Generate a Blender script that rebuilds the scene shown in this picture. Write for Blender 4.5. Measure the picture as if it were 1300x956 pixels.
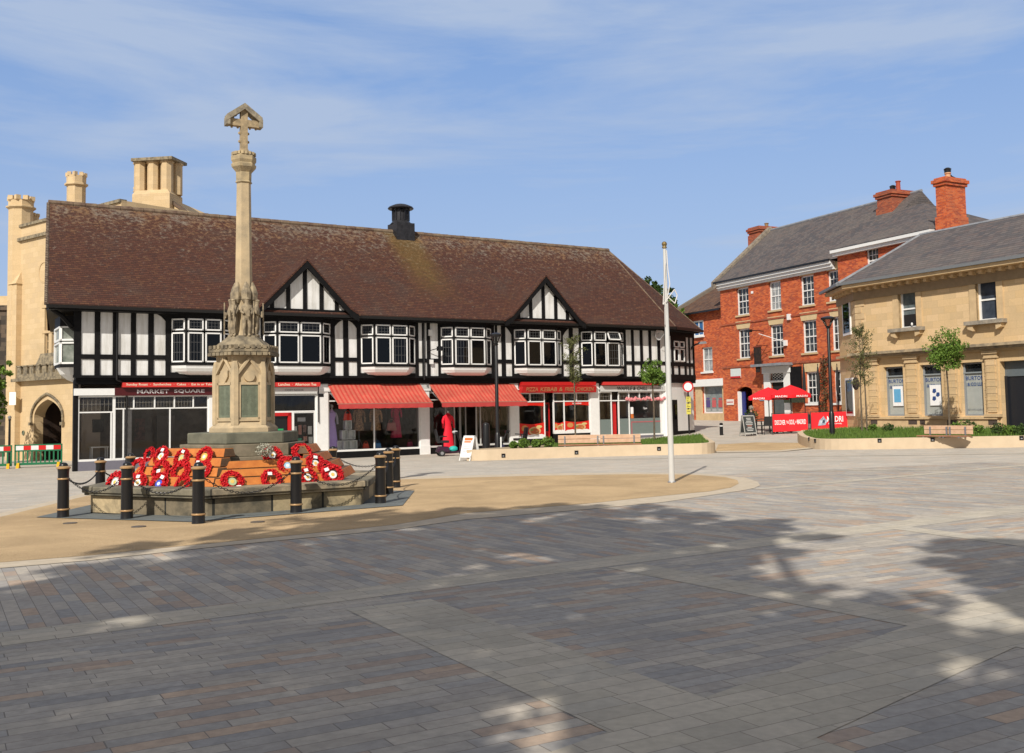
import bpy, bmesh, math, random
from mathutils import Vector, Matrix
random.seed(7)
for o in list(bpy.data.objects): bpy.data.objects.remove(o)
SC = bpy.context.scene
COL = SC.collection
R = math.radians

# ------------------------------------------------------------------ camera
FPX, CX, CY = 1283.4, 650.0, 435.0
PITCH, ROLL = R(3.764), R(1.053)
CAMP = Vector((0, 0, 1.609))
FW = Vector((0, math.cos(PITCH), math.sin(PITCH)))
R0 = Vector((1, 0, 0)); U0 = R0.cross(FW)
RT = R0 * math.cos(ROLL) - U0 * math.sin(ROLL)
UP = R0 * math.sin(ROLL) + U0 * math.cos(ROLL)
cd = bpy.data.cameras.new('camera'); cam = bpy.data.objects.new('camera', cd); COL.objects.link(cam)
cd.sensor_width = 36; cd.lens = 36 * FPX / 1300; cd.shift_y = -43 / 1300
cd.clip_start = 0.1; cd.clip_end = 3000
m = Matrix((RT, UP, -FW)).transposed().to_4x4(); m.translation = CAMP
cam.matrix_world = m
SC.camera = cam
SC.render.resolution_x = 1024; SC.render.resolution_y = 753
SC.view_settings.view_transform = 'Standard'; SC.view_settings.look = 'None'
SC.view_settings.exposure = 0.0; SC.view_settings.gamma = 1.0
SC.render.engine = 'CYCLES'
# ------------------------------------------------------------------ sun and sky
SUN_EL, SUN_AZ = 38.0, 17.0       # the light travels towards +Y, 17 degrees to the right
ld = Vector((math.sin(R(SUN_AZ)) * math.cos(R(SUN_EL)), math.cos(R(SUN_AZ)) * math.cos(R(SUN_EL)), -math.sin(R(SUN_EL))))
sl = bpy.data.lights.new('sun', 'SUN'); sl.energy = 4.8; sl.angle = R(0.53); sl.color = (1.0, 0.94, 0.85)
so = bpy.data.objects.new('sun', sl); COL.objects.link(so)
so.rotation_euler = ld.to_track_quat('-Z', 'Y').to_euler(); so.location = (0, -30, 40)
W = bpy.data.worlds.new('World'); SC.world = W; W.use_nodes = True
wn = W.node_tree; wn.nodes.clear()
def wnode(t, **k):
    n = wn.nodes.new(t)
    for a, b in k.items(): setattr(n, a, b)
    return n
sky = wnode('ShaderNodeTexSky', sky_type='NISHITA', sun_disc=False, sun_elevation=R(SUN_EL))
sky.sun_rotation = R(180 + SUN_AZ)
sky.air_density = 1.0; sky.dust_density = 0.6; sky.ozone_density = 2.5
bg = wnode('ShaderNodeBackground'); bg.inputs[1].default_value = 0.115
wo = wnode('ShaderNodeOutputWorld')
tc = wnode('ShaderNodeTexCoord'); mp = wnode('ShaderNodeMapping')
mp.inputs['Scale'].default_value = (1.6, 1.0, 9.0); mp.inputs['Rotation'].default_value = (0.0, R(7), R(14))
nz = wnode('ShaderNodeTexNoise'); nz.inputs['Scale'].default_value = 1.3; nz.inputs['Detail'].default_value = 9; nz.inputs['Roughness'].default_value = 0.6; nz.inputs['Distortion'].default_value = 0.4
rp = wnode('ShaderNodeValToRGB'); rp.color_ramp.elements[0].position = 0.40; rp.color_ramp.elements[1].position = 0.64
rp.color_ramp.elements[0].color = (0.0, 0.0, 0.0, 1); rp.color_ramp.elements[1].color = (0.85, 0.85, 0.85, 1)
mx = wnode('ShaderNodeMix', data_type='RGBA')
mx.inputs[7].default_value = (3.9, 4.75, 6.3, 1)
mb_ = wnode('ShaderNodeMix', data_type='RGBA'); mb_.inputs[0].default_value = 0.6; mb_.inputs[7].default_value = (2.25, 3.75, 7.1, 1)
L = wn.links.new
L(tc.outputs['Generated'], mp.inputs[0]); L(mp.outputs[0], nz.inputs[0]); L(nz.outputs[0], rp.inputs[0])

spz = wnode('ShaderNodeSeparateXYZ'); L(tc.outputs['Generated'], spz.inputs[0])
rz_ = wnode('ShaderNodeValToRGB'); rz_.color_ramp.elements[0].position = .02; rz_.color_ramp.elements[1].position = .34
rz_.color_ramp.elements[0].color = (.75, .75, .75, 1); rz_.color_ramp.elements[1].color = (0, 0, 0, 1); L(spz.outputs[2], rz_.inputs[0])
mxf = wnode('ShaderNodeMath', operation='MAXIMUM'); L(rp.outputs[0], mxf.inputs[0]); L(rz_.outputs[0], mxf.inputs[1]); L(mxf.outputs[0], mx.inputs[0]); L(sky.outputs[0], mb_.inputs[6]); L(mb_.outputs[2], mx.inputs[6]); 
# unseen whitish cloud added overhead and behind the camera to neutralise blue shade
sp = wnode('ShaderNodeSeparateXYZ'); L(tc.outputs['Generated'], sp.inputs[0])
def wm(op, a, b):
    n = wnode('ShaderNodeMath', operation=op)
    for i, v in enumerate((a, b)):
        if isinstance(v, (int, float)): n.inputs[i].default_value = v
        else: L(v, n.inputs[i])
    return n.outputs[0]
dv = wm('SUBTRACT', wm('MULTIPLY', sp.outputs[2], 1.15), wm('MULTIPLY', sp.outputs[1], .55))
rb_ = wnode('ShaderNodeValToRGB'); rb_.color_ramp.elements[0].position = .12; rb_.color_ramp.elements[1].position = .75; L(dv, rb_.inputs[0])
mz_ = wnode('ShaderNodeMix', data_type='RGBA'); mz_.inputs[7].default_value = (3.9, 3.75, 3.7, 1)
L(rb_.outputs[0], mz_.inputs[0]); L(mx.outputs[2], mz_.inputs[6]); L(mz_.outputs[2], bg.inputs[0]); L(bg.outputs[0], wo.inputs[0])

# ------------------------------------------------------------------ survey helpers: where things stand
def ray(px, py): return FW + RT * ((px - CX) / FPX) + UP * ((CY - py) / FPX)
def gz(x, y): return .0975 + .0105 * x - .0091 * y + max(0.0, .0155 * x + .029 * y - 1.328)
def gnd(px, py, h=0.0):
    d = ray(px, py)
    for n, c in ((Vector((-.0105, .0091, 1)), .0975), (Vector((-.026, -.0199, 1)), .0975 - 1.328)):
        t = (c + h - n.dot(CAMP)) / n.dot(d); P = CAMP + d * t
        if .0155 * P.x + .029 * P.y - 1.328 <= 0: return P
    return P
def at(px, py, Y): d = ray(px, py); return CAMP + d * (Y / d.y)
class Frame:
    """a facade: x runs along it, -y comes out of it, z is up"""
    def __init__(s, o, az):
        s.O = Vector((o[0], o[1], 0)); a = R(az)
        s.D = Vector((math.sin(a), math.cos(a), 0)); s.N = Vector((math.cos(a), -math.sin(a), 0))
        s.rz = math.atan2(s.D.y, s.D.x)
    def uv(s, px, py, off=0.0):
        d = ray(px, py); t = s.N.dot(s.O + s.N * off - CAMP) / s.N.dot(d); P = CAMP + d * t
        return (P - s.O).dot(s.D), P.z
    def u(s, px, py=480, off=0.0): return s.uv(px, py, off)[0]
    def z(s, px, py, off=0.0): return s.uv(px, py, off)[1]
    def w(s, u, y, z=0.0): q = s.O + s.D * u - s.N * y; return Vector((q.x, q.y, z))

# ------------------------------------------------------------------ objects
def tag(o, label=None, cat=None, group=None, kind=None):
    if label: o['label'] = label
    if cat: o['category'] = cat
    if group: o['group'] = group
    if kind: o['kind'] = kind
    return o
def thing(name, label, cat, loc=(0, 0, 0), rz=0.0, group=None):
    o = bpy.data.objects.new(name, None); COL.objects.link(o); o.empty_display_size = .3
    o.location = loc; o.rotation_euler = (0, 0, rz)
    return tag(o, label, cat, group)
def kids(o): return [c for c in bpy.data.objects if c.parent == o]
def dup(root, loc=None, rz=None, label=None, group=None, scale=None):
    r = root.copy(); COL.objects.link(r)
    if loc is not None: r.location = loc
    if rz is not None: r.rotation_euler = (0, 0, rz)
    if scale: r.scale = scale
    if label: r['label'] = label
    if group: r['group'] = group
    for c in kids(root):
        d = c.copy(); COL.objects.link(d); d.parent = r
        for g in kids(c):
            e = g.copy(); COL.objects.link(e); e.parent = d
    return r
class MB:
    def __init__(s): s.v = []; s.f = []; s.mi = []; s.cur = 0; s.xf = None
    def add(s, vs, fs):
        b = len(s.v)
        if s.xf is not None: vs = [s.xf @ Vector(p) for p in vs]
        s.v += [tuple(p) for p in vs]
        s.f += [tuple(i + b for i in f) for f in fs]; s.mi += [s.cur] * len(fs)
        return s
    def box(s, x0, x1, y0, y1, z0, z1):
        v = [(x, y, z) for x in (x0, x1) for y in (y0, y1) for z in (z0, z1)]
        return s.add(v, [(0, 1, 3, 2), (4, 6, 7, 5), (0, 4, 5, 1), (2, 3, 7, 6), (0, 2, 6, 4), (1, 5, 7, 3)])
    def quad(s, *p): return s.add(p, [tuple(range(len(p)))])
    def prism(s, A, B):
        n = len(A)
        return s.add(list(A) + list(B), [tuple(range(n)), tuple(range(2 * n - 1, n - 1, -1))] + [(i, (i + 1) % n, n + (i + 1) % n, n + i) for i in range(n)])
    def pz(s, poly, z0, z1): return s.prism([(x, y, z0) for x, y in poly], [(x, y, z1) for x, y in poly])
    def py(s, poly, y0, y1): return s.prism([(x, y0, z) for x, z in poly], [(x, y1, z) for x, z in poly])
    def px(s, poly, x0, x1): return s.prism([(x0, y, z) for y, z in poly], [(x1, y, z) for y, z in poly])
    def cyl(s, p0, p1, r0, r1=None, n=12):
        r1 = r0 if r1 is None else r1
        p0 = Vector(p0); p1 = Vector(p1); a = (p1 - p0).normalized()
        t = Vector((0, 0, 1)) if abs(a.z) < .9 else Vector((1, 0, 0)); u = a.cross(t).normalized(); w = a.cross(u)
        A = [p0 + (u * math.cos(2 * math.pi * i / n) + w * math.sin(2 * math.pi * i / n)) * r0 for i in range(n)]
        B = [p1 + (u * math.cos(2 * math.pi * i / n) + w * math.sin(2 * math.pi * i / n)) * r1 for i in range(n)]
        return s.prism(A, B)
    def tube(s, pts, r, n=6):
        for i in range(len(pts) - 1):
            ra = r[i] if isinstance(r, (list, tuple)) else r; rb = r[i + 1] if isinstance(r, (list, tuple)) else r
            s.cyl(pts[i], pts[i + 1], ra, rb, n)
        return s
    def lathe(s, prof, c=(0, 0, 0), n=16, sx=1.0, sy=1.0, a0=0.0):
        vs = []; fs = []
        for r, z in prof:
            for i in range(n):
                a = a0 + 2 * math.pi * i / n; vs.append((c[0] + r * sx * math.cos(a), c[1] + r * sy * math.sin(a), c[2] + z))
        for k in range(len(prof) - 1):
            for i in range(n):
                j = (i + 1) % n; fs.append((k * n + i, k * n + j, (k + 1) * n + j, (k + 1) * n + i))
        fs.append(tuple(range(n - 1, -1, -1))); fs.append(tuple((len(prof) - 1) * n + i for i in range(n)))
        return s.add(vs, fs)
    def ball(s, c, r, n=10, sx=1, sy=1, sz=1):
        k = n // 2
        prof = [(max(.001, r * math.sin(math.pi * i / k)), -r * sz * math.cos(math.pi * i / k)) for i in range(k + 1)]
        return s.lathe(prof, c, n, sx, sy)
    def build(s, name, mats, parent=None, smooth=False, bevel=0.0, fix=True, label=None):
        me = bpy.data.meshes.new(name); me.from_pydata(s.v, [], s.f)
        if not isinstance(mats, (list, tuple)): mats = [mats]
        for mt in mats: me.materials.append(mt)
        if len(mats) > 1: me.polygons.foreach_set('material_index', s.mi)
        if fix:
            bm = bmesh.new(); bm.from_mesh(me)
            bmesh.ops.recalc_face_normals(bm, faces=bm.faces)
            if bevel:
                es = [e for e in bm.edges if len(e.link_faces) == 2 and e.calc_face_angle(0) > .6]
                bmesh.ops.bevel(bm, geom=es, offset=bevel, segments=1, affect='EDGES', clamp_overlap=True)
            bm.to_mesh(me); bm.free()
        if smooth:
            me.polygons.foreach_set('use_smooth', [True] * len(me.polygons)); me.set_sharp_from_angle(angle=R(38))
        me.update()
        o = bpy.data.objects.new(name, me); COL.objects.link(o); o.parent = parent
        if label: o['label'] = label
        return o
def struct(name, mb, mat, **k): return tag(mb.build(name, mat, None, **k), kind='structure')

def text(parent, s, x, y, z, width, height, mat, name='lettering', ext=.004, shear=0.0, ax='c', rot=None, sx=None):
    """lettering that faces -y of its parent, centred on (x, z)"""
    cu = bpy.data.curves.new(name, 'FONT'); cu.body = s; cu.size = 1.0; cu.extrude = 0; cu.shear = shear
    cu.align_x = 'CENTER'; cu.align_y = 'CENTER'; cu.resolution_u = 2
    if width is not None: cu.offset = 0.012
    t = bpy.data.objects.new('tmp', cu); COL.objects.link(t)
    me = bpy.data.meshes.new_from_object(t.evaluated_get(bpy.context.evaluated_depsgraph_get()))
    bpy.data.objects.remove(t)
    xs = [v.co.x for v in me.vertices]; ys = [v.co.y for v in me.vertices]
    w = max(xs) - min(xs); h = max(ys) - min(ys); mxx = (max(xs) + min(xs)) / 2; my = (max(ys) + min(ys)) / 2
    kx = width / w; ky = height / h
    for v in me.vertices:
        vx, vz = (v.co.x - mxx) * kx, (v.co.y - my) * ky
        v.co = (x + vx, y, z + vz) if rot is None else rot @ Vector((vx, 0, vz)) + Vector((x, y, z))
    me.name = name; me.materials.append(mat)
    o = bpy.data.objects.new(name, me); COL.objects.link(o); o.parent = parent
    return o

# ------------------------------------------------------------------ materials
def newmat(name, rough=.8, metal=0.0, spec=.3):
    m = bpy.data.materials.new(name); m.use_nodes = True; nt = m.node_tree
    b = nt.nodes['Principled BSDF']; b.inputs['Roughness'].default_value = rough; b.inputs['Metallic'].default_value = metal
    b.inputs['Specular IOR Level'].default_value = spec
    return m, nt, b
def nmath(nt, op, a, b=None, c=None):
    n = nt.nodes.new('ShaderNodeMath'); n.operation = op
    for i, v in enumerate((a, b, c)):
        if v is None: continue
        if isinstance(v, (int, float)): n.inputs[i].default_value = v
        else: nt.links.new(v, n.inputs[i])
    return n.outputs[0]
def nnoise(nt, vec, scale, detail=4, rough=.55, dist=0.0):
    n = nt.nodes.new('ShaderNodeTexNoise'); n.inputs['Scale'].default_value = scale; n.inputs['Detail'].default_value = detail
    n.inputs['Roughness'].default_value = rough; n.inputs['Distortion'].default_value = dist
    if vec is not None: nt.links.new(vec, n.inputs['Vector'])
    return n.outputs[0]
def nramp(nt, fac, stops, interp='LINEAR'):
    n = nt.nodes.new('ShaderNodeValToRGB'); cr = n.color_ramp; cr.interpolation = interp
    while len(cr.elements) > 1: cr.elements.remove(cr.elements[-1])
    cr.elements[0].position = stops[0][0]; cr.elements[0].color = (*stops[0][1], 1)
    for p, c in stops[1:]:
        e = cr.elements.new(p); e.color = (*c, 1)
    nt.links.new(fac, n.inputs[0]); return n.outputs[0]
def nmix(nt, fac, a, b, blend='MIX'):
    n = nt.nodes.new('ShaderNodeMix'); n.data_type = 'RGBA'; n.blend_type = blend
    for i, v in ((0, fac), (6, a), (7, b)):
        if isinstance(v, (int, float)): n.inputs[i].default_value = v
        elif isinstance(v, tuple): n.inputs[i].default_value = (*v[:3], 1)
        else: nt.links.new(v, n.inputs[i])
    return n.outputs[2]
def objco(nt):
    n = nt.nodes.new('ShaderNodeTexCoord'); return n.outputs['Object'], n.outputs['Normal']
def sc3(c, k): return tuple(x * k for x in c)
def bump(nt, b, h, strength=.3, dist=.02):
    n = nt.nodes.new('ShaderNodeBump'); n.inputs['Strength'].default_value = strength; n.inputs['Distance'].default_value = dist
    nt.links.new(h, n.inputs['Height']); nt.links.new(n.outputs[0], b.inputs['Normal'])
def P(name, col, col2=None, scale=4.0, rough=.75, metal=0.0, spec=.3, bmp=0.0, bscale=30, lo=.35, hi=.65):
    m, nt, b = newmat(name, rough, metal, spec); co, _ = objco(nt)
    col2 = col2 or sc3(col, .82)
    f = nnoise(nt, co, scale, 5, .6)
    c = nramp(nt, f, [(lo, col2), (hi, col)])
    nt.links.new(c, b.inputs['Base Color'])
    if bmp: bump(nt, b, nnoise(nt, co, bscale, 4), bmp, .01)
    return m
def flat(name, col, rough=.6, metal=0.0, spec=.4, var=.06):
    return P(name, col, sc3(col, 1 - var), 8, rough, metal, spec)
def blocks(name, cols, bw, bh, mortar, mw=.01, offs='half', wall=True, ang=0.0, rough=.85, stain=None, stain_amt=.3, bmp=.25, spec=.25, orient='wall', mh=None, varw=False, fine=.12, origin=(0, 0), vmul=1.0):
    """masonry, paving or tiles: every block gets a colour of its own"""
    m, nt, b = newmat(name, rough, 0, spec); co, no = objco(nt)
    sx = nt.nodes.new('ShaderNodeSeparateXYZ'); nt.links.new(co, sx.inputs[0])
    if orient == 'wall':
        sn = nt.nodes.new('ShaderNodeSeparateXYZ'); nt.links.new(no, sn.inputs[0])
        side = nmath(nt, 'GREATER_THAN', nmath(nt, 'ABSOLUTE', sn.outputs[0]), nmath(nt, 'ABSOLUTE', sn.outputs[1]))
        h = nmath(nt, 'ADD', nmath(nt, 'MULTIPLY', sx.outputs[1], side), nmath(nt, 'MULTIPLY', sx.outputs[0], nmath(nt, 'SUBTRACT', 1.0, side)))
        v = nmath(nt, 'MULTIPLY', sx.outputs[2], vmul)
    elif orient == 'ring':
        h = nmath(nt, 'MULTIPLY', nmath(nt, 'ARCTAN2', sx.outputs[1], sx.outputs[0]), 2.0); v = sx.outputs[2]
    else:
        ca, sa = math.cos(ang), math.sin(ang)
        h = nmath(nt, 'ADD', nmath(nt, 'MULTIPLY', sx.outputs[0], ca), nmath(nt, 'MULTIPLY', sx.outputs[1], sa))
        v = nmath(nt, 'SUBTRACT', nmath(nt, 'MULTIPLY', sx.outputs[1], ca), nmath(nt, 'MULTIPLY', sx.outputs[0], sa))
    rr = nmath(nt, 'ADD', nmath(nt, 'DIVIDE', v, bh), 500.0); row = nmath(nt, 'FLOOR', rr); fv = nmath(nt, 'FRACT', rr)
    wr = nt.nodes.new('ShaderNodeTexWhiteNoise'); wr.noise_dimensions = '1D'; nt.links.new(row, wr.inputs['W'])
    hh = nmath(nt, 'ADD', nmath(nt, 'DIVIDE', h, bw), 500.0)
    if varw: hh = nmath(nt, 'MULTIPLY', hh, nmath(nt, 'ADD', nmath(nt, 'MULTIPLY', wr.outputs[0], .7), .65))
    o = nmath(nt, 'MULTIPLY', nmath(nt, 'MODULO', row, 2.0), .5) if offs == 'half' else nmath(nt, 'MULTIPLY', wr.outputs[0], 7.3)
    hu = nmath(nt, 'ADD', hh, o); colm = nmath(nt, 'FLOOR', hu); fu = nmath(nt, 'FRACT', hu)
    cb = nt.nodes.new('ShaderNodeCombineXYZ'); nt.links.new(colm, cb.inputs[0]); nt.links.new(row, cb.inputs[1])
    wn2 = nt.nodes.new('ShaderNodeTexWhiteNoise'); wn2.noise_dimensions = '2D'; nt.links.new(cb.outputs[0], wn2.inputs['Vector'])
    n = len(cols); col = nramp(nt, wn2.outputs[0], [(i / n, c) for i, c in enumerate(cols)], 'CONSTANT')
    if fine:
        f = nnoise(nt, co, 14, 5, .65); g = nramp(nt, f, [(.3, (1 - fine * 1.6,) * 3), (.7, (1 + fine,) * 3)])
        col = nmix(nt, 1.0, col, g, 'MULTIPLY')
    if stain:
        f2 = nnoise(nt, co, stain[1], 5, .6, .5); fac = nramp(nt, f2, [(stain[2], (0, 0, 0)), (stain[3], (stain_amt,) * 3)])
        col = nmix(nt, fac, col, stain[0])
    mask = nmath(nt, 'MAXIMUM', nmath(nt, 'LESS_THAN', fu, mw / bw), nmath(nt, 'LESS_THAN', fv, (mh or mw) / bh))
    col = nmix(nt, mask, col, mortar); nt.links.new(col, b.inputs['Base Color'])
    if bmp:
        hgt = nmath(nt, 'ADD', nmath(nt, 'MULTIPLY', nmath(nt, 'SUBTRACT', 1.0, mask), .6), nmath(nt, 'MULTIPLY', wn2.outputs[0], .3))
        bump(nt, b, hgt, bmp, .012)
    return m
def glassmat(name, tint=(.02, .025, .03), clear=.97, rough=.02, gloss=.5):
    m = bpy.data.materials.new(name); m.use_nodes = True; nt = m.node_tree; nt.nodes.clear()
    o = nt.nodes.new('ShaderNodeOutputMaterial'); g = nt.nodes.new('ShaderNodeBsdfGlossy'); g.inputs['Roughness'].default_value = rough
    g.inputs[0].default_value = (.9, .93, .95, 1)
    t = nt.nodes.new('ShaderNodeBsdfTransparent'); t.inputs[0].default_value = (clear, clear, clear, 1)
    d = nt.nodes.new('ShaderNodeBsdfDiffuse'); d.inputs[0].default_value = (*tint, 1)
    lw = nt.nodes.new('ShaderNodeFresnel'); lw.inputs[0].default_value = 1.35
    tn = nt.nodes.new('ShaderNodeTexCoord')
    nzv = nnoise(nt, tn.outputs['Object'], 1.3, 2)
    bp = nt.nodes.new('ShaderNodeBump'); bp.inputs['Strength'].default_value = .05; bp.inputs['Distance'].default_value = .05
    nt.links.new(nzv, bp.inputs['Height']); nt.links.new(bp.outputs[0], g.inputs['Normal'])
    m1 = nt.nodes.new('ShaderNodeMixShader'); m1.inputs[0].default_value = .015 if clear > .5 else .5
    m2 = nt.nodes.new('ShaderNodeMixShader')
    nt.links.new(t.outputs[0], m1.inputs[1]); nt.links.new(d.outputs[0], m1.inputs[2])
    nt.links.new(lw.outputs[0], m2.inputs[0]); nt.links.new(m1.outputs[0], m2.inputs[1]); nt.links.new(g.outputs[0], m2.inputs[2])
    nt.links.new(m2.outputs[0], o.inputs[0]); return m
def stripes(name, c1, c2, period, axis=0, duty=.5, rough=.8):
    m, nt, b = newmat(name, rough, 0, .2); co, _ = objco(nt)
    sx = nt.nodes.new('ShaderNodeSeparateXYZ'); nt.links.new(co, sx.inputs[0])
    f = nmath(nt, 'FRACT', nmath(nt, 'ADD', nmath(nt, 'DIVIDE', sx.outputs[axis], period), 50.0))
    k = nmath(nt, 'LESS_THAN', f, duty); d = nramp(nt, nnoise(nt, co, 1.6, 6, .65), [(.35, (.74, .74, .76)), (.65, (1.06, 1.06, 1.06))])
    nt.links.new(nmix(nt, 1.0, nmix(nt, k, c1, c2), d, 'MULTIPLY'), b.inputs['Base Color']); return m
# ------------------------------------------------------------------ the materials
black = P('black_timber', (.005, .005, .006), (.010, .0095, .0095), 6, .6, spec=.15, bmp=.15, bscale=20)
blackmetal = flat('black_metal', (.012, .012, .013), .35, .2, .5)
plaster, nt_, b_ = newmat('white_plaster', .88, 0, .2); co_, _n = objco(nt_)
mp_ = nt_.nodes.new('ShaderNodeMapping'); mp_.inputs['Scale'].default_value = (5.0, 5.0, .55); nt_.links.new(co_, mp_.inputs[0])
s1_ = nramp(nt_, nnoise(nt_, mp_.outputs[0], 1.0, 5, .65), [(.36, (.60, .59, .56)), (.55, (.76, .76, .75))])
s2_ = nramp(nt_, nnoise(nt_, co_, 1.1, 5, .6), [(.34, (.84, .83, .81)), (.6, (1, 1, 1))])
nt_.links.new(nmix(nt_, 1.0, s1_, s2_, 'MULTIPLY'), b_.inputs['Base Color']); bump(nt_, b_, nnoise(nt_, co_, 22, 4), .12, .01)
whitepaint = flat('white_paint', (.78, .78, .76), .4)
greypaint = flat('grey_white_paint', (.55, .55, .53), .5)
redfab = flat('red_fabric', (.58, .035, .03), .8)
redpaint = flat('red_paint', (.5, .012, .012), .45)
maroon = flat('maroon_paint', (.07, .006, .008), .4)
goldpaint = flat('gold_paint', (.42, .27, .12), .35, .5, .5)
silvertext = flat('silver_lettering', (.6, .58, .58), .4)
cream = flat('cream_lettering', (.85, .72, .55), .6)
white = flat('white_lettering', (.85, .85, .85), .6)
blacktext = flat('black_lettering', (.01, .01, .01), .5)
purplegrey = flat('purple_grey_paint', (.16, .155, .19), .5)
steel = flat('galvanised_steel', (.35, .36, .38), .35, .8)
leadm = P('lead', (.30, .31, .33), (.2, .21, .23), 3, .55, .2)
glass = glassmat('shop_glass')
darkglass = glassmat('dark_window_glass', (.004, .005, .007), .2)
interior = P('dim_interior', (.20, .16, .13), (.07, .06, .05), 1.2, .9)
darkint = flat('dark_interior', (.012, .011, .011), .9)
rooftile = blocks('clay_tiles', [(.084, .033, .021), (.073, .028, .019), (.094, .037, .023), (.064, .027, .020), (.087, .035, .024), (.075, .029, .019), (.106, .046, .026)], .17, .085, (.034, .016, .012), .010, 'half', mh=.022, vmul=1.0,
                  stain=((.07, .055, .045), .35, .50, .72), stain_amt=.6, bmp=.6)
def lichen(m):
    """pale lichen that thickens towards the ridge, and mossy streaks below the ventilator"""
    nt = m.node_tree; b = nt.nodes['Principled BSDF']; src = b.inputs['Base Color'].links[0].from_socket
    co, _ = objco(nt); sx = nt.nodes.new('ShaderNodeSeparateXYZ'); nt.links.new(co, sx.inputs[0])
    h = nramp(nt, nmath(nt, 'DIVIDE', nmath(nt, 'SUBTRACT', sx.outputs[2], 7.6), 3.0), [(0, (.0, .0, .0)), (.55, (.35, .35, .35)), (1, (1, 1, 1))])
    f = nnoise(nt, co, 5.5, 6, .75); g = nramp(nt, nmath(nt, 'ADD', f, nmath(nt, 'MULTIPLY', h, .17)), [(.585, (0, 0, 0)), (.74, (.7, .7, .7))])
    tint = nramp(nt, nnoise(nt, co, 1.2, 3), [(.4, (.23, .20, .16)), (.6, (.24, .14, .07))])
    c = nmix(nt, g, src, tint)
    dx = nmath(nt, 'ABSOLUTE', nmath(nt, 'SUBTRACT', nmath(nt, 'ADD', sx.outputs[0], nmath(nt, 'MULTIPLY', sx.outputs[2], .0)), 15.9))
    w = nmath(nt, 'ADD', 1.1, nmath(nt, 'MULTIPLY', nmath(nt, 'SUBTRACT', 10.7, sx.outputs[2]), .12))
    k = nmath(nt, 'SUBTRACT', 1.0, nmath(nt, 'DIVIDE', dx, w)); k = nmath(nt, 'MAXIMUM', k, 0.0)
    v = nmath(nt, 'MAXIMUM', nmath(nt, 'DIVIDE', nmath(nt, 'SUBTRACT', sx.outputs[2], 6.5), 4.2), 0.0)
    k = nmath(nt, 'MULTIPLY', nmath(nt, 'MULTIPLY', k, v), nmath(nt, 'MULTIPLY', nnoise(nt, co, 3, 4), 1.9))
    k = nmath(nt, 'MINIMUM', nmath(nt, 'MULTIPLY', k, .8), .30)
    c = nmix(nt, k, c, (.17, .12, .02)); nt.links.new(c, b.inputs['Base Color'])
lichen(rooftile)
slate = blocks('slates', [(.115, .10, .10), (.095, .083, .084), (.13, .112, .108), (.085, .08, .085), (.125, .10, .095)], .3, .13, (.05, .045, .045), .012, 'half', mh=.018,
               stain=((.17, .145, .125), .35, .48, .7), stain_amt=.55, bmp=.4)
browntile = blocks('brown_tiles', [(.13, .07, .045), (.10, .055, .038), (.16, .09, .055), (.12, .075, .055)], .22, .12, (.03, .02, .016), .012, 'half', mh=.02, bmp=.4)
brick = blocks('red_brick', [(.57, .115, .032), (.49, .09, .026), (.62, .15, .045), (.43, .075, .026), (.58, .13, .045), (.37, .065, .03)], .225, .075, (.36, .20, .13), .009, 'half',
               stain=((.22, .07, .045), .8, .5, .72), stain_amt=.5, bmp=.3)
oldbrick = blocks('old_red_brick', [(.40, .082, .03), (.33, .062, .028), (.45, .11, .045), (.28, .06, .034)], .225, .075, (.30, .19, .13), .009, 'half', stain=((.18, .075, .05), .8, .45, .7), stain_amt=.6)
ashlar = blocks('yellow_ashlar', [(.63, .45, .245), (.60, .425, .225), (.66, .475, .27), (.58, .42, .235)], .62, .30, (.46, .33, .18), .008, 'half',
                stain=((.42, .32, .19), .7, .52, .75), stain_amt=.4, bmp=.12, fine=.05)
churchstone = blocks('church_stone', [(.60, .445, .255), (.58, .43, .245), (.62, .465, .275), (.57, .425, .25)], .55, .28, (.47, .34, .18), .007, 'half',
                     stain=((.36, .28, .18), .5, .55, .78), stain_amt=.5, bmp=.12, fine=.05)
trim = P('stone_trim', (.60, .44, .25), (.48, .35, .2), 2.5, .85, bmp=.1)
creamtrim = P('cream_stone', (.62, .48, .28), (.54, .41, .23), 3, .85)
darkstone = blocks('dark_sooty_stone', [(.07, .058, .045), (.10, .08, .06), (.05, .042, .035), (.12, .09, .065)], .5, .28, (.04, .035, .03), .01, 'half')
weather = P('weathered_stone', (.30, .245, .16), (.13, .11, .08), 5, .92, bmp=.5, bscale=14, lo=.38, hi=.6)
memstone = P('memorial_stone', (.53, .41, .25), (.36, .29, .19), 3.2, .88, bmp=.2, bscale=26)
carve = P('carved_stone', (.36, .29, .19), (.17, .14, .1), 9, .92, bmp=.5, bscale=22, lo=.38, hi=.62)
stepstone = P('green_grey_stone', (.17, .165, .12), (.10, .1, .075), 3.0, .9, bmp=.3, bscale=16)
basestone = blocks('mossy_step_stone', [(.40, .32, .19), (.28, .225, .14), (.47, .37, .22), (.20, .165, .11)], .75, .9, (.03, .03, .025), .03, 'half', orient='ring', stain=((.07, .065, .05), 2.2, .46, .64), stain_amt=.85, bmp=.6)
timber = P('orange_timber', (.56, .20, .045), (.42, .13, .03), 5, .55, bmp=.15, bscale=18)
timberdark = P('dark_brown_timber', (.13, .075, .035), (.08, .045, .025), 6, .7, bmp=.3, bscale=18)
benchwood = P('pale_bench_timber', (.62, .42, .28), (.52, .33, .21), 6, .6, bmp=.1)
bronze = P('verdigris_bronze', (.20, .225, .16), (.145, .17, .12), 12, .5, .25, bmp=.15, bscale=60)
poppy = P('poppy_red', (.66, .008, .014), (.34, .002, .006), 40, .6)
planterstone = P('planter_render', (.58, .46, .32), (.53, .42, .29), 3, .8, bmp=.05)
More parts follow.
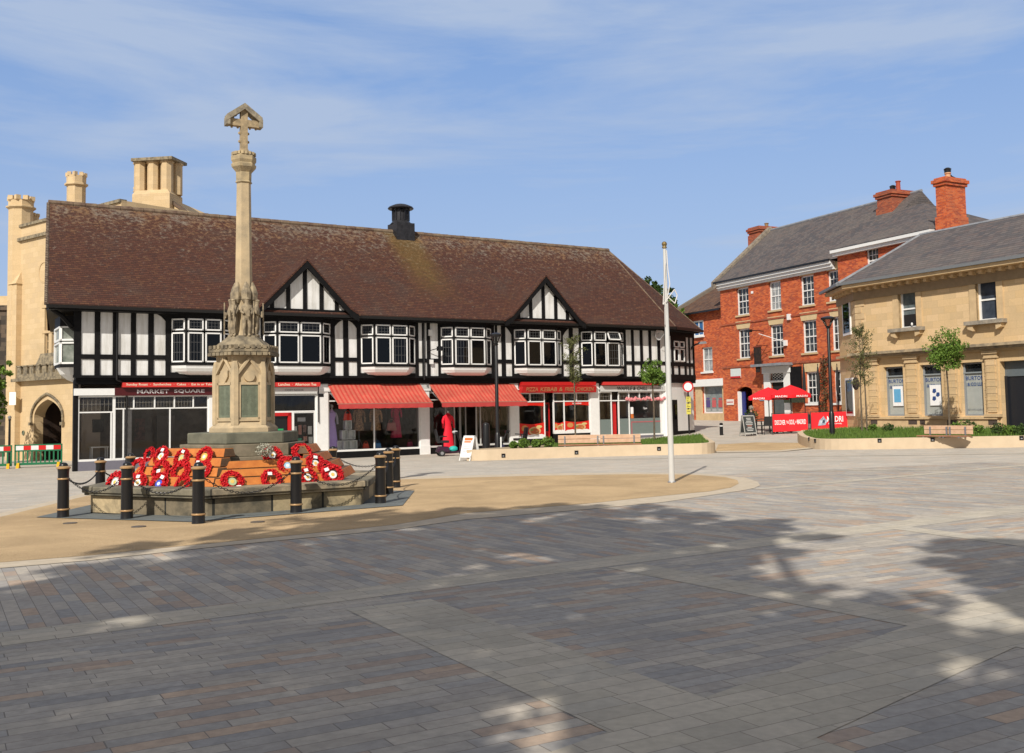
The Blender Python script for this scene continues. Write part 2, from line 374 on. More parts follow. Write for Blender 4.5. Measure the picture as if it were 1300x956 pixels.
def leafmat(name, a, b_, rough=.6):
    m, nt, b = newmat(name, rough, 0, .2); co, _ = objco(nt)
    w = nt.nodes.new('ShaderNodeTexWhiteNoise'); w.noise_dimensions = '3D'
    v = nt.nodes.new('ShaderNodeVectorMath'); v.operation = 'SNAP'; v.inputs[1].default_value = (.07, .07, .07)
    nt.links.new(co, v.inputs[0]); nt.links.new(v.outputs[0], w.inputs[0])
    nt.links.new(nramp(nt, w.outputs[0], [(0, b_), (1, a)]), b.inputs['Base Color'])
    b.inputs['Subsurface Weight'].default_value = 0
    return m
leafgreen = leafmat('fresh_green_leaf', (.15, .24, .035), (.05, .10, .016))
leafolive = leafmat('olive_leaf', (.15, .155, .055), (.06, .07, .025))
leafdark = leafmat('dark_leaf', (.05, .09, .02), (.02, .04, .01))
grassm = leafmat('grass_blade', (.13, .20, .035), (.055, .11, .02))
bark = P('bark', (.16, .125, .085), (.09, .07, .05), 12, .9, bmp=.4)
resin, nt_, b_ = newmat('tan_resin_gravel', .92, 0, .2); co_, _n = objco(nt_)
g1_ = nramp(nt_, nnoise(nt_, co_, 75, 3, .8), [(.30, (.26, .175, .09)), (.5, (.50, .36, .205)), (.72, (.68, .53, .34))])
g2_ = nramp(nt_, nnoise(nt_, co_, .55, 6, .65, .6), [(.38, (.80, .79, .77)), (.62, (1.05, 1.04, 1.02))])
nt_.links.new(nmix(nt_, 1.0, g1_, g2_, 'MULTIPLY'), b_.inputs['Base Color']); bump(nt_, b_, nnoise(nt_, co_, 90, 3), .4, .01)
bandm = blocks('pale_stone_band', [(.50, .45, .36), (.46, .415, .335), (.53, .475, .385), (.48, .44, .365)], .36, .17, (.26, .23, .19), .006, 'rand', orient='g', ang=R(29.5), fine=.08, stain=((.27, .25, .22), .9, .45, .68), stain_amt=.4)
kerbm = P('pale_kerb_stone', (.55, .47, .36), (.46, .39, .29), 5, .85)
slateapron = P('grey_slab', (.155, .17, .165), (.12, .13, .13), 5, .8)
PAVC = [(.43, .385, .32), (.36, .335, .30), (.47, .42, .35), (.42, .325, .25), (.375, .355, .325), (.49, .44, .365), (.43, .39, .33), (.47, .355, .26), (.32, .305, .285), (.44, .40, .345), (.395, .37, .335), (.40, .36, .31)]
paveA = blocks('paving_setts_along', PAVC, .46, .125, (.20, .175, .15), .006, 'rand', orient='g', ang=R(29.5), varw=True, fine=.12, stain=((.24, .22, .20), .8, .45, .68), stain_amt=.45, rough=.72)
paveB = blocks('paving_setts_across', PAVC, .46, .125, (.20, .175, .15), .006, 'rand', orient='g', ang=R(119.5), varw=True, fine=.12, stain=((.24, .22, .20), .8, .45, .68), stain_amt=.45, rough=.72)
PAVL = [(.47, .43, .37), (.50, .46, .40), (.44, .41, .36), (.53, .48, .41), (.48, .42, .35)]
paveL = blocks('pale_paving', PAVL, .5, .2, (.34, .31, .265), .008, 'rand', orient='g', ang=R(19), varw=True, fine=.08, stain=((.34, .31, .27), .5, .45, .7), stain_amt=.5)

# ------------------------------------------------------------------ the ground
def gsheet(name, poly, mat, dz):
    mb = MB(); mb.add([(x, y, gz(x, y) + dz) for x, y in poly], [tuple(range(len(poly)))])
    o = mb.build(name, mat, None, fix=False)
    me = o.data
    if me.polygons[0].normal.z < 0: me.flip_normals()
    return tag(o, kind='structure')
BIG = 400.0
fold = lambda x: (1.328 - .0155 * x) / .029
g = MB()
g.add([(-BIG, -BIG, gz(-BIG, -BIG)), (BIG, -BIG, .0975 + .0105 * BIG + .0091 * BIG), (BIG, fold(BIG), .0975 + .0105 * BIG - .0091 * fold(BIG)), (-BIG, fold(-BIG), .0975 - .0105 * BIG - .0091 * fold(-BIG)),
       (BIG, 600, gz(BIG, 600)), (-BIG, 600, gz(-BIG, 600))], [(0, 1, 2, 3), (3, 2, 4, 5)])
struct('square_paving', g, paveL, fix=False)
def pxpoly(pts): return [(gnd(*p).x, gnd(*p).y) for p in pts]
def L1(x, off=0.0):  # the long pale band
    a = gnd(0, 812); b = gnd(1300, 646); d = (b - a).normalized(); return a, d
a1, d1 = L1(0); n1 = Vector((-d1.y, d1.x, 0))
A0 = a1 - d1 * 14; A1 = a1 + d1 * 40
gsheet('foreground_paving', [(A0.x, A0.y), (A1.x, A1.y), (A1.x + 8, -9), (-12, -9)], paveA, .002)
q0 = A0 + n1 * 16; q1 = a1 + d1 * 24 + n1 * 7.5; A2 = a1 + d1 * 24
gsheet('middle_paving', [(A0.x, A0.y), (A2.x, A2.y), (q1.x, q1.y), (a1 + d1 * 9 + n1 * 12).to_2d()[:], (q0.x, q0.y)], paveB, .002)
def band(name, p, q, w, ext0=0, ext1=0, dz=.004, mat=None):
    a = gnd(*p); b = gnd(*q); d = (b - a); d.z = 0; d.normalize(); n = Vector((-d.y, d.x, 0)) * w / 2
    a = a - d * ext0; b = b + d * ext1
    gsheet(name, [(a - n).to_2d()[:], (b - n).to_2d()[:], (b + n).to_2d()[:], (a + n).to_2d()[:]], mat or bandm, dz)
band('stone_band', (0, 812), (1300, 646), .55, 8, 12)
band('stone_band', (505, 772), (740, 868), .75, .2, 4, .0043)
band('stone_band', (800, 720), (1170, 789), .42, .1, 1.0, .0046)
band('stone_band', (1077, 864), (1300, 775), .78, 3, 9, .0049)
band('stone_band', (1125, 668), (1300, 691), .34, .0, 6, .0052)
band('stone_band', (960, 621.5), (1300, 591), .30, 0, 8, .0055)
band('stone_band', (780, 583), (1300, 576), .28, 6, 6, .0058)
band('stone_band', (954, 598), (1230, 597), .2, 0, 0, .0061)
outer = [(-330, 716), (-310, 738), (-230, 746), (-110, 737), (0, 722), (115, 712), (300, 692), (500, 673), (592, 660), (746, 647), (842, 638), (896, 630), (940, 623.5), (958, 620), (965, 616.5), (962, 612), (945, 606.5), (896, 601.8), (800, 600), (669, 602), (511, 606), (400, 609), (250, 615), (110, 626), (0, 652), (-120, 672), (-250, 696)]
inner = [(-315, 717), (-300, 731), (-230, 738), (-110, 729.5), (0, 715), (115, 706), (192, 698), (346, 683), (500, 667), (592, 652), (746, 640), (842, 630), (900, 624.5), (928, 619.5), (938, 614.5), (936, 610), (920, 606), (877, 603), (800, 602.5), (669, 604.7), (511, 609), (400, 612), (250, 618.5), (110, 630), (0, 657), (-120, 678), (-250, 702)]
gsheet('kerb_border', pxpoly(outer), kerbm, .008)
gsheet('resin_path', pxpoly(inner), resin, .011)
gsheet('resin_path', pxpoly([(908, 573), (912, 564.5), (960, 562), (1018, 562.5), (1036, 567.5), (990, 572)]), resin, .013)
gsheet('kerb_border', pxpoly([(900, 575), (908, 564), (912, 564.5), (908, 573), (990, 572), (1036, 567.5), (1018, 562.5), (1021, 562), (1042, 568.5), (990, 574)]), kerbm, .015)

# ================================================================== the timber framed building
MF = Frame((-16.358, 37.892), 57.577)
hall = thing('timber_framed_building', 'long black and white half-timbered building with a brown tiled roof and ground-floor shops', 'building', (MF.O.x, MF.O.y, 0), MF.rz)
U1 = 29.1; CA = R(19.5); CL = 2.95
cu_, cy_ = U1 + CL * math.cos(CA), CL * math.sin(CA)
foot = [(0, 0), (U1, 0), (cu_, cy_), (cu_, 10), (1.62, 10)]
mb = MB(); mb.pz(foot, 3.1, 5.86); mb.build('upper_wall', plaster, hall)
# ground floor carcass: back wall, party walls, the canted white wall by the corner
GF = .3
mb = MB(); mb.box(.8, U1, 4.0, 4.2, -.6, 2.95)
mb.pz([(.06, GF), (.2, GF), (1.74, 9.9), (1.6, 9.9)], -.8, 3.1); mb.pz([(.15, GF + .2), (U1, GF + .2), (U1, 4.1), (.75, 4.1)], 2.93, 3.099)
for u in (7.4, 9.6, 14.7, 19.7, 24.5): mb.box(u - .08, u + .08, GF + .1, 4.0, -.6, 2.93)
mb.build('inner_wall', interior, hall)
mb = MB(); mb.pz([(.15, GF + .05), (U1, GF + .05), (U1, 4.0), (.72, 4.0)], -.6, -.30); mb.build('shop_floor', P('shop_floor', (.2, .14, .1)), hall)
mb = MB()
xs = math.cos(CA); ys = math.sin(CA)
def cant(s, o): return (U1 + s * xs + o * ys, s * ys - o * xs)   # s along the canted wall, o out of it
ds0, ds1 = .55, 1.05
def cantbox(mb, s0, s1, o0, o1, z0, z1): mb.pz([cant(s0, o0), cant(s1, o0), cant(s1, o1), cant(s0, o1)], z0, z1)
cantbox(mb, -.0, ds0, -.5, -.06, -.3, 3.1); cantbox(mb, ds1, CL - .05, -.5, -.06, -.3, 3.1); cantbox(mb, ds0, ds1, -.5, -.06, 1.95, 3.1)
mb.box(U1 - .35, U1 + .02, GF - .02, 3.9, -.5, 3.1)
mb.build('white_wall', whitepaint, hall)
mb = MB(); cantbox(mb, ds0 - .06, ds1 - .01, -.12, -.05, -.2, 1.95); o = mb.build('door', black, hall)
mb = MB(); cantbox(mb, ds0 + .12, ds1 - .12, -.05, -.04, .9, 1.7); mb.build('pane', darkglass, o)
mb = MB(); cantbox(mb, ds1, CL, -.4, -.045, -.3, .28); mb.build('plinth', black, hall)
# side wall and its oriel
mb = MB(); mb.pz([(-.03, 0), (0, 0), (1.6, 10), (1.57, 10)], 3.1, 5.8); mb.build('side_timber', black, hall)

# ---- roof
E0 = -.62; EZ = 5.80; RZ = 10.63; RY = 5.0; RU0 = -.36; RU1 = 29.25; VU0 = -1.15
eR = (U1 + .08, E0 - .02); eC = (cu_ + .12, cy_ - .52); eB = (cu_ + .3, 10.6); eL = (VU0, E0); eLb = (.43, 10.6)
rm = MB()
th = .14
def P3(p, z): return (p[0], p[1], z)
A = [P3(eL, EZ), P3(eR, EZ), P3(eC, EZ), P3(eB, EZ), P3(eLb, EZ), (RU0, RY, RZ), (RU1, RY, RZ)]
B = [(x, y, z - th) for x, y, z in A]
rm.add(A + B, [(0, 1, 6, 5), (1, 2, 6), (2, 3, 6), (3, 4, 5, 6), (4, 0, 5), (7, 12, 13, 8), (8, 13, 9), (9, 13, 10), (10, 13, 12, 11), (11, 12, 7),
               (0, 7, 8, 1), (1, 8, 9, 2), (2, 9, 10, 3), (3, 10, 11, 4), (4, 11, 7, 0)])
roof = rm.build('roof', rooftile, hall)
mb = MB(); n = 62
for i in range(n):
    a = RU0 + (RU1 - RU0) * i / n; b = RU0 + (RU1 - RU0) * (i + 1) / n - .015
    mb.cyl((a, RY, RZ - .02 + random.uniform(-.008, .008)), (b, RY, RZ - .02 + random.uniform(-.008, .008)), .13, .14, 8)
ridgem = P('ridge_tile', (.2, .15, .1), (.1, .06, .045), 3, .9, bmp=.3)
for (p, q) in (((RU1, RY, RZ), P3(eC, EZ)), ((RU1, RY, RZ), P3(eR, EZ))):
    p = Vector(p); q = Vector(q)
    for i in range(24):
        a = p.lerp(q, i / 24); b = p.lerp(q, (i + .96) / 24); mb.cyl(a + Vector((0, 0, -.03)), b + Vector((0, 0, -.03)), .055, .05, 6)
mb.build('ridge_tile', ridgem, roof)
mb = MB()   # verge
for k in range(60):
    t0 = k / 60; t1 = (k + .92) / 60
    mb.cyl(Vector(A[0]).lerp(Vector(A[5]), t0) + Vector((0, 0, -.03)), Vector(A[0]).lerp(Vector(A[5]), t1) + Vector((0, 0, -.06)), .085, .085, 5)
mb.build('verge_tile', P('verge_mortar', (.24, .19, .14), (.10, .065, .05), 9, .95, bmp=.4), roof)
# gutter, fascia board and eaves soffit
mb = MB()
mb.prism([(VU0, E0 + .02, EZ - .17), (U1 + .05, E0 + .02, EZ - .17), (U1 + .05, E0 - .10, EZ - .17), (VU0, E0 - .10, EZ - .17)], [(VU0, E0 + .02, EZ - .05), (U1 + .05, E0 + .02, EZ - .05), (U1 + .05, E0 - .12, EZ - .05), (VU0, E0 - .12, EZ - .05)])
mb.pz([eR, eC, (eC[0] + .1, eC[1] - .1), (eR[0], eR[1] - .1)], EZ - .17, EZ - .05)
mb.build('gutter', blackmetal, roof)
mb = MB(); mb.box(VU0 + .1, U1, E0 + .03, .0, EZ - .22, EZ - .16); mb.pz([(U1, E0 + .03), (eC[0] - .05, eC[1] + .05), (cu_, cy_), (U1, 0)], EZ - .22, EZ - .16); mb.pz([(VU0 + .1, 0), (0, 0), (1.6, 10.3), (.5, 10.3)], EZ - .22, EZ - .16)
mb.build('soffit', black, roof)
# ventilator on the ridge
ux = MF.u(509, 290, -RY)
vb = MB()
vb.pz([(ux - .5, RY - .55), (ux + .5, RY - .55), (ux + .5, RY + .5), (ux - .5, RY + .5)], RZ - .55, RZ + .42)
vb.lathe([(.56, .42), (.42, .58), (.40, .6), (.40, 1.12)], (ux, RY, RZ), 12)
vb.lathe([(.62, 1.18), (.66, 1.22), (.60, 1.30), (.32, 1.42), (.05, 1.48)], (ux, RY, RZ), 20)
for k in range(12):
    a = k * math.pi / 6; vb.cyl((ux + .43 * math.cos(a), RY + .43 * math.sin(a), RZ + .58), (ux + .43 * math.cos(a), RY + .43 * math.sin(a), RZ + 1.2), .025, n=5)
vb.build('ventilator', P('painted_vent', (.035, .035, .04), (.02, .02, .023), 6, .45, .2), roof, smooth=True)

# ---- timber frame on the upper storey
TF = MB(); YF = -.045
def tb(u0, u1, z0, z1, y=YF): TF.box(u0, u1, y, .02, z0, z1)
tb(-.12, U1 + .05, 3.08, 3.18, -.07)
tb(-.12, U1 + .05, 5.60, 5.86, -.055)
ZP0, ZP1, ZR0, ZR1 = 3.18, 5.60, 3.79, 3.97
def studs(u0, u1, panels, rail=True):
    """panels are px ranges of white plaster; everything else between u0 and u1 is a post"""
    c = u0
    for p in panels:
        a, b = MF.u(p[0], 430), MF.u(p[1], 430)
        if a > c: tb(c, a, ZP0, ZP1)
        c = b
    if u1 > c: tb(c, u1, ZP0, ZP1)
    if rail: TF.box(u0, u1, YF + .003, .02, ZR0, ZR1)
BAYS = []
bdef = [(216.5, 296), (333, 419.5), (457, 527), (558.5, 623.5), (651.5, 712), (736.5, 791)]
for a, b in bdef: BAYS.append((MF.u(a, 435), MF.u(b, 435)))
studs(-.1, BAYS[0][0], [(103, 120), (127, 143), (150, 166), (172.5, 188), (195, 210)])
studs(BAYS[0][1], BAYS[1][0], [(300, 308), (313, 321), (325.5, 331)])
studs(BAYS[1][1], BAYS[2][0], [(424.7, 435.5), (441.7, 452.8)])
studs(BAYS[2][1], BAYS[3][0], [(530.6, 535.6), (538, 541.5), (545.5, 555.8)])
studs(BAYS[3][1], BAYS[4][0], [(626.8, 628.4), (630.8, 636.2), (641, 649.2)])
studs(BAYS[4][1], BAYS[5][0], [(714, 722), (726.8, 734.6)])
studs(BAYS[5][1], U1 + .05, [(793.9, 801), (804, 812), (815.2, 823), (826, 834), (837.2, 843.6)])
for a, b in BAYS: TF.box(a, b, YF, .02, 3.18, 3.3); TF.box(a, b, YF, .02, 5.4, 5.6)
# curved braces
for (pa, pb) in ((436, 441.5), (556, 560), (437, 441)):
    pass
for bi, side in ((1, 1), (2, -1), (4, 1), (4, -1), (0, -1)):
    u = BAYS[bi][1] if side > 0 else BAYS[bi][0]
    pts = []
    for k in range(6):
        t = k / 5; pts.append((u + side * (.52 * t ** 1.6), ZP1 - .02 - .75 * (1 - t) ** 1.3))
    poly = [(u, ZP1), *[(x, z) for x, z in pts[::-1]], ]
    TF.py(poly, YF + .006, .01)
TFO = TF.build('timber_frame', black, hall)
# canted wall framing + window
mb = MB()
for s0, s1 in ((0, .08), (.42, .62), (1.85, 2.02), (2.35, 2.48), (CL - .12, CL + .02)): cantbox(mb, s0, s1, .0, .05, 3.1, 5.7)
cantbox(mb, -.02, CL + .05, 0, .07, 3.0, 3.3); cantbox(mb, 0, CL, 0, .055, 3.75, 3.95); cantbox(mb, 0, CL + .03, 0, .055, 5.35, 5.86); cantbox(mb, .6, 1.9, 0, .052, 5.1, 5.4)
cantbox(mb, 1.15, 1.3, 0, .052, 3.3, 3.75); cantbox(mb, -.02, CL + .05, -.02, .05, 2.85, 3.02)
mb.build('timber_frame', black, hall)
mb = MB()
for s0, s1, z0, z1 in ((.66, 1.2, 4.0, 4.7), (1.25, 1.8, 4.0, 4.7), (.66, 1.2, 4.75, 5.1), (1.25, 1.8, 4.75, 5.1)):
    for a, b, c, d in ((s0, s0 + .07, z0, z1), (s1 - .07, s1, z0, z1), (s0, s1, z0, z0 + .06), (s0, s1, z1 - .06, z1)): cantbox(mb, a, b, .02, .09, c, d)
w_ = mb.build('window', whitepaint, hall)
mb = MB(); cantbox(mb, .66, 1.8, .0, .04, 4.0, 5.1); mb.build('pane', darkglass, w_)

# ---- bay windows
leading = flat('leading', (.10, .10, .10), .6)
def bay(i, u0, u1):
    pj = .44; ci = .5; co = .56
    plan = [(u0, 0), (u0 + ci, -pj), (u1 - co, -pj), (u1, 0)]
    def inset(d): return [(u0 + d, 0), (u0 + ci + d * .45, -pj + d), (u1 - co - d * .45, -pj + d), (u1 - d, 0)]
    mb = MB()
    z0, z1 = 3.66, 5.43
    P0 = [(u0 - .03, .01), (u0 + ci - .02, -pj - .035), (u1 - co + .02, -pj - .035), (u1 + .03, .01)]
    mb.pz(P0, 3.575, z0); mb.pz(inset(.02), z1 - .03, 5.62); mb.pz(P0, 5.52, 5.60)
    mb.pz(inset(.05), 4.885, 4.935)
    for p in plan: mb.cyl((p[0], p[1] + .03, z0), (p[0], p[1] + .03, z1), .05, n=6)
    root = mb.build('bay_window', black, hall)
    # lights
    faces = [(plan[0], plan[1], 1), (plan[1], plan[2], 2), (plan[2], plan[3], 1)]
    gl = MB(); ld = MB(); dk = MB()
    for p, q, n in faces:
        p = Vector((*p, 0)); q = Vector((*q, 0)); d = (q - p); Lh = d.length; d.normalize(); nn = Vector((d.y, -d.x, 0))
        if nn.y > 0: nn = -nn
        for k in range(n):
            a = .05 + (Lh - .05) * k / n if n > 1 else .055; b = (Lh) * (k + 1) / n - .05 if n > 1 else Lh - .055
            for za, zb, up in ((3.69, 4.87, 0), (4.95, 5.41, 1)):
                cm = MB(); fw = .055
                def bb(mbx, s0, s1, c0, c1, o0=-.025, o1=.03):
                    poly = [p + d * s0 + nn * o0, p + d * s1 + nn * o0, p + d * s1 + nn * o1, p + d * s0 + nn * o1]
                    mbx.pz([(v.x, v.y) for v in poly], c0, c1)
                tilt = (i == 5 and up and n == 2 and k == 1)
                if tilt:
                    T = Matrix.Translation((0, -pj, zb)) @ Matrix.Rotation(R(24), 4, 'X') @ Matrix.Translation((0, pj, -zb)); 
                    Ti = Matrix.Translation((0, -pj, zb)) @ Matrix.Rotation(R(-24), 4, 'X') @ Matrix.Translation((0, pj, -zb)); cm.xf = Ti; gl.xf = Ti; ld.xf = Ti
                bb(cm, a, a + fw, za, zb); bb(cm, b - fw, b, za, zb); bb(cm, a, b, za, za + fw); bb(cm, a, b, zb - fw, zb)
                cm.build('casement', whitepaint, root)
                bb(gl, a + .02, b - .02, za + .02, zb - .02, -.006, .0)
                if up or (k + i) % 3 == 0:
                    for t in range(1, 5): s_ = a + (b - a) * t / 5; bb(ld, s_ - .006, s_ + .006, za + .05, zb - .05, .0, .006)
                    for t in range(1, 3): z_ = za + (zb - za) * t / 3; bb(ld, a + .05, b - .05, z_ - .006, z_ + .006, .0, .006)
                gl.xf = None; ld.xf = None
    gl.build('pane', darkglass, root)
    ld.build('leading', leading, root)
    mb = MB(); mb.box(u0 + .05, u1 - .05, -.02, -.005, z0, z1); mb.build('dark_room_face', darkint, root)  # black face standing in for the unlit room behind the panes
    if i >= 3:
        mb = MB(); mb.box(u0 + ci + .05, u1 - co, -.30, -.28, z0, z0 + (.55 if i < 5 else .5)); mb.build('blind', P('net_blind', (.35, .27, .2), (.25, .19, .14), 3, .9), root)
    # curved white apron below
    ap = MB(); prof = [(0, 3.57), (.05, 3.45), (.15, 3.33), (.30, 3.24), (.48, 3.19)]
    prev = None
    secs = []
    for k, (t, z) in enumerate(prof):
        sh = t; f = 1 - t / .55 * .85
        pjk = pj * max(.06, (1 - (t / .48) ** 1.4 * .92))
        secs.append([(u0 + sh * .9 + .01, .0, z), (u0 + ci * .95 + sh * .55, -pjk, z), (u1 - co * .95 - sh * .55, -pjk, z), (u1 - sh * .9 - .01, .0, z)])
    vs = [v for s in secs for v in s]; fs = []
    for k in range(len(secs) - 1):
        for j in range(3): fs.append((k * 4 + j, k * 4 + j + 1, (k + 1) * 4 + j + 1, (k + 1) * 4 + j))
    fs.append(tuple((len(secs) - 1) * 4 + j for j in range(4)))
    ap.add(vs, fs); ap.build('apron', whitepaint, root)
    if i not in (1, 4):
        mb = MB(); mb.prism([(u0 + .1, .0, 5.66), (u0 + .45, -.5, 5.60), (u1 - .5, -.5, 5.60), (u1 - .1, .0, 5.66)], [(u0 + .1, .0, 5.68), (u0 + .45, -.5, 5.635), (u1 - .5, -.5, 5.635), (u1 - .1, .0, 5.68)])
        mb.build('lead_roof', leadm, root)
for i, (a, b) in enumerate(BAYS): bay(i, a, b)
# ---- oriel on the side wall
mb = MB(); mb.pz([(.05, .3), (-.5, .55), (-.45, 2.2), (.4, 2.5)], 3.5, 3.62); mb.pz([(.05, .3), (-.5, .55), (-.45, 2.2), (.4, 2.5)], 5.05, 5.45)
mb.cyl((-.47, .58, 3.6), (-.47, .58, 5.1), .035, n=6); orl = mb.build('bay_window', black, hall)
mb = MB()
for z0, z1 in ((3.62, 4.45), (4.5, 5.05)):
    for (p, q) in (((.05, .3), (-.5, .55)), ((-.5, .55), (-.45, 2.2))):
        p = Vector((*p, 0)); q = Vector((*q, 0)); d = (q - p).normalized(); Lh = (q - p).length; nn = Vector((d.y, -d.x, 0)) * .03
        for a, b, c, e in ((0.02, .09, z0, z1), (Lh - .08, Lh, z0, z1), (0, Lh, z0, z0 + .07), (0, Lh, z1 - .06, z1)):
            pl = [p + d * a - nn, p + d * b - nn, p + d * b + nn, p + d * a + nn]; mb.pz([(v.x, v.y) for v in pl], c, e)
mb.build('casement', whitepaint, orl)
mb = MB(); mb.pz([(.05, .34), (-.47, .57), (-.42, 2.18), (.4, 2.44)], 3.6, 5.1); mb.build('pane', P('net_curtain_glass', (.3, .32, .28), (.1, .12, .1), 2, .2), orl)
mb = MB(); mb.lathe([(.05, 2.95), (.3, 3.05), (.55, 3.25), (.7, 3.5)], (.15, 1.3, 0), 12, .95, 1.2); mb.build('apron', whitepaint, orl)
mb = MB(); mb.tube([(-.05, .1, 4.9), (-.18, .0, 5.0), (-.55, -.1, 5.4), (-.9, -.15, 5.62)], [.09, .1, .09, .08], 6); mb.build('bracket', black, hall)

# ---- gables over two of the bays
def gable(uc, hw, zb, za, i):
    yf = -.5
    mb = MB(); mb.py([(uc - hw + .1, zb), (uc + hw - .1, zb), (uc, za - .12)], yf, .3)
    g_ = mb.build('gable', plaster, hall)
    k = (za - zb) / hw
    fr = MB()
    fr.box(uc - hw - .05, uc + hw + .05, yf - .06, .0, zb - .32, zb)
    for x in (-1.42, -.73, 0, .73, 1.42):
        top = za - abs(x) * k - .1
        fr.box(uc + x - .085, uc + x + .085, yf - .045, yf + .02, zb - .01, top)
    fr.build('gable_framing', black, g_)
    bb = MB()
    for s in (-1, 1):
        pts = [(0, za + .02), (s * hw * .5, za - k * hw * .5 + .0), (s * (hw - .05), zb + .06), (s * (hw + .38), zb - .20)]
        for j in range(3):
            x0, z0 = pts[j]; x1, z1 = pts[j + 1]
            bb.py([(uc + x0, z0), (uc + x1, z1), (uc + x1, z1 - .26), (uc + x0, z0 - .32)], yf - .32, yf - .24)
    bb.build('bargeboard', black, g_)
    rf = MB(); f2 = lambda z: E0 + (z - EZ) / (RZ - EZ) * (RY - E0) + .15
    for s in (-1, 1):
        pts = [(0, za + .1), (s * hw * .5, za - k * hw * .5 + .09), (s * (hw - .02), zb + .12), (s * (hw + .42), zb - .14)]
        for j in range(3):
            x0, z0 = pts[j]; x1, z1 = pts[j + 1]; yb0 = max(f2(z0), -.3); yb1 = max(f2(z1), -.3)
            yv = yf - .34
            rf.prism([(uc + x0, yv, z0), (uc + x1, yv, z1), (uc + x1, yb1, z1), (uc + x0, yb0, z0)], [(uc + x0, yv, z0 - .09), (uc + x1, yv, z1 - .09), (uc + x1, yb1, z1 - .09), (uc + x0, yb0, z0 - .09)])
    rf.build('gable_roof', rooftile, g_)
g1 = MF.u(390, 336, .8); g2 = MF.u(693, 352, .8)
ZA1 = MF.z(390, 331, .8)
gable(g1, 1.95, 5.95, 7.95, 0); gable(g2, 1.95, 5.95, 7.95, 1)
# ------------------------------------------------------------------ the shops on the ground floor
def G(px, py=530): return MF.u(px, py, -GF)
SF = MB()
SF.box(-.02, U1, GF - .16, GF + .1, 2.84, 3.085)
SF.box(-.02, U1, GF - .30, GF + .1, 3.0, 3.082)
SF.build('jetty_beam', black, hall)
def part(name, mat, u0, u1, y0, y1, z0, z1, parent=None, **k):
    mb = MB(); mb.box(u0, u1, y0, y1, z0, z1); return mb.build(name, mat, parent or hall, **k)
def pil(a, b, z0=-.6, z1=2.85):
    mb = MB(); u0, u1 = G(a), G(b); mb.box(u0, u1, GF - .09, GF + .25, z0, z1)
    mb.box(u0 - .03, u1 + .03, GF - .13, GF + .1, z1 - .33, z1 - .27); mb.box(u0 - .02, u1 + .02, GF - .11, GF + .1, z0, .05)
    return mb.build('pilaster', whitepaint, hall, bevel=.006)
for a, b in ((264.5, 271), (401, 416), (532.5, 544.2), (646.6, 657.4), (748.8, 760), (841.5, 846)): pil(a, b)
def front(u0, u1, z0, z1, verts, rails, mat=whitepaint, fw=.05, y=GF, name='shop_window', pane=glass, extra=None):
    """frames and panes of one shop window; verts = list of u, rails = list of (z, u0, u1)"""
    mb = MB()
    mb.box(u0, u1, y - .04, y + .05, z0 - .02, z0 + .06); mb.box(u0, u1, y - .04, y + .05, z1 - .05, z1)
    for v in [(u0 + fw / 2, z0, z1), (u1 - fw / 2, z0, z1)] + verts: mb.box(v[0] - fw / 2, v[0] + fw / 2, y - .045, y + .045, v[1], v[2])
    for r in rails: mb.box(r[1], r[2], y - .038, y + .038, r[0] - fw / 2, r[0] + fw / 2)
    w = mb.build(name, mat, hall)
    mb = MB(); mb.box(u0 + .01, u1 - .01, y + .005, y + .013, z0, z1); mb.build('pane', pane, w)
    return w
def leads(w, u0, u1, z0, z1, n, m_=2):
    mb = MB()
    for i in range(1, n): u = u0 + (u1 - u0) * i / n; mb.box(u - .008, u + .008, GF - .012, GF, z0, z1)
    for j in range(1, m_): z = z0 + (z1 - z0) * j / m_; mb.box(u0, u1, GF - .013, GF - .001, z - .008, z + .008)
    mb.build('leading', P('lead_came', (.16, .15, .13)), w)
# --- shop 1
zr = MF.z(170, 519.5, -GF)
u97, u145, u265 = G(98.5), G(144.5), G(264.5)
w = front(u97, u145, -.05, 2.4, [(G(141), -.05, 1.78)], [(1.78, u97, u145)]); leads(w, u97 + .05, u145 - .05, 1.83, 2.35, 8)
w = front(u145, u265, -.05, 2.4, [(G(169.5), 1.9, 2.4), (G(196), 1.9, 2.4), (G(221), 1.9, 2.4), (G(245), 1.9, 2.4), (G(215.5), -.05, 1.9), (G(156.5), -.05, 1.9)], [(1.9, u145, u265)])
leads(w, u145 + .05, G(245), 1.93, 2.35, 26)
u271, u330 = G(271), G(345)
w = front(u271, u330, -.05, 2.4, [((u271 + u330) / 2, -.05, 2.4)], [(1.9, u271, u330)])
part('stall_riser', purplegrey, u97 - .08, u265 + 3.2, GF - .05, GF + .06, -.7, -.07)
part('corner_post', black, -.04, u97 + .01, GF - .06, GF + .2, -.7, 3.0)
fas = part('shop_sign', whitepaint, G(88, 495) + .15, G(144.5, 495), GF - .17, GF, 2.42, 2.68)
fas = part('shop_sign', maroon, G(144.5, 495) + .004, G(347, 495), GF - .18, GF, 2.40, 2.70)
text(fas, 'MARKET', (G(172.5) + G(213)) / 2, GF - .187, 2.555, (G(213) - G(172.5)), .15, silvertext)
text(fas, 'SQUARE', (G(219.5) + G(258)) / 2, GF - .187, 2.555, (G(258) - G(219.5)), .15, silvertext)
fas = part('red_banner', redfab, G(153.5, 490), G(347, 490), GF - .34, GF - .10, 2.72, 2.90)
text(fas, 'Sunday Roast  ·  Sandwiches  ·  Cakes  ·  Eat in or Take Away', (G(157.5) + G(279)) / 2, GF - .347, 2.815, G(279) - G(157.5), .115, cream)
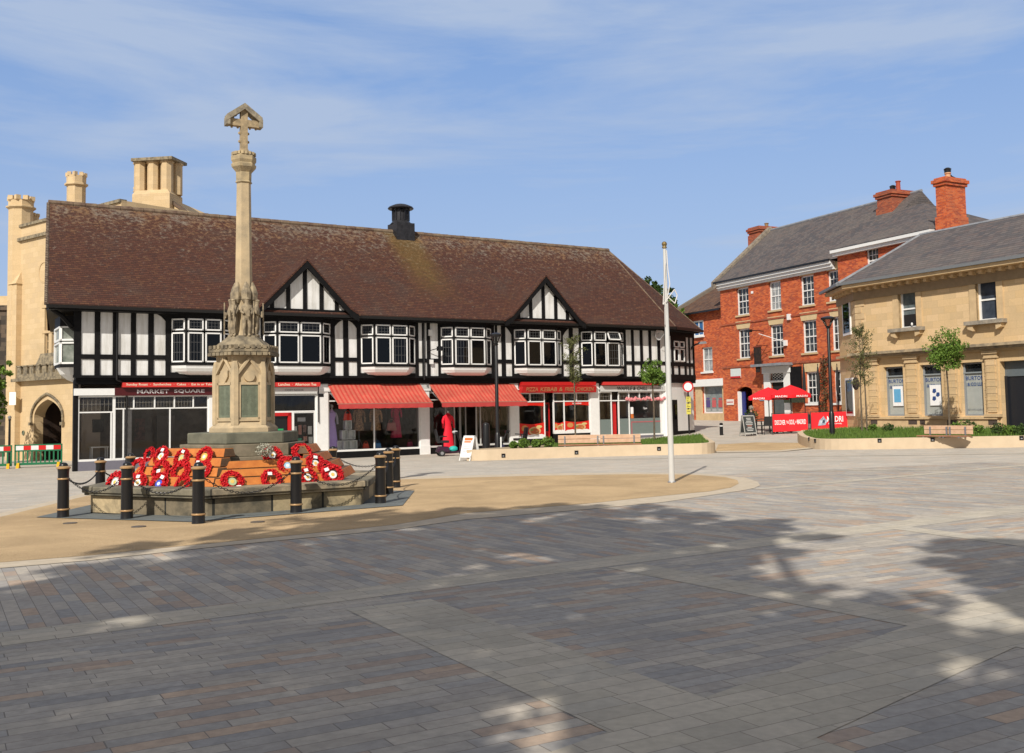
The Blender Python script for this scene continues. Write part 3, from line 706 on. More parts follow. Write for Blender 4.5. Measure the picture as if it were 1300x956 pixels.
# inside: pale wall with a picture, a counter, a curtain, dining tables
part('inner_partition', P('cream_interior', (.42, .34, .27), (.36, .29, .22), 1), u97 + .35, u145 - .25, 1.6, 1.66, -.3, 2.3)
part('inner_picture', darkint, u97 + .75, u97 + 1.15, 1.55, 1.59, 1.0, 1.5)
part('curtain', P('pale_curtain', (.5, .48, .46), (.35, .33, .32), 9), G(157), G(168), GF + .12, GF + .2, -.05, 1.85)
part('inner_picture', P('wall_picture', (.22, .1, .08), (.05, .04, .04), 7), G(196), G(210), 3.8, 3.9, .6, 1.5)
part('inner_door', P('inner_door', (.16, .13, .11)), G(226), G(250), 3.8, 3.9, -.3, 1.6)
mb = MB(); mb.box(G(138) - .55, G(138) + .1, .75, 1.25, .42, .46)
for a in (-.5, .05):
    for b in (.8, 1.2): mb.box(G(138) + a - .02, G(138) + a + .02, b - .02, b + .02, -.3, .42)
tbl = mb.build('side_table', whitepaint, None); tbl.location = hall.location; tbl.rotation_euler = hall.rotation_euler
tag(tbl, 'small white table inside the window at the left end of the timbered building', 'table')
# --- shop 2
u347, u401 = G(340), G(401)
fas = part('shop_sign', greypaint, G(345, 495), u401, GF - .17, GF, 2.42, 2.70)
text(fas, 'COSY NOOK', (G(360) + G(384)) / 2, GF - .177, 2.58, G(384) - G(360), .09, flat('grey_lettering', (.2, .2, .2)))
fas = part('red_banner', redfab, G(345, 490), G(403, 490), GF - .34, GF - .10, 2.72, 2.90)
text(fas, 'Lunches  ·  Afternoon Tea', (G(350) + G(398)) / 2, GF - .347, 2.815, G(398) - G(350), .115, cream)
ud = G(369.5)
w = front(u347, u401, 1.65, 2.4, [], [], whitepaint, .04)
w = front(ud + .02, u401, .2, 1.66, [], [], whitepaint, .1)
part('stall_riser', whitepaint, ud + .02, u401, GF - .05, GF + .06, -.6, .19)
mb = MB(); mb.box(ud - .14, ud, GF - .05, GF + .05, -.5, 1.62); mb.box(u347 - .4, ud, GF - .05, GF + .05, 1.5, 1.64); o = mb.build('door_frame', redpaint, hall)
part('door', blackmetal, u347 - .4, ud - .14, GF + .05, GF + .1, -.4, 1.5)
part('open_sticker', flat('green_sticker', (.02, .35, .12)), G(352), G(360), GF + .03, GF + .045, .85, .97)
mats_ = [flat('poster_a', (.5, .5, .5)), flat('poster_b', (.45, .2, .15)), flat('poster_c', (.04, .35, .2)), flat('poster_d', (.7, .7, .66)), flat('poster_e', (.2, .12, .1))]
for k, (a, b, z0, z1) in enumerate(((378, 388, 1.25, 1.42), (373, 377, .75, 1.05), (379, 383, .7, 1.1), (385, 389, .8, 1.1), (391, 396, .7, 1.05), (375.5, 383, .3, .55), (385, 390, .42, .62), (392, 397, .3, .6))):
    part('poster', mats_[[0, 3, 1, 4, 3, 2, 1, 3][k]], G(a), G(b), GF + .02, GF + .03, z0, z1, w)
part('number_plate', blacktext, G(404), G(410), GF - .1, GF - .092, 2.28, 2.42)
# --- awnings of shops 3 and 4
awnm = stripes('striped_awning', (.52, .065, .048), (.56, .135, .09), .20, 0, .55)
def awning(u0, u1):
    mb = MB(); y0, z0 = GF - .06, 2.84; y1, z1 = -.95, 1.96; n = 24
    vs = []; fs = []
    for i in range(n + 1):
        u = u0 + (u1 - u0) * i / n
        sag = .02 * math.sin(i * 1.9)
        for k in range(5):
            t = k / 4; vs.append((u, y0 + (y1 - y0) * t, z0 + (z1 - z0) * t - .035 * math.sin(math.pi * t) + sag * .3 * t))
    for i in range(n):
        for k in range(4): a = i * 5 + k; fs.append((a, a + 1, a + 6, a + 5))
    mb.add(vs, fs)
    mb.add([(x, y, z - .02) for x, y, z in vs], fs)
    o = mb.build('awning', awnm, hall, fix=False)
    vm = MB(); N = 60; v2 = []
    for i in range(N + 1):
        u = u0 + (u1 - u0) * i / N; v2 += [(u, y1 - .02, z1 - .015), (u, y1 - .035 + .008 * math.sin(i * .9), z1 - .20 - .012 * abs(math.sin(i * .55)))]
    vm.add(v2, [(2 * i, 2 * i + 1, 2 * i + 3, 2 * i + 2) for i in range(N)])
    vm.build('valance', flat('awning_valance', (.46, .05, .045), .8), o, fix=False)
    bm_ = MB(); bm_.box(u0 - .02, u1 + .02, y1 - .015, y1 + .03, z1 - .03, z1 + .015); bm_.build('front_bar', flat('bar', (.3, .16, .12), .5), o)
    fm = MB(); fm.tube([(u0 + .1, y0 + .1, z0 - .3), (u0 + .1, y1 + .1, z1 - .02)], .02, 5); fm.tube([(u1 - .1, y0 + .1, z0 - .3), (u1 - .1, y1 + .1, z1 - .02)], .02, 5)
    fm.build('arm', steel, o)
awning(10.08, 14.55); awning(15.0, 19.56)
part('shop_sign', whitepaint, G(401, 495), G(418, 495), GF - .12, GF, 2.50, 2.80)
part('shop_sign', greypaint, G(532), G(546), GF - .12, GF, 2.50, 2.80)
# --- shop 3
ua, ub = G(416), G(532.5)
w = front(ua, ub, -.07, 2.45, [(G(474.7), -.07, 2.45)], [(2.1, ua, ub)], whitepaint)
part('stall_riser', black, ua, ub, GF - .03, GF + .06, -.6, -.08)
# --- shop 4: recessed doorway between two display windows
uc_, ud_ = G(544.2), G(646.6)
dL, dR = G(577), G(604)
w = front(uc_, dL, -.05, 2.45, [], [(2.1, uc_, dL)], greypaint, .04)
w = front(dR, ud_, -.05, 2.45, [(G(609.5), -.05, 2.45)], [(2.1, dR, ud_)], greypaint, .04)
part('stall_riser', black, uc_, dL, GF - .03, GF + .06, -.6, -.06); part('stall_riser', black, dR, ud_, GF - .03, GF + .06, -.6, -.06)
mb = MB(); mb.box(dL, dL + .06, 1.2, 1.3, -.3, 2.4); mb.box(dR - .06, dR, 1.2, 1.3, -.3, 2.4); mb.box(dL + .75, dL + .86, 1.2, 1.3, -.3, 2.4)
o = mb.build('door', greypaint, hall); part('pane', darkglass, dL, dR, 1.24, 1.26, -.3, 2.4, o)
# --- shop 5
u658, u749 = G(657.6), G(748.6)
fas = part('awning_box', redpaint, u658 + .05, G(752), GF - .38, GF - .08, 2.72, 2.90)
s5 = MB(); s5.prism([(u658 + .02, GF - .1, 2.70), (G(752.5), GF - .1, 2.70), (G(752.5), GF - .1, 2.38), (u658 + .02, GF - .1, 2.38)], [(u658 + .05, GF - .42, 2.70), (G(752), GF - .42, 2.70), (G(752.5), GF - .34, 2.38), (u658 + .02, GF - .34, 2.38)])
fas = s5.build('shop_sign', redpaint, hall)
gold2 = flat('faded_gold_lettering', (.45, .21, .09), .6)
text(fas, 'PIZZA', (G(663) + G(678)) / 2, GF - .418, 2.545, G(678) - G(663), .2, gold2, rot=Matrix.Rotation(R(14), 3, 'X'))
text(fas, 'KEBAB', (G(681) + G(702)) / 2, GF - .418, 2.545, G(702) - G(681), .2, gold2, rot=Matrix.Rotation(R(14), 3, 'X'))
text(fas, '&', (G(704.5) + G(709)) / 2, GF - .418, 2.545, G(709) - G(704.5), .2, gold2, rot=Matrix.Rotation(R(14), 3, 'X'))
text(fas, 'FRIED CHICKEN', (G(712) + G(748)) / 2, GF - .418, 2.545, G(748) - G(712), .2, gold2, rot=Matrix.Rotation(R(14), 3, 'X'))
u691, u702, u716 = G(691.5), G(702.3), G(716)
stick = flat('red_window_sticker', (.62, .018, .01), .35)
def foodstick(w, a, b, z0, z1, ztop0, ztop1, seed):
    n = 12; lo = [(a, z0)] + [(b, z0)]; top = [(b + (a - b) * i / n, z1 - .07 * math.sin(math.pi * i / n)) for i in range(n + 1)]
    mb = MB(); mb.py([(a, z0), (b, z0)] + top, GF - .012, GF - .004); mb.build('food_sticker', stick, w)
    mb = MB(); mb.py([(a, ztop1), (a, ztop0)] + [(a + (b - a) * i / n, ztop0 + .05 * math.sin(math.pi * i / n)) for i in range(1, n)] + [(b, ztop0), (b, ztop1)], GF - .012, GF - .004); mb.build('food_sticker', stick, w)
    rnd = random.Random(seed); cols = [(.6, .3, .1), (.65, .42, .18), (.5, .14, .04), (.55, .5, .2), (.25, .3, .06)]
    mb = MB(); cx_ = a + (b - a) * .33
    k = 0
    for cx_, cz, rx, rz, c in ((.22, .62, .16, .22, 0), (.62, .42, .3, .3, 1), (.62, .42, .22, .2, 2), (.80, .72, .14, .1, 3), (.5, .5, .07, .07, 4), (.7, .4, .06, .07, 0)):
        X = a + (b - a) * cx_; Z = z0 + (z1 - z0) * cz; W = min((b - a), 1.2)
        pts = [(X + rx * W * math.cos(t * .5236), Z + rz * (z1 - z0) * math.sin(t * .5236)) for t in range(12)]
        y = GF - .014 - k * .002; k += 1
        mb.cur = c; mb.py(pts, y - .001, y)
    mb.build('food_picture', FOODM, w)
    mb = MB(); mb.py([(a, z0 - .02), (b, z0 - .02), (b, z0 + .09)] + [(b + (a - b) * i / 10, z0 + .09 + .05 * abs(math.sin(i * 1.1))) for i in range(1, 10)] + [(a, z0 + .05)], GF - .034, GF - .030); mb.build('white_swirl', whitepaint, w)
FOODM = [flat('food_' + str(i), c, .5) for i, c in enumerate([(.55, .25, .08), (.62, .42, .2), (.45, .12, .04), (.6, .5, .2), (.2, .28, .06)])]
w = front(u658, u691, .18, 2.38, [(G(673), 1.95, 2.38)], [(1.95, u658, u691)]); leads(w, u658, u691, 1.98, 2.34, 10)
foodstick(w, u658 + .05, u691 - .05, .24, .93, 1.72, 1.92, 3)
w = front(u702, u749, .38, 2.38, [(u716, .38, 2.38), (G(732), 1.95, 2.38)], [(1.95, u702, u749)]); leads(w, u716, u749, 1.98, 2.34, 10)
foodstick(w, u716 + .03, u749 - .05, .42, .98, 1.72, 1.92, 5); foodstick(w, u702 + .03, u716 - .03, .42, .95, 1.90, 1.92, 8)
text(w, 'PIZZA KEBAB', (u716 + u749) / 2, GF - .02, 1.84, .55, .07, white); 
mb = MB(); mb.box(u691, u702, GF + .3, GF + .36, -.2, 1.9); o = mb.build('door', redpaint, hall); part('pane', darkglass, u691 + .1, u702 - .1, GF + .28, GF + .295, .5, 1.8, o)
part('door_fanlight', darkglass, u691, u702, GF + .02, GF + .04, 1.93, 2.38)
part('stall_riser', black, u658, u691, GF - .03, GF + .06, -.5, .17); part('stall_riser', black, u702, u749, GF - .03, GF + .06, -.5, .37)
# --- shop 6
u760, u841 = G(760), G(841.5)
fas = part('red_banner', redfab, G(761, 488), G(832, 488), GF - .36, GF - .10, 2.74, 2.90)
fas = part('shop_sign', greypaint, G(760.5, 493), G(843, 493), GF - .17, GF, 2.41, 2.71)
text(fas, 'WAFFLE & CHILL', (G(782) + G(820)) / 2, GF - .178, 2.565, G(820) - G(782), .19, blacktext, shear=.25)
text(fas, 'DESSERTS', (G(824) + G(840)) / 2, GF - .178, 2.565, G(840) - G(824), .10, flat('lt', (.25, .25, .25)))
w = front(u760, G(776.5), .1, 2.4, [], [(1.95, u760, G(776.5))]); leads(w, u760, G(776.5), 1.98, 2.36, 5)
frost = flat('frosted_glass', (.17, .21, .20), .3)
part('frosted_film', frost, u760 + .05, G(776.5) - .05, GF - .008, GF - .002, .16, 1.0, w)
w = front(G(785), u841, .15, 2.4, [(G(798.5), .15, 2.4), (G(812), 1.95, 2.4), (G(827), 1.95, 2.4)], [(1.95, G(785), u841)]); leads(w, G(785), u841, 1.98, 2.36, 16)
part('frosted_film', frost, G(785) + .05, G(798.5) - .05, GF - .008, GF - .002, .2, 1.02, w); part('frosted_film', frost, G(798.5) + .05, u841 - .05, GF - .008, GF - .002, .2, 1.02, w)
mb = MB(); a, b = G(801), G(838); mb.box(a, b, GF - .016, GF - .010, .80, .86); mb.box(a, a + .06, GF - .016, GF - .010, .2, .8); mb.build('pink_line', flat('pink_line', (.4, .12, .13)), w)
part('poster', white, G(800.5), G(804), GF - .02, GF - .012, 1.25, 1.6, w); part('poster', flat('orange_poster', (.6, .16, .03)), G(800.5), G(804), GF - .02, GF - .012, 1.02, 1.24, w)
mb = MB(); c0 = G(819); mb.py([(c0 + .2 * math.cos(t * .4488), 1.52 + .2 * math.sin(t * .4488)) for t in range(14)], GF - .02, GF - .012); o = mb.build('round_sign', blacktext, w)
text(o, 'Open', c0, GF - .024, 1.52, .26, .14, white)
mb = MB()
rnd = random.Random(4)
for i in range(46):
    t = i / 45; u = G(793.5) + (G(842) - G(793.5)) * t; mb.ball((u, GF - .1 + rnd.uniform(-.05, .05), 2.06 - .07 * abs(math.sin(t * 12)) + rnd.uniform(-.05, .05)), rnd.uniform(.05, .10), 6)
mb.build('blossom_garland', P('pink_blossom', (.75, .36, .36), (.55, .12, .14), 20), hall)
o = part('door', redpaint, G(778.5), G(784), GF + .1, GF + .15, -.2, 1.9)
part('door_pane', darkglass, G(776.5), G(779), GF + .1, GF + .12, -.2, 1.9); part('door_fanlight', darkglass, G(776.5), G(785), GF + .02, GF + .04, 1.98, 2.38)
part('door_rail', whitepaint, G(776.5), G(785), GF - .02, GF + .05, 1.92, 1.98)
part('stall_riser', purplegrey, u760, G(776.5), GF - .03, GF + .06, -.4, .1); part('stall_riser', purplegrey, G(785), u841, GF - .03, GF + .06, -.4, .14)
# alarm box, lights and satellite dish on the front
part('alarm_box', whitepaint, G(540.2) , G(545), -.14, -.05, 5.0, 5.28); part('alarm_box', whitepaint, G(541.5), G(545.5), -.14, -.05, 3.72, 3.92)
mb = MB(); ux = MF.u(552, 441); mb.tube([(ux - .4, -.05, 4.3), (ux - .1, -.3, 4.4), (ux, -.45, 4.4)], .02, 5); mb.box(ux - .12, ux + .08, -.62, -.4, 4.3, 4.5); mb.build('floodlight', blackmetal, hall)
dish = MB(); du, dz = MF.u(836, 424, .35), MF.z(836, 424, .35)
T = Matrix.Translation((du, -.38, dz)) @ Matrix.Rotation(R(100), 4, 'X') @ Matrix.Rotation(R(14), 4, 'Y')
dish.xf = T; dish.lathe([(.02, -.09), (.15, -.075), (.27, -.03), (.34, .02), (.33, .03), (.26, -.015), (.14, -.06), (.02, -.072)], (0, 0, 0), 18)
dish.xf = None; dish.tube([(du, -.38, dz), (du, 0, dz - .1)], .025, 5); dish.tube([(du, -.45, dz - .3), (du + .05, -.75, dz - .02)], .012, 5)
dish.build('satellite_dish', flat('dish_grey', (.5, .5, .5), .5), hall, smooth=True)
# rainwater pipe
mb = MB(); u = G(403); mb.tube([(u, GF - .12, 2.8), (u, GF - .14, 1.2)], .025, 6); mb.build('cable_pipe', blackmetal, hall)
mb = MB(); u = MF.u(148, 430); mb.tube([(u, -.09, 5.7), (u, -.09, 3.0), (G(160), GF - .12, 2.85), (G(160), GF - .09, -.4)], .04, 6); mb.build('downpipe', blackmetal, hall)
mb = MB(); u = MF.u(536.8, 430); mb.tube([(u, -.09, 5.7), (u, -.09, 3.0)], .04, 6); mb.build('downpipe', blackmetal, hall)
for bu in (MF.u(800, 470),): pass
# --- mannequins and goods in the shop windows
def hallpos(u, y, z): return MF.w(u, y, z)
def mannequin(u, y, z, h, mat, label, mat2=None, long=False, head=False, full=1.0):
    t = thing('mannequin', label, 'mannequin', hallpos(u, y, z), MF.rz)
    s = h / 1.5
    mb = MB()
    bot = .0 if long else .55
    prof = [(.26 if long else .2, bot), (.2 if long else .19, .5 if long else .75), (.15, .85), (.12, .98), (.16, 1.2), (.17, 1.28), (.07, 1.36), (.045, 1.42)]
    mb.lathe([(r * s, z_ * s) for r, z_ in prof], (0, 0, 0), 22, 1, .62)
    for k in range(0, len(mb.v)):   # folds of the skirt
        x, yy, zz = mb.v[k]
        if zz < .8 * s: a = math.atan2(yy, x); f = 1 + .07 * math.sin(a * 7) * (1 - zz / (.8 * s)); mb.v[k] = (x * f, yy * f, zz)
    d_ = mb.build('dress', mat, t, smooth=True)
    mb = MB()
    for sd in (-1, 1): mb.tube([(sd * .15 * s, 0, 1.27 * s), (sd * .22 * s, -.01, 1.1 * s), (sd * .22 * s, -.05, .85 * s)], [.05 * s, .045 * s, .035 * s], 7)
    mb.build('sleeve', mat2 or mat, t, smooth=True)
    mb = MB(); mb.cyl((0, 0, 1.38 * s), (0, 0, 1.47 * s), .04 * s, .035 * s, 8)
    if head: mb.ball((0, 0, 1.54 * s), .07 * s, 10, 1, 1.1, 1.3)
    mb.build('neck', flat('mannequin_white', (.6, .6, .6)), t, smooth=True)
    if not long:
        mb = MB(); mb.cyl((0, 0, .6 * s), (0, 0, .03), .015, n=6)
        for a in (0, 2.1, 4.2): mb.tube([(0, 0, .28 * s), (.18 * math.cos(a), .18 * math.sin(a), .0)], .012, 5)
        mb.build('stand', steel, t)
    return t
lilac = flat('lilac_cloth', (.62, .45, .95), .8); pattern = P('patterned_cloth', (.55, .34, .18), (.06, .05, .06), 26, .9)
pattern2 = P('floral_cloth', (.7, .4, .2), (.12, .1, .06), 22, .9); magenta = P('magenta_cloth', (.6, .05, .12), (.4, .03, .08), 5, .9)
mannequin(G(425), GF + .35, .12, 1.72, lilac, 'white-headed mannequin in a long lilac dress and pale jacket', P('pale_jacket', (.5, .5, .55)), True, True)
mannequin(G(461.5), GF + .5, .1, 1.85, pattern, 'headless mannequin in a short dark patterned dress, left of the dress shop mullion')
mannequin(G(483), GF + .5, .1, 1.85, pattern2, 'headless mannequin in a short floral dress, right of the dress shop mullion')
mannequin(G(510.5), GF + .6, .42, 1.6, magenta, 'mannequin in a long magenta dress in the right half of the dress shop window', None, True)
redcl = flat('bright_red_cloth', (.72, .01, .03), .7)
mannequin(G(564), -.05, -.28, 1.9, redcl, 'mannequin in a long bright red dress standing outside under the second striped awning', None, True)
mannequin(G(617.5), GF + .5, .0, 1.9, P('grey_floral', (.13, .09, .08), (.05, .04, .04), 20), 'dim mannequin left of the lamp post behind the glass of the recessed doorway shop')
mannequin(G(636.5), GF + .5, .0, 1.9, P('brown_floral', (.15, .08, .05), (.06, .03, .03), 20), 'dim mannequin right of the lamp post behind the glass of the recessed doorway shop')
cubem = flat('white_display_cube', (.85, .87, .85))
k = 0
for row, (z, cs) in enumerate(((-.02, (433, 441.5, 450)), (.42, (438.5, 447.5)), (.85, (443,)))):
    for c in cs:
        u = G(c + 1); s = .15
        mb = MB()
        for a in ((-s, s, z, z + .03), (-s, s, z + .37, z + .40), (-s, -s + .03, z, z + .4), (s - .03, s, z, z + .4)): mb.box(a[0], a[1], -.15, .15, a[2] - z, a[3] - z)
        mb.box(-s, s, .12, .15, 0, .4)
        o = mb.build('display_cube', cubem, None); o.location = hallpos(u, GF + .28, z); o.rotation_euler = (0, 0, MF.rz)
        tag(o, ['white open display cube, bottom left of the stack in the dress shop window', 'white open display cube, bottom middle of the stack in the dress shop window', 'white open display cube, bottom right of the stack in the dress shop window', 'white open display cube, middle row left of the stack in the dress shop window', 'white open display cube, middle row right of the stack in the dress shop window', 'single white open display cube at the top under the red handbag'][k], 'display cube', 'display cubes in the dress shop window'); k += 1
def handbag(u, z, mat, label, s=1.0):
    t = thing('handbag', label, 'handbag', hallpos(u, GF + .25, z), MF.rz, 'handbags in the dress shop window')
    mb = MB(); mb.prism([(-.16 * s, -.06, 0), (.16 * s, -.06, 0), (.16 * s, .06, 0), (-.16 * s, .06, 0)], [(-.12 * s, -.03, .24 * s), (.12 * s, -.03, .24 * s), (.12 * s, .03, .24 * s), (-.12 * s, .03, .24 * s)]); mb.build('bag_body', mat, t, bevel=.015)
    mb = MB(); mb.tube([(.09 * s * math.cos(a), 0, .22 * s + .12 * s * math.sin(a)) for a in [i * math.pi / 8 for i in range(9)]], .012, 5); mb.build('handle', mat, t)
handbag(G(444), 1.25, flat('scarlet', (.95, .05, .02), .5), 'bright red handbag on top of the white display cubes', 1.25)
handbag(G(467), -.02, flat('coral', (.65, .07, .03), .5), 'coral handbag on the window floor left of the mullion')
handbag(G(482.5), -.02, flat('blue_leather', (.05, .25, .55), .5), 'blue handbag on the window floor right of the mullion')
handbag(G(523), -.02, flat('wine_leather', (.22, .01, .04), .5), 'dark wine handbag at the right end of the dress shop window')
handbag(G(500), .75, flat('salmon_leather', (.45, .14, .12), .5), 'salmon handbag raised beside the magenta dress', 1.5)
# ================================================================== masonry buildings
def wallholes(mb, u0, u1, z0, z1, holes, y=0.0, depth=.22):
    us = sorted({u0, u1, *[h[0] for h in holes], *[h[1] for h in holes]}); zs = sorted({z0, z1, *[h[2] for h in holes], *[h[3] for h in holes]})
    us = [u for u in us if u0 <= u <= u1]; zs = [z for z in zs if z0 <= z <= z1]
    for i in range(len(us) - 1):
        for j in range(len(zs) - 1):
            cu, cz = (us[i] + us[i + 1]) / 2, (zs[j] + zs[j + 1]) / 2
            if any(h[0] < cu < h[1] and h[2] < cz < h[3] for h in holes): continue
            mb.quad((us[i], y, zs[j]), (us[i + 1], y, zs[j]), (us[i + 1], y, zs[j + 1]), (us[i], y, zs[j + 1]))
    for a, b, c, d in holes:
        mb.quad((a, y, c), (a, y + depth, c), (a, y + depth, d), (a, y, d)); mb.quad((b, y, c), (b, y, d), (b, y + depth, d), (b, y + depth, c))
        mb.quad((a, y, c), (b, y, c), (b, y + depth, c), (a, y + depth, c)); mb.quad((a, y, d), (a, y + depth, d), (b, y + depth, d), (b, y, d))
def body(mb, poly, z0, z1, skip=0):
    """the other faces of a building: side i runs from poly[i] to poly[i+1]; side `skip` is built elsewhere"""
    n = len(poly)
    for i in range(n):
        if i == skip: continue
        a, b = poly[i], poly[(i + 1) % n]; mb.quad((a[0], a[1], z0), (b[0], b[1], z0), (b[0], b[1], z1), (a[0], a[1], z1))
def sash(root, a, b, c, d, y, cols, rows, mat=whitepaint, fw=.09, gw=.028, sill=True, lintel=None, mid=True, pane=None, sillm=None, shade=None, name='window'):
    mb = MB()
    mb.box(a, a + fw, y - .03, y + .07, c, d); mb.box(b - fw, b, y - .03, y + .07, c, d); mb.box(a, b, y - .03, y + .07, d - fw, d); mb.box(a, b, y - .04, y + .07, c, c + fw)
    if mid: mb.box(a, b, y - .01, y + .06, (c + d) / 2 - .035, (c + d) / 2 + .035)
    for i in range(1, cols): x = a + fw + (b - a - 2 * fw) * i / cols; mb.box(x - gw / 2, x + gw / 2, y + .005, y + .04, c + fw, d - fw)
    for j in range(1, rows):
        z = c + fw + (d - c - 2 * fw) * j / rows
        if mid and abs(z - (c + d) / 2) < .1: continue
        mb.box(a + fw, b - fw, y + .004, y + .041, z - gw / 2, z + gw / 2)
    w = mb.build(name, mat, root)
    mb = MB(); mb.box(a + .02, b - .02, y + .03, y + .036, c + .02, d - .02); mb.build('pane', pane or oldglass, w)
    if shade: mb = MB(); mb.box(a + .05, b - .05, y + .075, y + .09, c + shade[0] * (d - c), c + shade[1] * (d - c)); mb.build('blind', shade[2], w)
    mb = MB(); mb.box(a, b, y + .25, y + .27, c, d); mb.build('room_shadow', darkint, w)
    if sill: mb = MB(); mb.box(a - .09, b + .09, y - .24, y - .02, c - .11, c); mb.build('sill', sillm or whitepaint, w)
    if lintel:
        h, fl = lintel; mb = MB(); mb.py([(a - .04, d + .002), (b + .04, d + .002), (b + fl, d + h), (a - fl, d + h)], y - .165, y + .1); mb.build('lintel', creamtrim, w)
    return w
oldglass = P('reflection_patched_glass', (.085, .09, .085), (.006, .007, .009), 2.6, .1, 0, .5, lo=.46, hi=.62)  # paler patches paint window reflections into the pane colour
curtglass = P('curtained_glass', (.42, .43, .42), (.16, .17, .17), 3, .15, 0, .5)
# ------------------------------------------------------------------ the red brick inn
rb = at(919.5, 537, 70.0)
RF = Frame((rb.x, rb.y), 155.87)
inn = thing('brick_inn', 'tall three-storey orange brick inn with white sash windows and grey slate roof', 'building', (RF.O.x, RF.O.y, 0), RF.rz)
ZG = .25
ZE = RF.z(919, 362, .1); ue = RF.u(1063, 400)
def rr(x0, x1, y0, y1, off=0.0):
    a, zt = RF.uv(x0, y0, off); b, zb = RF.uv(x1, y1, off); return a, b, zb, zt
rows2 = [(934.5, 951, 366.5, 399), (975.5, 992, 359, 392.5), (1015.5, 1034, 351, 386), (1050, 1066.5, 344.5, 381)]
rows1 = [(936.5, 952.5, 419, 455), (977, 995, 412.5, 450.5), (1018, 1037.5, 407, 447.5), (1055, 1071.5, 403, 443)]
rows0 = [(1022.5, 1040, 472.5, 511), (1058, 1075.5, 470, 512.5)]
# level the rows
def level(rows, off=0.0):
    q = [rr(*r, off) for r in rows]; zb = sum(x[2] for x in q) / len(q); zt = sum(x[3] for x in q) / len(q)
    return [(x[0], x[1], zb, zt) for x in q]
w2 = level(rows2); w1 = level(rows1); w0 = level(rows0)
ua0, ua1 = RF.u(936, 515), RF.u(955.5, 515); zarch = RF.z(945, 491); zsp = RF.z(937, 497)
ud0, ud1 = RF.u(979.5, 500), RF.u(997, 500); zdt = RF.z(988, 470)
holes = [h for h in w2 + w1 + w0 if h[1] < ue + 1.0] + [(ua0, ua1, ZG, zsp), (ud0, ud1, ZG, zdt)]
mb = MB()
w2s = [h for h in w2 if h[0] < ue]; w1s = [h for h in w1 if h[0] < ue]; w0s = w0
uw = RF.u(1088, 430) + .8
wallholes(mb, 0, uw, ZG - .6, ZE, w2 + w1 + w0 + [(ua0, ua1, ZG, zarch), (ud0, ud1, ZG, zdt)])
body(mb, [(0, 0), (uw + 2, 0), (uw + 2, 9), (0, 9)], ZG - .6, ZE)
# arch spandrels
N = 10; ur = (ua0 + ua1) / 2; hw = (ua1 - ua0) / 2
for s in (-1, 1):
    pts = [(ur + s * hw, zarch), (ur + s * hw, zsp)] + [(ur + s * hw * math.cos(t * math.pi / 2 / N), zsp + (zarch - zsp) * math.sin(t * math.pi / 2 / N)) for t in range(1, N + 1)]
    mb.py(pts, .0015, .22)
mb.build('wall', brick, inn)
curt = P('pale_curtain_b', (.5, .5, .48), (.3, .3, .3), 6, .9)
for k, h in enumerate(w2): sash(inn, *h, .15, 3, 4, lintel=(.50, .18), sillm=trim, pane=(curtglass if k == 1 else None))
for k, h in enumerate(w1): sash(inn, *h, .15, 3, 4, lintel=(.52, .2), sillm=trim, shade=((0, .3, P('room_orange', (.3, .14, .08))) if k == 0 else None))
for h in w0: sash(inn, *h, .15, 3, 4, lintel=(.5, .2), sillm=whitepaint, shade=(.0, .35, curt))
# bands and cornice
mb = MB(); zb1 = (RF.z(924, 411.8) + RF.z(1072, 390)) / 2; mb.box(-.03, uw, -.05, .0, zb1 - .12, zb1); mb.build('brick_band', oldbrick, inn)
mb = MB(); zb2 = (RF.z(920, 465.5) + RF.z(1077, 454.5)) / 2; mb.box(-.03, uw, -.06, .0, zb2 - .12, zb2 + .02); mb.build('brick_band', oldbrick, inn)
mb = MB(); mb.box(-.12, ue, -.42, .05, ZE - .02, ZE + .16); mb.box(-.08, ue, -.30, .05, ZE - .2, ZE - .02); mb.box(-.05, ue, -.16, .05, ZE - .34, ZE - .2); mb.build('cornice', whitepaint, inn)
mb = MB(); mb.box(-.1, ue, -.52, -.38, ZE + .14, ZE + .26); mb.build('gutter', blackmetal, inn)
# roof of the first section
ry = 4.5; rl, rz1 = RF.uv(973, 294.5, -ry); rr2, rz2 = RF.uv(1111, 257.5, -ry); rz = (rz1 + rz2) / 2
mb = MB()
mb.add([(-.05, -.45, ZE + .2), (ue + 2.5, -.45, ZE + .2), (ue + 2.5, ry, rz), (-.05, ry, rz), (-.05, 9.3, ZE + .2), (ue + 2.5, 9.3, ZE + .2)], [(0, 1, 2, 3), (3, 2, 5, 4), (0, 3, 4), (1, 5, 2)])
rf = mb.build('roof', slate, inn)
mb = MB(); mb.px([(-.5, ZE - .15), (-.5, ZE + .3), (ry, rz + .28), (9.4, ZE + .3), (9.4, ZE - .1), (ry, rz - .2)], -.32, .12); mb.build('gable_coping', P('coping', (.30, .25, .19), (.14, .12, .1), 5, .9), inn)
mb = MB(); mb.py([(-.02, ZE), (-.02, ZE + .05), (.02, ZE + .05), (.02, ZE)], 0, 9); mb.px([(0, ZE), (ry, rz), (9, ZE)], -.1, .0); mb.build('gable_wall', oldbrick, inn)
mb = MB(); mb.cyl((-.1, ry, rz + .02), (ue + 2.5, ry, rz + .02), .1, n=8); mb.build('ridge_tile', leadm, rf)
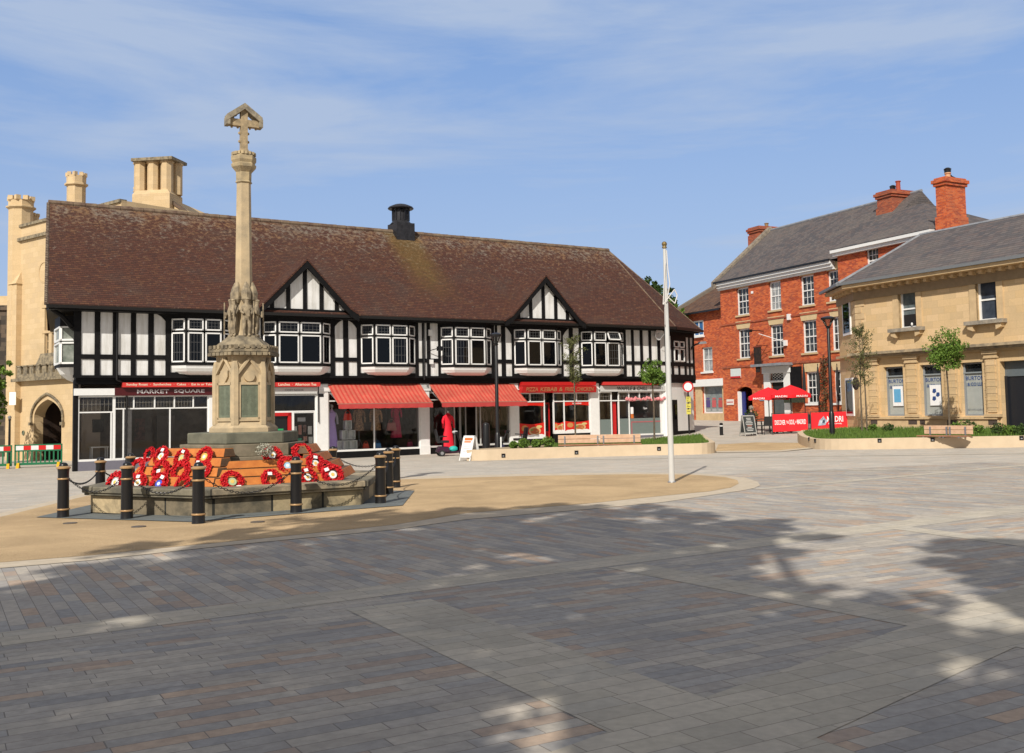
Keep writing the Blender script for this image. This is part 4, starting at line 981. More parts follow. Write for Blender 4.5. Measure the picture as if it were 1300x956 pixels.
def stack(root, px0, px1, py0, py1, y, fr, mat, pots, dy=1.0, name='chimney', capm=None):
    a, z1 = fr.uv(px0, py0, -y); b, z0 = fr.uv(px1, py1, -y); mb = MB()
    mb.box(a, b, y, y + dy, z0 - 1.2, z1 - .25); mb.box(a - .08, b + .08, y - .08, y + dy + .08, z1 - .42, z1 - .27); mb.box(a - .15, b + .15, y - .15, y + dy + .15, z1 - .27, z1 - .1); mb.box(a - .05, b + .05, y - .05, y + dy + .05, z1 - .1, z1)
    mb.box(a - .06, b + .06, y - .06, y + dy + .06, z0 - 1.2, z0 + (z1 - z0) * .35)
    c = mb.build(name, mat, root)
    for t, h, pm, cowl in pots:
        mb = MB(); x = a + (b - a) * t; mb.lathe([(.17, 0), (.14, .1), (.13, h - .08), (.17, h - .05), (.16, h)], (x, y + dy / 2, z1), 12)
        p = mb.build('chimney_pot', pm, c, smooth=True)
        if cowl: mb = MB(); mb.lathe([(.16, h), (.17, h + .12), (.19, h + .2), (.10, h + .26)], (x, y + dy / 2, z1), 10); mb.build('cowl', blackmetal, c)
    return c
redpot = flat('red_clay_pot', (.35, .06, .03), .7); buffpot = flat('buff_clay_pot', (.55, .30, .16), .7)
stack(inn, 950.5, 964, 290, 302, ry - .6, RF, oldbrick, [(.5, .35, P('mossy_pot', (.25, .16, .08)), False)], 2.3)
stack(inn, 1113, 1133, 245, 272, ry - 1.4, RF, oldbrick, [(.25, .22, blackmetal, True), (.62, .65, redpot, False)], 2.0)
# second section: stands a little forward, taller
YS = -.9
ZE2 = (RF.z(1063, 323.5, .9) + RF.z(1150, 301, .9)) / 2
us0 = RF.u(1066, 400, .9); us1 = RF.u(1188, 300, .9)
hw2 = rr(1099, 1116, 316, 345, .9); h1 = (hw2[0], hw2[1], hw2[2], hw2[3])
mb = MB(); wallholes(mb, us0, us1, ZG - .6, ZE2, [h1], YS)
mb.quad((us0, YS, ZG - .6), (us0, 0, ZG - .6), (us0, 0, ZE2), (us0, YS, ZE2)); body(mb, [(us0, YS), (us1, YS), (us1, 8.5), (us0, 8.5)], ZG - .6, ZE2)
mb.build('projecting_wall', brick, inn)
sash(inn, *h1, YS + .15, 3, 4, lintel=(.5, .2), sillm=trim)
mb = MB(); mb.box(us0 - .15, us1, YS - .42, YS + .05, ZE2 - .02, ZE2 + .16); mb.box(us0 - .1, us1, YS - .28, YS + .05, ZE2 - .2, ZE2 - .02); mb.build('cornice', whitepaint, inn)
a0, za0 = RF.uv(1143, 265, -3.2); a1_, za1 = RF.uv(1168, 268, -3.2); 
mb = MB(); e = ZE2 + .18; yb = 8.8
mb.add([(us0 - .1, YS - .45, e), (us1, YS - .45, e), (us1, yb, e), (us0 - .1, yb, e), (a0, 3.2, za0), (a1_ + .3, 3.2, za0)], [(0, 1, 5, 4), (1, 2, 5), (2, 3, 4, 5), (3, 0, 4)])
mb.build('roof', slate, inn)
# white door surround with a flat hood, lattice fanlight and dark door
z462 = RF.z(985, 463); z530 = ZG
mb = MB()
mb.box(ud0 - .62, ud0, -.12, .1, z530, z462 - .3); mb.box(ud1, ud1 + .62, -.12, .1, z530, z462 - .3); mb.box(ud0 - .7, ud1 + .7, -.18, .1, z462 - .55, z462 - .1)
mb.box(ud0 - .02, ud1 + .02, -.1, .1, RF.z(988, 484) - .06, RF.z(988, 484) + .06)
po = mb.build('door_surround', whitepaint, inn, bevel=.01)
mb = MB(); mb.box(ud0 - .85, ud1 + .85, -.95, .1, z462 - .1, z462 + .06); mb.build('hood', leadm, po)
zf0, zf1 = RF.z(988, 484) + .07, zdt
mb = MB(); mb.box(ud0, ud1, .1, .12, zf0 - .01, zdt); mb.build('fanlight_pane', darkint, po)
mb = MB()
nn_ = 4; wS = (ud1 - ud0) / nn_
for i in range(-4, nn_ + 1):
    for s in (1, -1):
        x0 = ud0 + i * wS; hgt = zf1 - zf0
        t0 = max(0, (ud0 - x0) / (nn_ * wS * .9)); t1 = min(1, (ud1 - x0) / (nn_ * wS * .9))
        if t1 <= t0: continue
        L_ = nn_ * wS * .9
        pa = (x0 + L_ * t0, zf0 + hgt * t0); pb = (x0 + L_ * t1, zf0 + hgt * t1)
        if s < 0: pa = (ud0 + ud1 - pa[0], pa[1]); pb = (ud0 + ud1 - pb[0], pb[1])
        mb.tube([(pa[0], .07, pa[1]), (pb[0], .07, pb[1])], .018, 4)
mb.build('fanlight_lattice', whitepaint, po)
mb = MB(); mb.box(ud0, ud1, .12, .2, ZG, zf0 - .1); o = mb.build('door', darkint, po)
mb = MB(); mb.box(ud0 + .15, ud1 - .15, .1, .118, ZG + .1, ZG + 1.9); mb.build('door_panel', P('grey_door_panel', (.09, .10, .10)), o)
# dark notice board beside the door, blue passage door, signs, lamps
mb = MB(); a, b, c, d = rr(1002.5, 1019, 466, 500); mb.box(a, b, -.1, -.0, c, d); mb.build('dark_board', black, inn)
mb = MB(); a, b, c, d = rr(1003, 1022, 502, 511); mb.box(a, b, -.5, .0, c, d); mb.build('planter_box', P('dark_foliage_box', (.05, .06, .03), (.02, .02, .015), 12), inn)
mb = MB(); mb.box(ua0 + .12, ua0 + .5, .3, .36, ZG, zsp); mb.build('passage_door', flat('blue_paint', (.015, .02, .16), .4), inn)
mb = MB(); mb.box(ua0, ua0 + .12, .05, .3, ZG, zsp); mb.build('door_post', whitepaint, inn)
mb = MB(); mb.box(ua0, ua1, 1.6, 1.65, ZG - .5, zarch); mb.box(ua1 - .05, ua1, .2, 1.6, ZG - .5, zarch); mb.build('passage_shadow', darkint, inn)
def signb(px0, px1, py0, py1, mat, y=-.05, name='sign_board', th_=.04):
    a, b, c, d = rr(px0, px1, py0, py1); mb = MB(); mb.box(a, b, y, y + th_, c, d); return mb.build(name, mat, inn), (a, b, c, d)
o, q = signb(928, 941, 468.5, 479.5, flat('pale_sign', (.6, .66, .64))); mb = MB(); mb.box(q[0], q[1], -.056, -.05, q[2], q[2] + .12); mb.build('red_stripe', redpaint, o)
o, q = signb(923, 932, 507, 514, flat('white_sign', (.7, .66, .62))); mb = MB(); mb.box(q[0] + .05, q[1] - .05, -.056, -.05, (q[2] + q[3]) / 2 - .03, (q[2] + q[3]) / 2 + .03); mb.build('red_stripe', redpaint, o)
o, q = signb(965, 974, 504, 508.5, flat('blue_screen', (.15, .35, .5)))
o, q = signb(954, 956.5, 370, 372.5, white, name='vent'); o, q = signb(1001, 1004.5, 399, 406, whitepaint, name='alarm_box', y=-.15, th_=.15)
mb = MB(); a, z = RF.uv(970.5, 420.5); b, z2 = RF.uv(999, 434); mb.tube([(a, -.05, z), (a, -1.1, z + .05), (a + .15, -1.3, z)], .03, 6); mb.box(a - .05, a + .3, -1.45, -1.2, z - .1, z + .08); mb.build('floodlight_arm', blackmetal, inn)
mb = MB(); a, z = RF.uv(998, 434); mb.tube([(a - 1.3, -1.1, z + .6), (a, -.1, z)], .02, 5); mb.box(a - .1, a + .15, -.15, 0, z - .25, z + .1); mb.build('camera_bracket', whitepaint, inn)
# hanging sign and a tall black flag post on the front
hs = thing('hanging_sign', 'dark hanging pub sign on the brick wall beside the white door surround', 'sign', RF.w(RF.u(962, 455, .8), -.0, 0), RF.rz)
zS = RF.z(962, 447, .8)
mb = MB(); mb.box(-.32, .34, -.85, -.77, zS - .95, zS + .3); mb.box(-.2, .2, -.84, -.78, zS - 1.3, zS - .95); hb = mb.build('sign_panel', P('dark_painted_board', (.04, .022, .015), (.012, .01, .01), 5), hs)
mb = MB(); mb.box(-.36, .38, -.88, -.74, zS + .3, zS + .38); mb.tube([(0, 0, zS + .45), (0, -.9, zS + .45)], .03, 6); mb.tube([(0, 0, zS - .2), (0, -.8, zS + .44)], .02, 6); mb.build('bracket', P('red_brown_metal', (.16, .04, .025)), hs)
# wall pots on the brickwork between the lower windows (dark climbing plant)
def leafblob(mb, c, r, n, size, sz=1.0, rnd=random, flatn=False, hollow=0.0):
    for _ in range(n):
        while True:
            p = Vector((rnd.uniform(-1, 1), rnd.uniform(-1, 1), rnd.uniform(-1, 1)))
            if hollow <= p.length <= 1: break
        p = Vector((c[0] + p.x * r, c[1] + p.y * r, c[2] + p.z * r * sz)); s = size * rnd.uniform(.6, 1.3)
        a = Vector((rnd.gauss(0, 1), rnd.gauss(0, 1), rnd.gauss(0, .7))).normalized(); b = a.orthogonal().normalized(); b.rotate(Matrix.Rotation(rnd.uniform(0, 6.28), 3, a)); cc = a.cross(b)
        mb.add([p - b * s, p + cc * s * .55, p + b * s, p - cc * s * .55], [(0, 1, 2, 3)])
uC = RF.u(1047, 490)
mb = MB(); rnd = random.Random(12)
mb.tube([(uC, -.06, ZG), (uC + .08, -.08, ZG + 1.5), (uC - .05, -.06, ZG + 3.2), (uC + .05, -.06, ZG + 4.3)], .02, 5)
for k in range(12): leafblob(mb, (uC + rnd.uniform(-.25, .3), -.15, ZG + .6 + k * .3), .3, 60, .07, 1, rnd)
pl_ = mb.build('climbing_plant', P('sparse_vine', (.12, .05, .03), (.03, .05, .015), 8), None, fix=False); pl_.location = inn.location; pl_.rotation_euler = inn.rotation_euler
tag(pl_, 'brown climbing plant on the brick wall between the two lower sash windows', 'plant')

# ------------------------------------------------------------------ lower brick house between the inn and the timbered building
mid = thing('brick_house', 'low brick house with brown tiled roof and a cream stone shop window', 'building', (RF.O.x, RF.O.y, 0), RF.rz)
ym = .35; ul = RF.u(858, 450, -ym); zem = (RF.z(880, 398, -ym + .3) + RF.z(915, 392, -ym + .3)) / 2
def rm_(x0, x1, y0, y1): 
    a, zt = RF.uv(x0, y0, -ym); b, zb = RF.uv(x1, y1, -ym); return a, b, zb, zt
m1 = rm_(891, 905, 441.5, 471.5); m2 = rm_(874, 893.5, 409, 426); m3 = rm_(891.5, 919.5, 489.5, 524.5); m4 = rm_(872, 878.5, 441.5, 475)
mb = MB(); wallholes(mb, ul, -.0, -.3, zem, [m1, m2, m3, m4], ym); body(mb, [(ul, ym), (0, ym), (0, 8), (ul, 8)], -.3, zem); mb.build('wall', brick, mid)
sash(mid, *m1, ym + .12, 2, 2, fw=.08, sillm=whitepaint, pane=curtglass); sash(mid, *m4, ym + .12, 1, 2, fw=.08)
w = sash(mid, *m2, ym + .05, 3, 1, fw=.1, mid=False, gw=.08, pane=flat('blue_sky_glass', (.04, .13, .32), .2), sill=True)
w = sash(mid, *m3, ym + .15, 1, 1, fw=.1, mid=False, pane=P('shop_display_glass', (.25, .28, .27), (.15, .17, .17), 3, .2), sill=False, name='shop_window')
for k, (cx_, cc) in enumerate(((898.5, (.08, .06, .2)), (906, (.5, .1, .1)), (914, (.45, .08, .07)))):
    a, zt = RF.uv(cx_ - 2.6, 508, -ym - .13); b, zb = RF.uv(cx_ + 2.6, 517, -ym - .13); mb = MB(); mb.box(a, b, ym + .165, ym + .175, zb, zt); mb.box(a + .05, b - .05, ym + .165, ym + .175, zt + .05, zt + .16); mb.build('display_card', flat('card_%d' % k, cc), w)
    mb = MB(); mb.box(a, b, ym + .165, ym + .175, zb - .28, zb - .1); mb.build('display_card', flat('cardg_%d' % k, (.35, .36, .36)), w)
a, zt = RF.uv(884, 484, -ym); b, zb = RF.uv(922, 536, -ym)
mb = MB(); wallholes(mb, a, 0 - .02, -.3, zt, [m3], ym - .12, .13); mb.quad((a, ym - .12, -.3), (a, ym, -.3), (a, ym, zt), (a, ym - .12, zt)); mb.build('shopfront_stone', trim, mid)
a, zt = RF.uv(884, 480.3, -ym); b, zb = RF.uv(921, 485.5, -ym); mb = MB(); mb.box(a, -.03, ym - .3, ym, zt - .62, zt - .12); mb.build('fascia', whitepaint, mid)
rlm, rzm = RF.uv(870, 372, -4.2 - ym)
mb = MB(); mb.add([(ul - .2, ym - .4, zem + .05), (0, ym - .4, zem + .05), (0, 4.5, rzm), (ul - .2, 4.5, rzm), (ul - .2, 8.6, zem), (0, 8.6, zem)], [(0, 1, 2, 3), (3, 2, 5, 4), (0, 3, 4)]); mb.build('roof', browntile, mid)
mb = MB(); mb.px([(ym - .4, zem - .1), (ym - .4, zem + .3), (4.5, rzm + .25), (8.6, zem + .3), (8.6, zem - .1), (4.5, rzm - .25)], ul - .45, ul - .05); mb.build('gable_coping', P('coping2', (.2, .17, .14)), mid)
mb = MB(); mb.box(ul, 0, ym - .5, ym - .38, zem - .06, zem + .06); mb.build('gutter', blackmetal, mid)

# ------------------------------------------------------------------ the yellow stone bank building on the right
bb0 = at(1292, 544.5, 46.3 * .88)
BF0 = Frame((bb0.x, bb0.y), 151.98); uc0 = BF0.u(1088, 440); oo = BF0.w(uc0, 0)
BF = Frame((oo.x, oo.y), 151.98)
bank = thing('stone_office_building', 'two-storey yellow ashlar building with pilasters and slate hipped roof, right edge', 'building', (BF.O.x, BF.O.y, 0), BF.rz)
LB = 18.0; B0Z = .1; cx1, cy1 = -2.73, 1.68
ZGUT = (BF.z(1088, 359, .5) + BF.z(1290, 325, .5)) / 2; ZW = ZGUT - .75
def bq(x0, x1, y0, y1, off=0.0):
    a, zt = BF.uv(x0, y0, off); b, zb = BF.uv(x1, y1, off); return a, b, zb, zt
wu = [bq(1140, 1164.5, 368.5, 415), bq(1238, 1267, 355.5, 405.5)]
zt_ = sum(x[3] for x in wu) / 2; zb_ = sum(x[2] for x in wu) / 2; wu = [(a, b, zb_, zt_) for a, b, _, _ in wu]
wg = [bq(1121.5, 1148.5, 465, 525), bq(1168, 1197, 463, 525), bq(1219, 1249.5, 459, 523.5)]
zt_ = BF.z(1170, 463.5); zb_ = .98; wg = [(a, b, zb_, zt_) for a, b, _, _ in wg]
dr = BF.u(1271, 500); dr1 = dr + 2.3
mb = MB(); zst = (BF.z(1106, 446.7) + BF.z(1300, 434)) / 2
wallholes(mb, 0, LB, B0Z - 1, ZW, wu + wg + [(dr, dr1, B0Z - .2, BF.z(1275, 458.5))], 0, .35)
body(mb, [(0, 0), (LB, 0), (LB, 10), (cx1, 10), (cx1, cy1)], B0Z - 1, ZW); mb.build('wall', ashlar, bank)
glb = glassmat('bank_glass', (.03, .035, .04), .3)
swirl = P('striped_blind', (.35, .38, .40), (.22, .25, .27), 7, .7)
for k, h in enumerate(wu):
    w = sash(bank, *h, .2, 1, 1, fw=.08, sill=False, pane=[P('bank_reflection_glass', (.16, .19, .19), (.05, .07, .08), 2.2, .12), P('bank_blue_glass', (.06, .075, .10), (.03, .04, .055), 2, .12)][k])  # reflections are painted as grey-blue patches in these pane colours
    if k == 0: m0 = MB(); m0.box(h[0] + .1, h[1] - .1, .19, .205, h[2] + .1, h[2] + .62); m0.build('open_sash', darkint, w); m0 = MB(); m0.ball(((h[0] + h[1]) / 2 + .12, .1, h[2] + .16), .05, 8, 1, 1, 1.6); m0.build('white_ornament', whitepaint, w)
    mb = MB(); a, b, c, d = h
    mb.box(a - .30, a, -.05, .1, c, d + .02); mb.box(b, b + .30, -.05, .1, c, d + .02); mb.box(a - .30, b + .30, -.05, .1, d + .02, d + .24); mb.build('architrave', trim, bank)
    mb = MB(); mb.box(a - .42, b + .42, -.32, .2, c - .16, c); s_ = mb.build('sill', P('grey_sill', (.36, .31, .24), (.2, .18, .15), 5), bank)
    mb = MB(); mb.py([(a - .3, c - .16), (a - .05, c - .16), (a - .05, c - .42), (a - .3, c - .32)], -.25, 0); mb.build('sill_bracket', trim, s_)
    mb = MB(); mb.py([(b + .3, c - .16), (b + .05, c - .16), (b + .05, c - .42), (b + .3, c - .32)], -.25, 0); mb.build('sill_bracket', trim, s_)
# the open lower sash of the left window: black with a white figure on the sill
vinyl = P('frosted_vinyl', (.38, .40, .38), (.33, .35, .33), 2, .4); vin2 = flat('grey_vinyl', (.26, .29, .30), .4); bluet = flat('blue_lettering', (.03, .07, .22), .5)
for k, h in enumerate(wg):
    a, b, c, d = h
    w = sash(bank, a, b, c, d, .2, 1, 1, mat=flat('grey_frame', (.25, .27, .29), .4) if k < 1 else bpy.data.materials['grey_frame'], fw=.07, sill=False, mid=False, pane=glb, name='window')
    mb = MB(); mb.box(a, b, .15, .23, d - .46, d - .40); mb.build('transom', vin2, w)
    mb = MB(); mb.box(a + .08, b - .08, .222, .228, c + .06, d - .46); mb.build('frosted_vinyl', vinyl if k != 9 else vin2, w)
    mb = MB(); mb.box(a + .08, b - .08, .216, .221, c + 1.38, d - 1.0); mb.build('grey_band', vin2, w)
    text(w, 'BURTON', (a + b) / 2, .21, d - .66, (b - a) * .84, .17, bluet); text(w, '& CO LLP', (a + b) / 2, .21, d - .92, (b - a) * .72, .15, bluet)
    if k < 2:
        mb = MB(); m0 = (a + b) / 2 - .22; mb.box(m0, m0 + .56, .16, .2, c + .45, c + 1.35); pp = mb.build('poster', white, w)
        mb = MB()
        if k == 0: mb.box(m0 + .08, m0 + .46, .152, .158, c + .62, c + 1.22)
        else:
            for dx, dz in ((.12, .25), (.32, .42), (.14, .58)): mb.py([(m0 + dx, c + .45 + dz), (m0 + dx + .1, c + .40 + dz), (m0 + dx + .2, c + .47 + dz), (m0 + dx + .18, c + .6 + dz), (m0 + dx + .04, c + .6 + dz)], .152, .158)
        mb.build('poster_picture', flat('sky_blue_print', (.12, .38, .62)) if k == 0 else bluet, pp)
    elif k == 2: text(w, 'ESTATE AGENTS', (a + b) / 2, .21, c + .25, (b - a) * .8, .08, flat('faint_grey', (.22, .24, .26)))
# pilasters, entablature, plinth
PIL = [(1103, 1114.5), (1150.5, 1165), (1199.5, 1216), (1251.5, 1267)]
ztp = zt_ + .42
for a, b in PIL:
    u0, u1 = BF.u(a, 490, .1), BF.u(b, 490, .1); mb = MB()
    mb.box(u0, u1, -.10, .0, 1.05, ztp - .30); mb.box(u0 + .08, u1 - .08, -.14, -.1, 1.12, ztp - .36)
    for j in range(9): mb.box(u0 - .002, u1 + .002, -.145, -.139, 1.2 + j * .29, 1.2 + j * .29 - .0)
    p_ = mb.build('pilaster', ashlar, bank)
    mb = MB(); mb.box(u0 - .04, u1 + .04, -.16, .0, ztp - .30, ztp - .24); mb.box(u0 - .08, u1 + .08, -.2, .0, ztp - .12, ztp); mb.box(u0 - .02, u1 + .02, -.14, .0, ztp - .24, ztp - .12); mb.build('capital', trim, p_)
    mb = MB(); mb.box(u0 - .08, u1 + .08, -.2, .0, .93, 1.05); mb.build('pilaster_base', trim, p_)
    mb = MB()
    for j in range(8): mb.box(u0 + .002, u1 - .002, -.144, -.14, 1.3 + j * .29, 1.315 + j * .29)
    mb.build('joint', flat('dark_joint_line', (.2, .14, .08)), p_)  # thin dark joint lines across the pilaster
mb = MB(); mb.box(-.05, LB, -.12, .0, ztp, ztp + .2); mb.box(-.08, LB, -.18, .0, ztp + .2, ztp + .27); mb.build('architrave', trim, bank)
mb = MB(); mb.box(-.14, LB, -.30, .0, zst - .22, zst - .12); mb.box(-.2, LB, -.45, .0, zst - .12, zst); mb.build('string_course', P('string_stone', (.45, .35, .22), (.22, .18, .13), 4, .9), bank)
mb = MB(); mb.box(-.05, dr - .12, -.16, .0, .84, .94); mb.box(-.03, dr - .12, -.09, .0, -.6, .84); mb.build('plinth', trim, bank)
for a, b in PIL + [(1165, 1175), ]:
    u0, u1 = BF.u(a, 530, .1), BF.u(b, 530, .1); mb = MB(); mb.box(u0 + .1, u1 - .05, -.095, -.088, .6, .8); mb.build('air_vent', flat('vent_grille', (.08, .06, .05)), bank)
# chamfered corner window and quoins
def chb(mb, s0, s1, o0, o1, z0, z1):
    d = Vector((cx1, cy1)); Lc = d.length; d.normalize(); nn = Vector((-d.y, d.x)); nn = nn if nn.y < 0 or nn.x < 0 else -nn
    if nn.dot(Vector((-1, -1))) < 0: nn = -nn
    mb.pz([tuple(d * s0 + nn * o0), tuple(d * s1 + nn * o0), tuple(d * s1 + nn * o1), tuple(d * s0 + nn * o1)], z0, z1)
mb = MB(); chb(mb, .8, 2.2, -.02, .06, wu[0][2], wu[0][3]); wc = mb.build('window', whitepaint, bank); mb = MB(); chb(mb, .95, 2.05, .05, .07, wu[0][2] + .12, wu[0][3] - .1); mb.build('pane', darkglass, wc)
mb = MB(); chb(mb, .8, 2.2, -.02, .06, wg[0][2], wg[0][3] - .4); wc = mb.build('window', whitepaint, bank); mb = MB(); chb(mb, .95, 2.05, .05, .07, wg[0][2] + .12, wg[0][3] - .5); mb.build('pane', darkglass, wc)
mb = MB(); chb(mb, .0, 3.2, -.02, .2, zst - .12, zst); mb.build('string_course', trim, bank)
mb = MB(); z = zst + .1; k = 0
while z < ZW - .35:
    l = .55 if k % 2 else .35
    mb.box(0, l, -.03, .0, z + .01, z + .29); chb(mb, 0, .9 - l, 0, .03, z + .01, z + .29); z += .3; k += 1
mb.build('quoin', trim, bank)
# eaves: frieze, dentils, soffit, gutter
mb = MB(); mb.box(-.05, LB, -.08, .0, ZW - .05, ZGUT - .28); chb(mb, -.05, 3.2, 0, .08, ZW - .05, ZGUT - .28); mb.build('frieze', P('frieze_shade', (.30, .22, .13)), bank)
mb = MB(); x = .1
mb.box(.02, LB, -.14, -.075, ZGUT - .36, ZGUT - .27); chb(mb, .0, 3.0, .07, .14, ZGUT - .36, ZGUT - .27)
while x < LB: mb.box(x, x + .15, -.36, -.08, ZGUT - .42, ZGUT - .265); x += .46
for i in range(6): chb(mb, .3 + i * .48, .45 + i * .48, .08, .36, ZGUT - .42, ZGUT - .265)
mb.build('dentil', trim, bank)
mb = MB(); mb.box(-.1, LB, -.72, .0, ZGUT - .26, ZGUT - .1); chb(mb, -.2, 3.3, 0, .6, ZGUT - .262, ZGUT - .1); mb.build('soffit', trim, bank)
eL0 = (-.3, -.74); eL1 = (cx1 - .75, cy1 - .35)
mb = MB(); mb.box(-.2, LB + .3, -.84, -.66, ZGUT - .1, ZGUT + .03); mb.pz([eL0, eL1, (eL1[0] - .05, eL1[1] - .12), (eL0[0] - .05, eL0[1] - .12)], ZGUT - .1, ZGUT + .03); mb.build('gutter', flat('grey_gutter', (.16, .17, .18), .5), bank)
yr = 4.6; ur0, zr0 = BF.uv(1168, 297, -yr); ur1, zr1 = BF.uv(1300, 274.5, -yr); zr_ = (zr0 + zr1) / 2
mb = MB(); mb.add([(eL0[0], eL0[1], ZGUT), (LB + .4, -.76, ZGUT), (LB + .4, yr, zr_), (ur0, yr, zr_), (LB + .4, 10.4, ZGUT), (cx1 - .6, 10.4, ZGUT), (eL1[0], eL1[1], ZGUT)], [(0, 1, 2, 3), (3, 2, 4, 5), (6, 0, 3), (5, 6, 3)])
brf = mb.build('roof', slate, bank)
mb = MB(); mb.cyl((ur0, yr, zr_), (LB, yr, zr_), .09, n=6); mb.tube([(ur0, yr, zr_), (eL0[0], eL0[1], ZGUT + .02)], .07, 6); mb.tube([(ur0, yr, zr_), (eL1[0], eL1[1], ZGUT + .02)], .05, 6); mb.build('ridge_tile', leadm, brf)
ch = stack(bank, 1187, 1203, 227, 300, 6.2, BF, brick, [(.3, .34, buffpot, True)], 1.5)
# doorway
dz = BF.z(1275, 458.5)
mb = MB(); mb.box(dr, dr1, .3, .36, dz - .62, dz); mb.build('door_transom', flat('grey_blue_paint', (.12, .145, .16), .5), bank)
mb = MB(); mb.box(dr, dr + .12, .25, .36, 0, dz - .6); mb.box(dr + .12, dr + .95, .34, .4, 0, dz - .62); dd = mb.build('door', flat('near_black_paint', (.015, .017, .022), .4), bank)
mb = MB(); mb.box(dr + .95, dr + 1.03, .28, .4, 0, dz - .62); mb.box(dr + 1.03, dr1, .3, .38, 1.4, 1.5); mb.build('door_frame', whitepaint, bank); mb = MB(); mb.box(dr + 1.03, dr1, .42, .44, 0, dz - .6); mb.build('pane', darkglass, bank)
# the bird on the chimney
bc = BF.w(BF.u(1205, 222, -7.2), 7.2, BF.z(1205, 226.5, -7.2))
mb = MB(); mb.ball((0, 0, .13), .085, 10, 1.7, 1, 1.0); mb.ball((.15, 0, .24), .05, 8); mb.cyl((.19, 0, .24), (.25, 0, .235), .014, .002, 6); mb.prism([(-.1, -.03, .14), (-.1, .03, .14), (-.34, .03, .02), (-.34, -.03, .02)], [(-.1, -.03, .10), (-.1, .03, .10), (-.34, .03, .0), (-.34, -.03, .0)]); mb.cyl((.02, .03, 0), (.02, .03, .07), .008, n=5); mb.cyl((.02, -.03, 0), (.02, -.03, .07), .008, n=5)
o = mb.build('bird', flat('black_feathers', (.01, .01, .012), .5), None, smooth=True); o.location = bc; o.rotation_euler = (0, 0, R(180))
tag(o, 'small black bird perched on the tall red brick chimney', 'bird')

# ================================================================== the gothic stone church hall on the left
cl = at(16.5, 590, 56.0)
KF = Frame((cl.x, cl.y), 128.0)
kirk = thing('gothic_stone_hall', 'pale yellow gothic stone building with a pointed arch porch and turrets', 'building', (KF.O.x, KF.O.y, 0), KF.rz)
def kq(x0, x1, y0, y1, off=0.0):
    a, zt = KF.uv(x0, y0, off); b, zb = KF.uv(x1, y1, off); return a, b, zb, zt
zpar = KF.z(40, 283.5); zstr = KF.z(40, 299.5); uR = KF.u(86, 430)
ap0, ap1 = KF.u(43, 550), KF.u(78, 550); zs0 = KF.z(50, 530); za0_ = KF.z(60, 507)
l1 = kq(56.8, 61.3, 391, 454); l2 = kq(66, 70.8, 391, 453)
mb = MB(); wallholes(mb, 0.3, uR + 5, -1.4, zpar, [l1, (l2[0], l2[1], l1[2], l1[3]), (ap0, ap1, -1.4, za0_)], 0, .5)
body(mb, [(.3, 0), (uR + 5, 0), (uR + 5, 9), (.3, 9)], -1.4, zpar)
um = (ap0 + ap1) / 2; hwk = (ap1 - ap0) / 2
for s in (-1, 1):
    pts = [(um + s * hwk, za0_), (um + s * hwk, zs0)] + [(um + s * hwk * (1 - (t / 8) ** 1.75), zs0 + (za0_ - zs0) * math.sin(t / 8 * math.pi / 2) ** .92) for t in range(1, 9)]
    pts = [(um + s * hwk, za0_), (um + s * hwk, zs0)] + [(um + s * hwk * (1 - (1 - math.cos(R(66 * t / 8))) / (1 - math.cos(R(66)))), zs0 + (za0_ - zs0) * math.sin(R(66 * t / 8)) / math.sin(R(66))) for t in range(1, 9)]
    mb.py(pts, .002, .6)
mb.build('wall', churchstone, kirk)
mb = MB()
for s in (-1, 1):
    arc = [(um + s * (hwk + .22), zs0 - .3)] + [(um + s * (hwk + .22) * (1 - (t / 10) ** 1.75), zs0 + (za0_ + .25 - zs0) * math.sin(t / 10 * math.pi / 2) ** .92) for t in range(0, 11)]
    arc = [arc[0]] + [(um + s * (hwk + .22) * (1 - (1 - math.cos(R(66 * t / 10))) / (1 - math.cos(R(66)))), zs0 + (za0_ + .3 - zs0) * math.sin(R(66 * t / 10)) / math.sin(R(66))) for t in range(0, 11)]
    mb.tube([(x, -.06, z) for x, z in arc], .07, 6); mb.box(arc[0][0] - .12, arc[0][0] + .12, -.16, .02, zs0 - .42, zs0 - .26)
mb.build('hood_mould', weather, kirk)
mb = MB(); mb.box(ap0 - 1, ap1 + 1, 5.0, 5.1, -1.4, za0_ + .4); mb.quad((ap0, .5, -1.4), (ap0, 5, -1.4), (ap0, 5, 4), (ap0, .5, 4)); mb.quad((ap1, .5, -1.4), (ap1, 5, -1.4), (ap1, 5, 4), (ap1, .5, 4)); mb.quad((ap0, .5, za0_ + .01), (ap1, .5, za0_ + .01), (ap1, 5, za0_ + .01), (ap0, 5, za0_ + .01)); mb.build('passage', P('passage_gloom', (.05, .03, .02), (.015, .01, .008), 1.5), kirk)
for h in (l1, (l2[0], l2[1], l1[2], l1[3])):
    a, b, c, d = h; w = sash(kirk, a, b, c, d, .15, 1, 6, fw=.03, gw=.04, mid=False, sill=False, mat=trim, name='lancet_window')
mb = MB(); mb.box(l1[0] - .25, l2[1] + .25, -.04, .02, l1[3], l1[3] + .3); mb.box(l1[0] - .22, l2[1] + .22, -.03, .08, (l1[2] + l1[3]) / 2 - .03, (l1[2] + l1[3]) / 2 + .12); mb.build('tracery', trim, kirk)
mb = MB(); mb.box(.2, uR + 5, -.16, .02, zstr - .18, zstr); mb.box(.2, uR + 5, -.1, .3, zpar - .1, zpar + .06); mb.build('parapet_moulding', weather, kirk)
c_, z_ = KF.uv(56, 345); mb = MB(); mb.lathe([(.62, -.05), (.62, .02), (.5, .03), (.48, -.04)], (0, 0, 0), 20); mb.v = [(c_ + x, -z, z_ + y) for x, y, z in mb.v]; mb.build('roundel', trim, kirk)
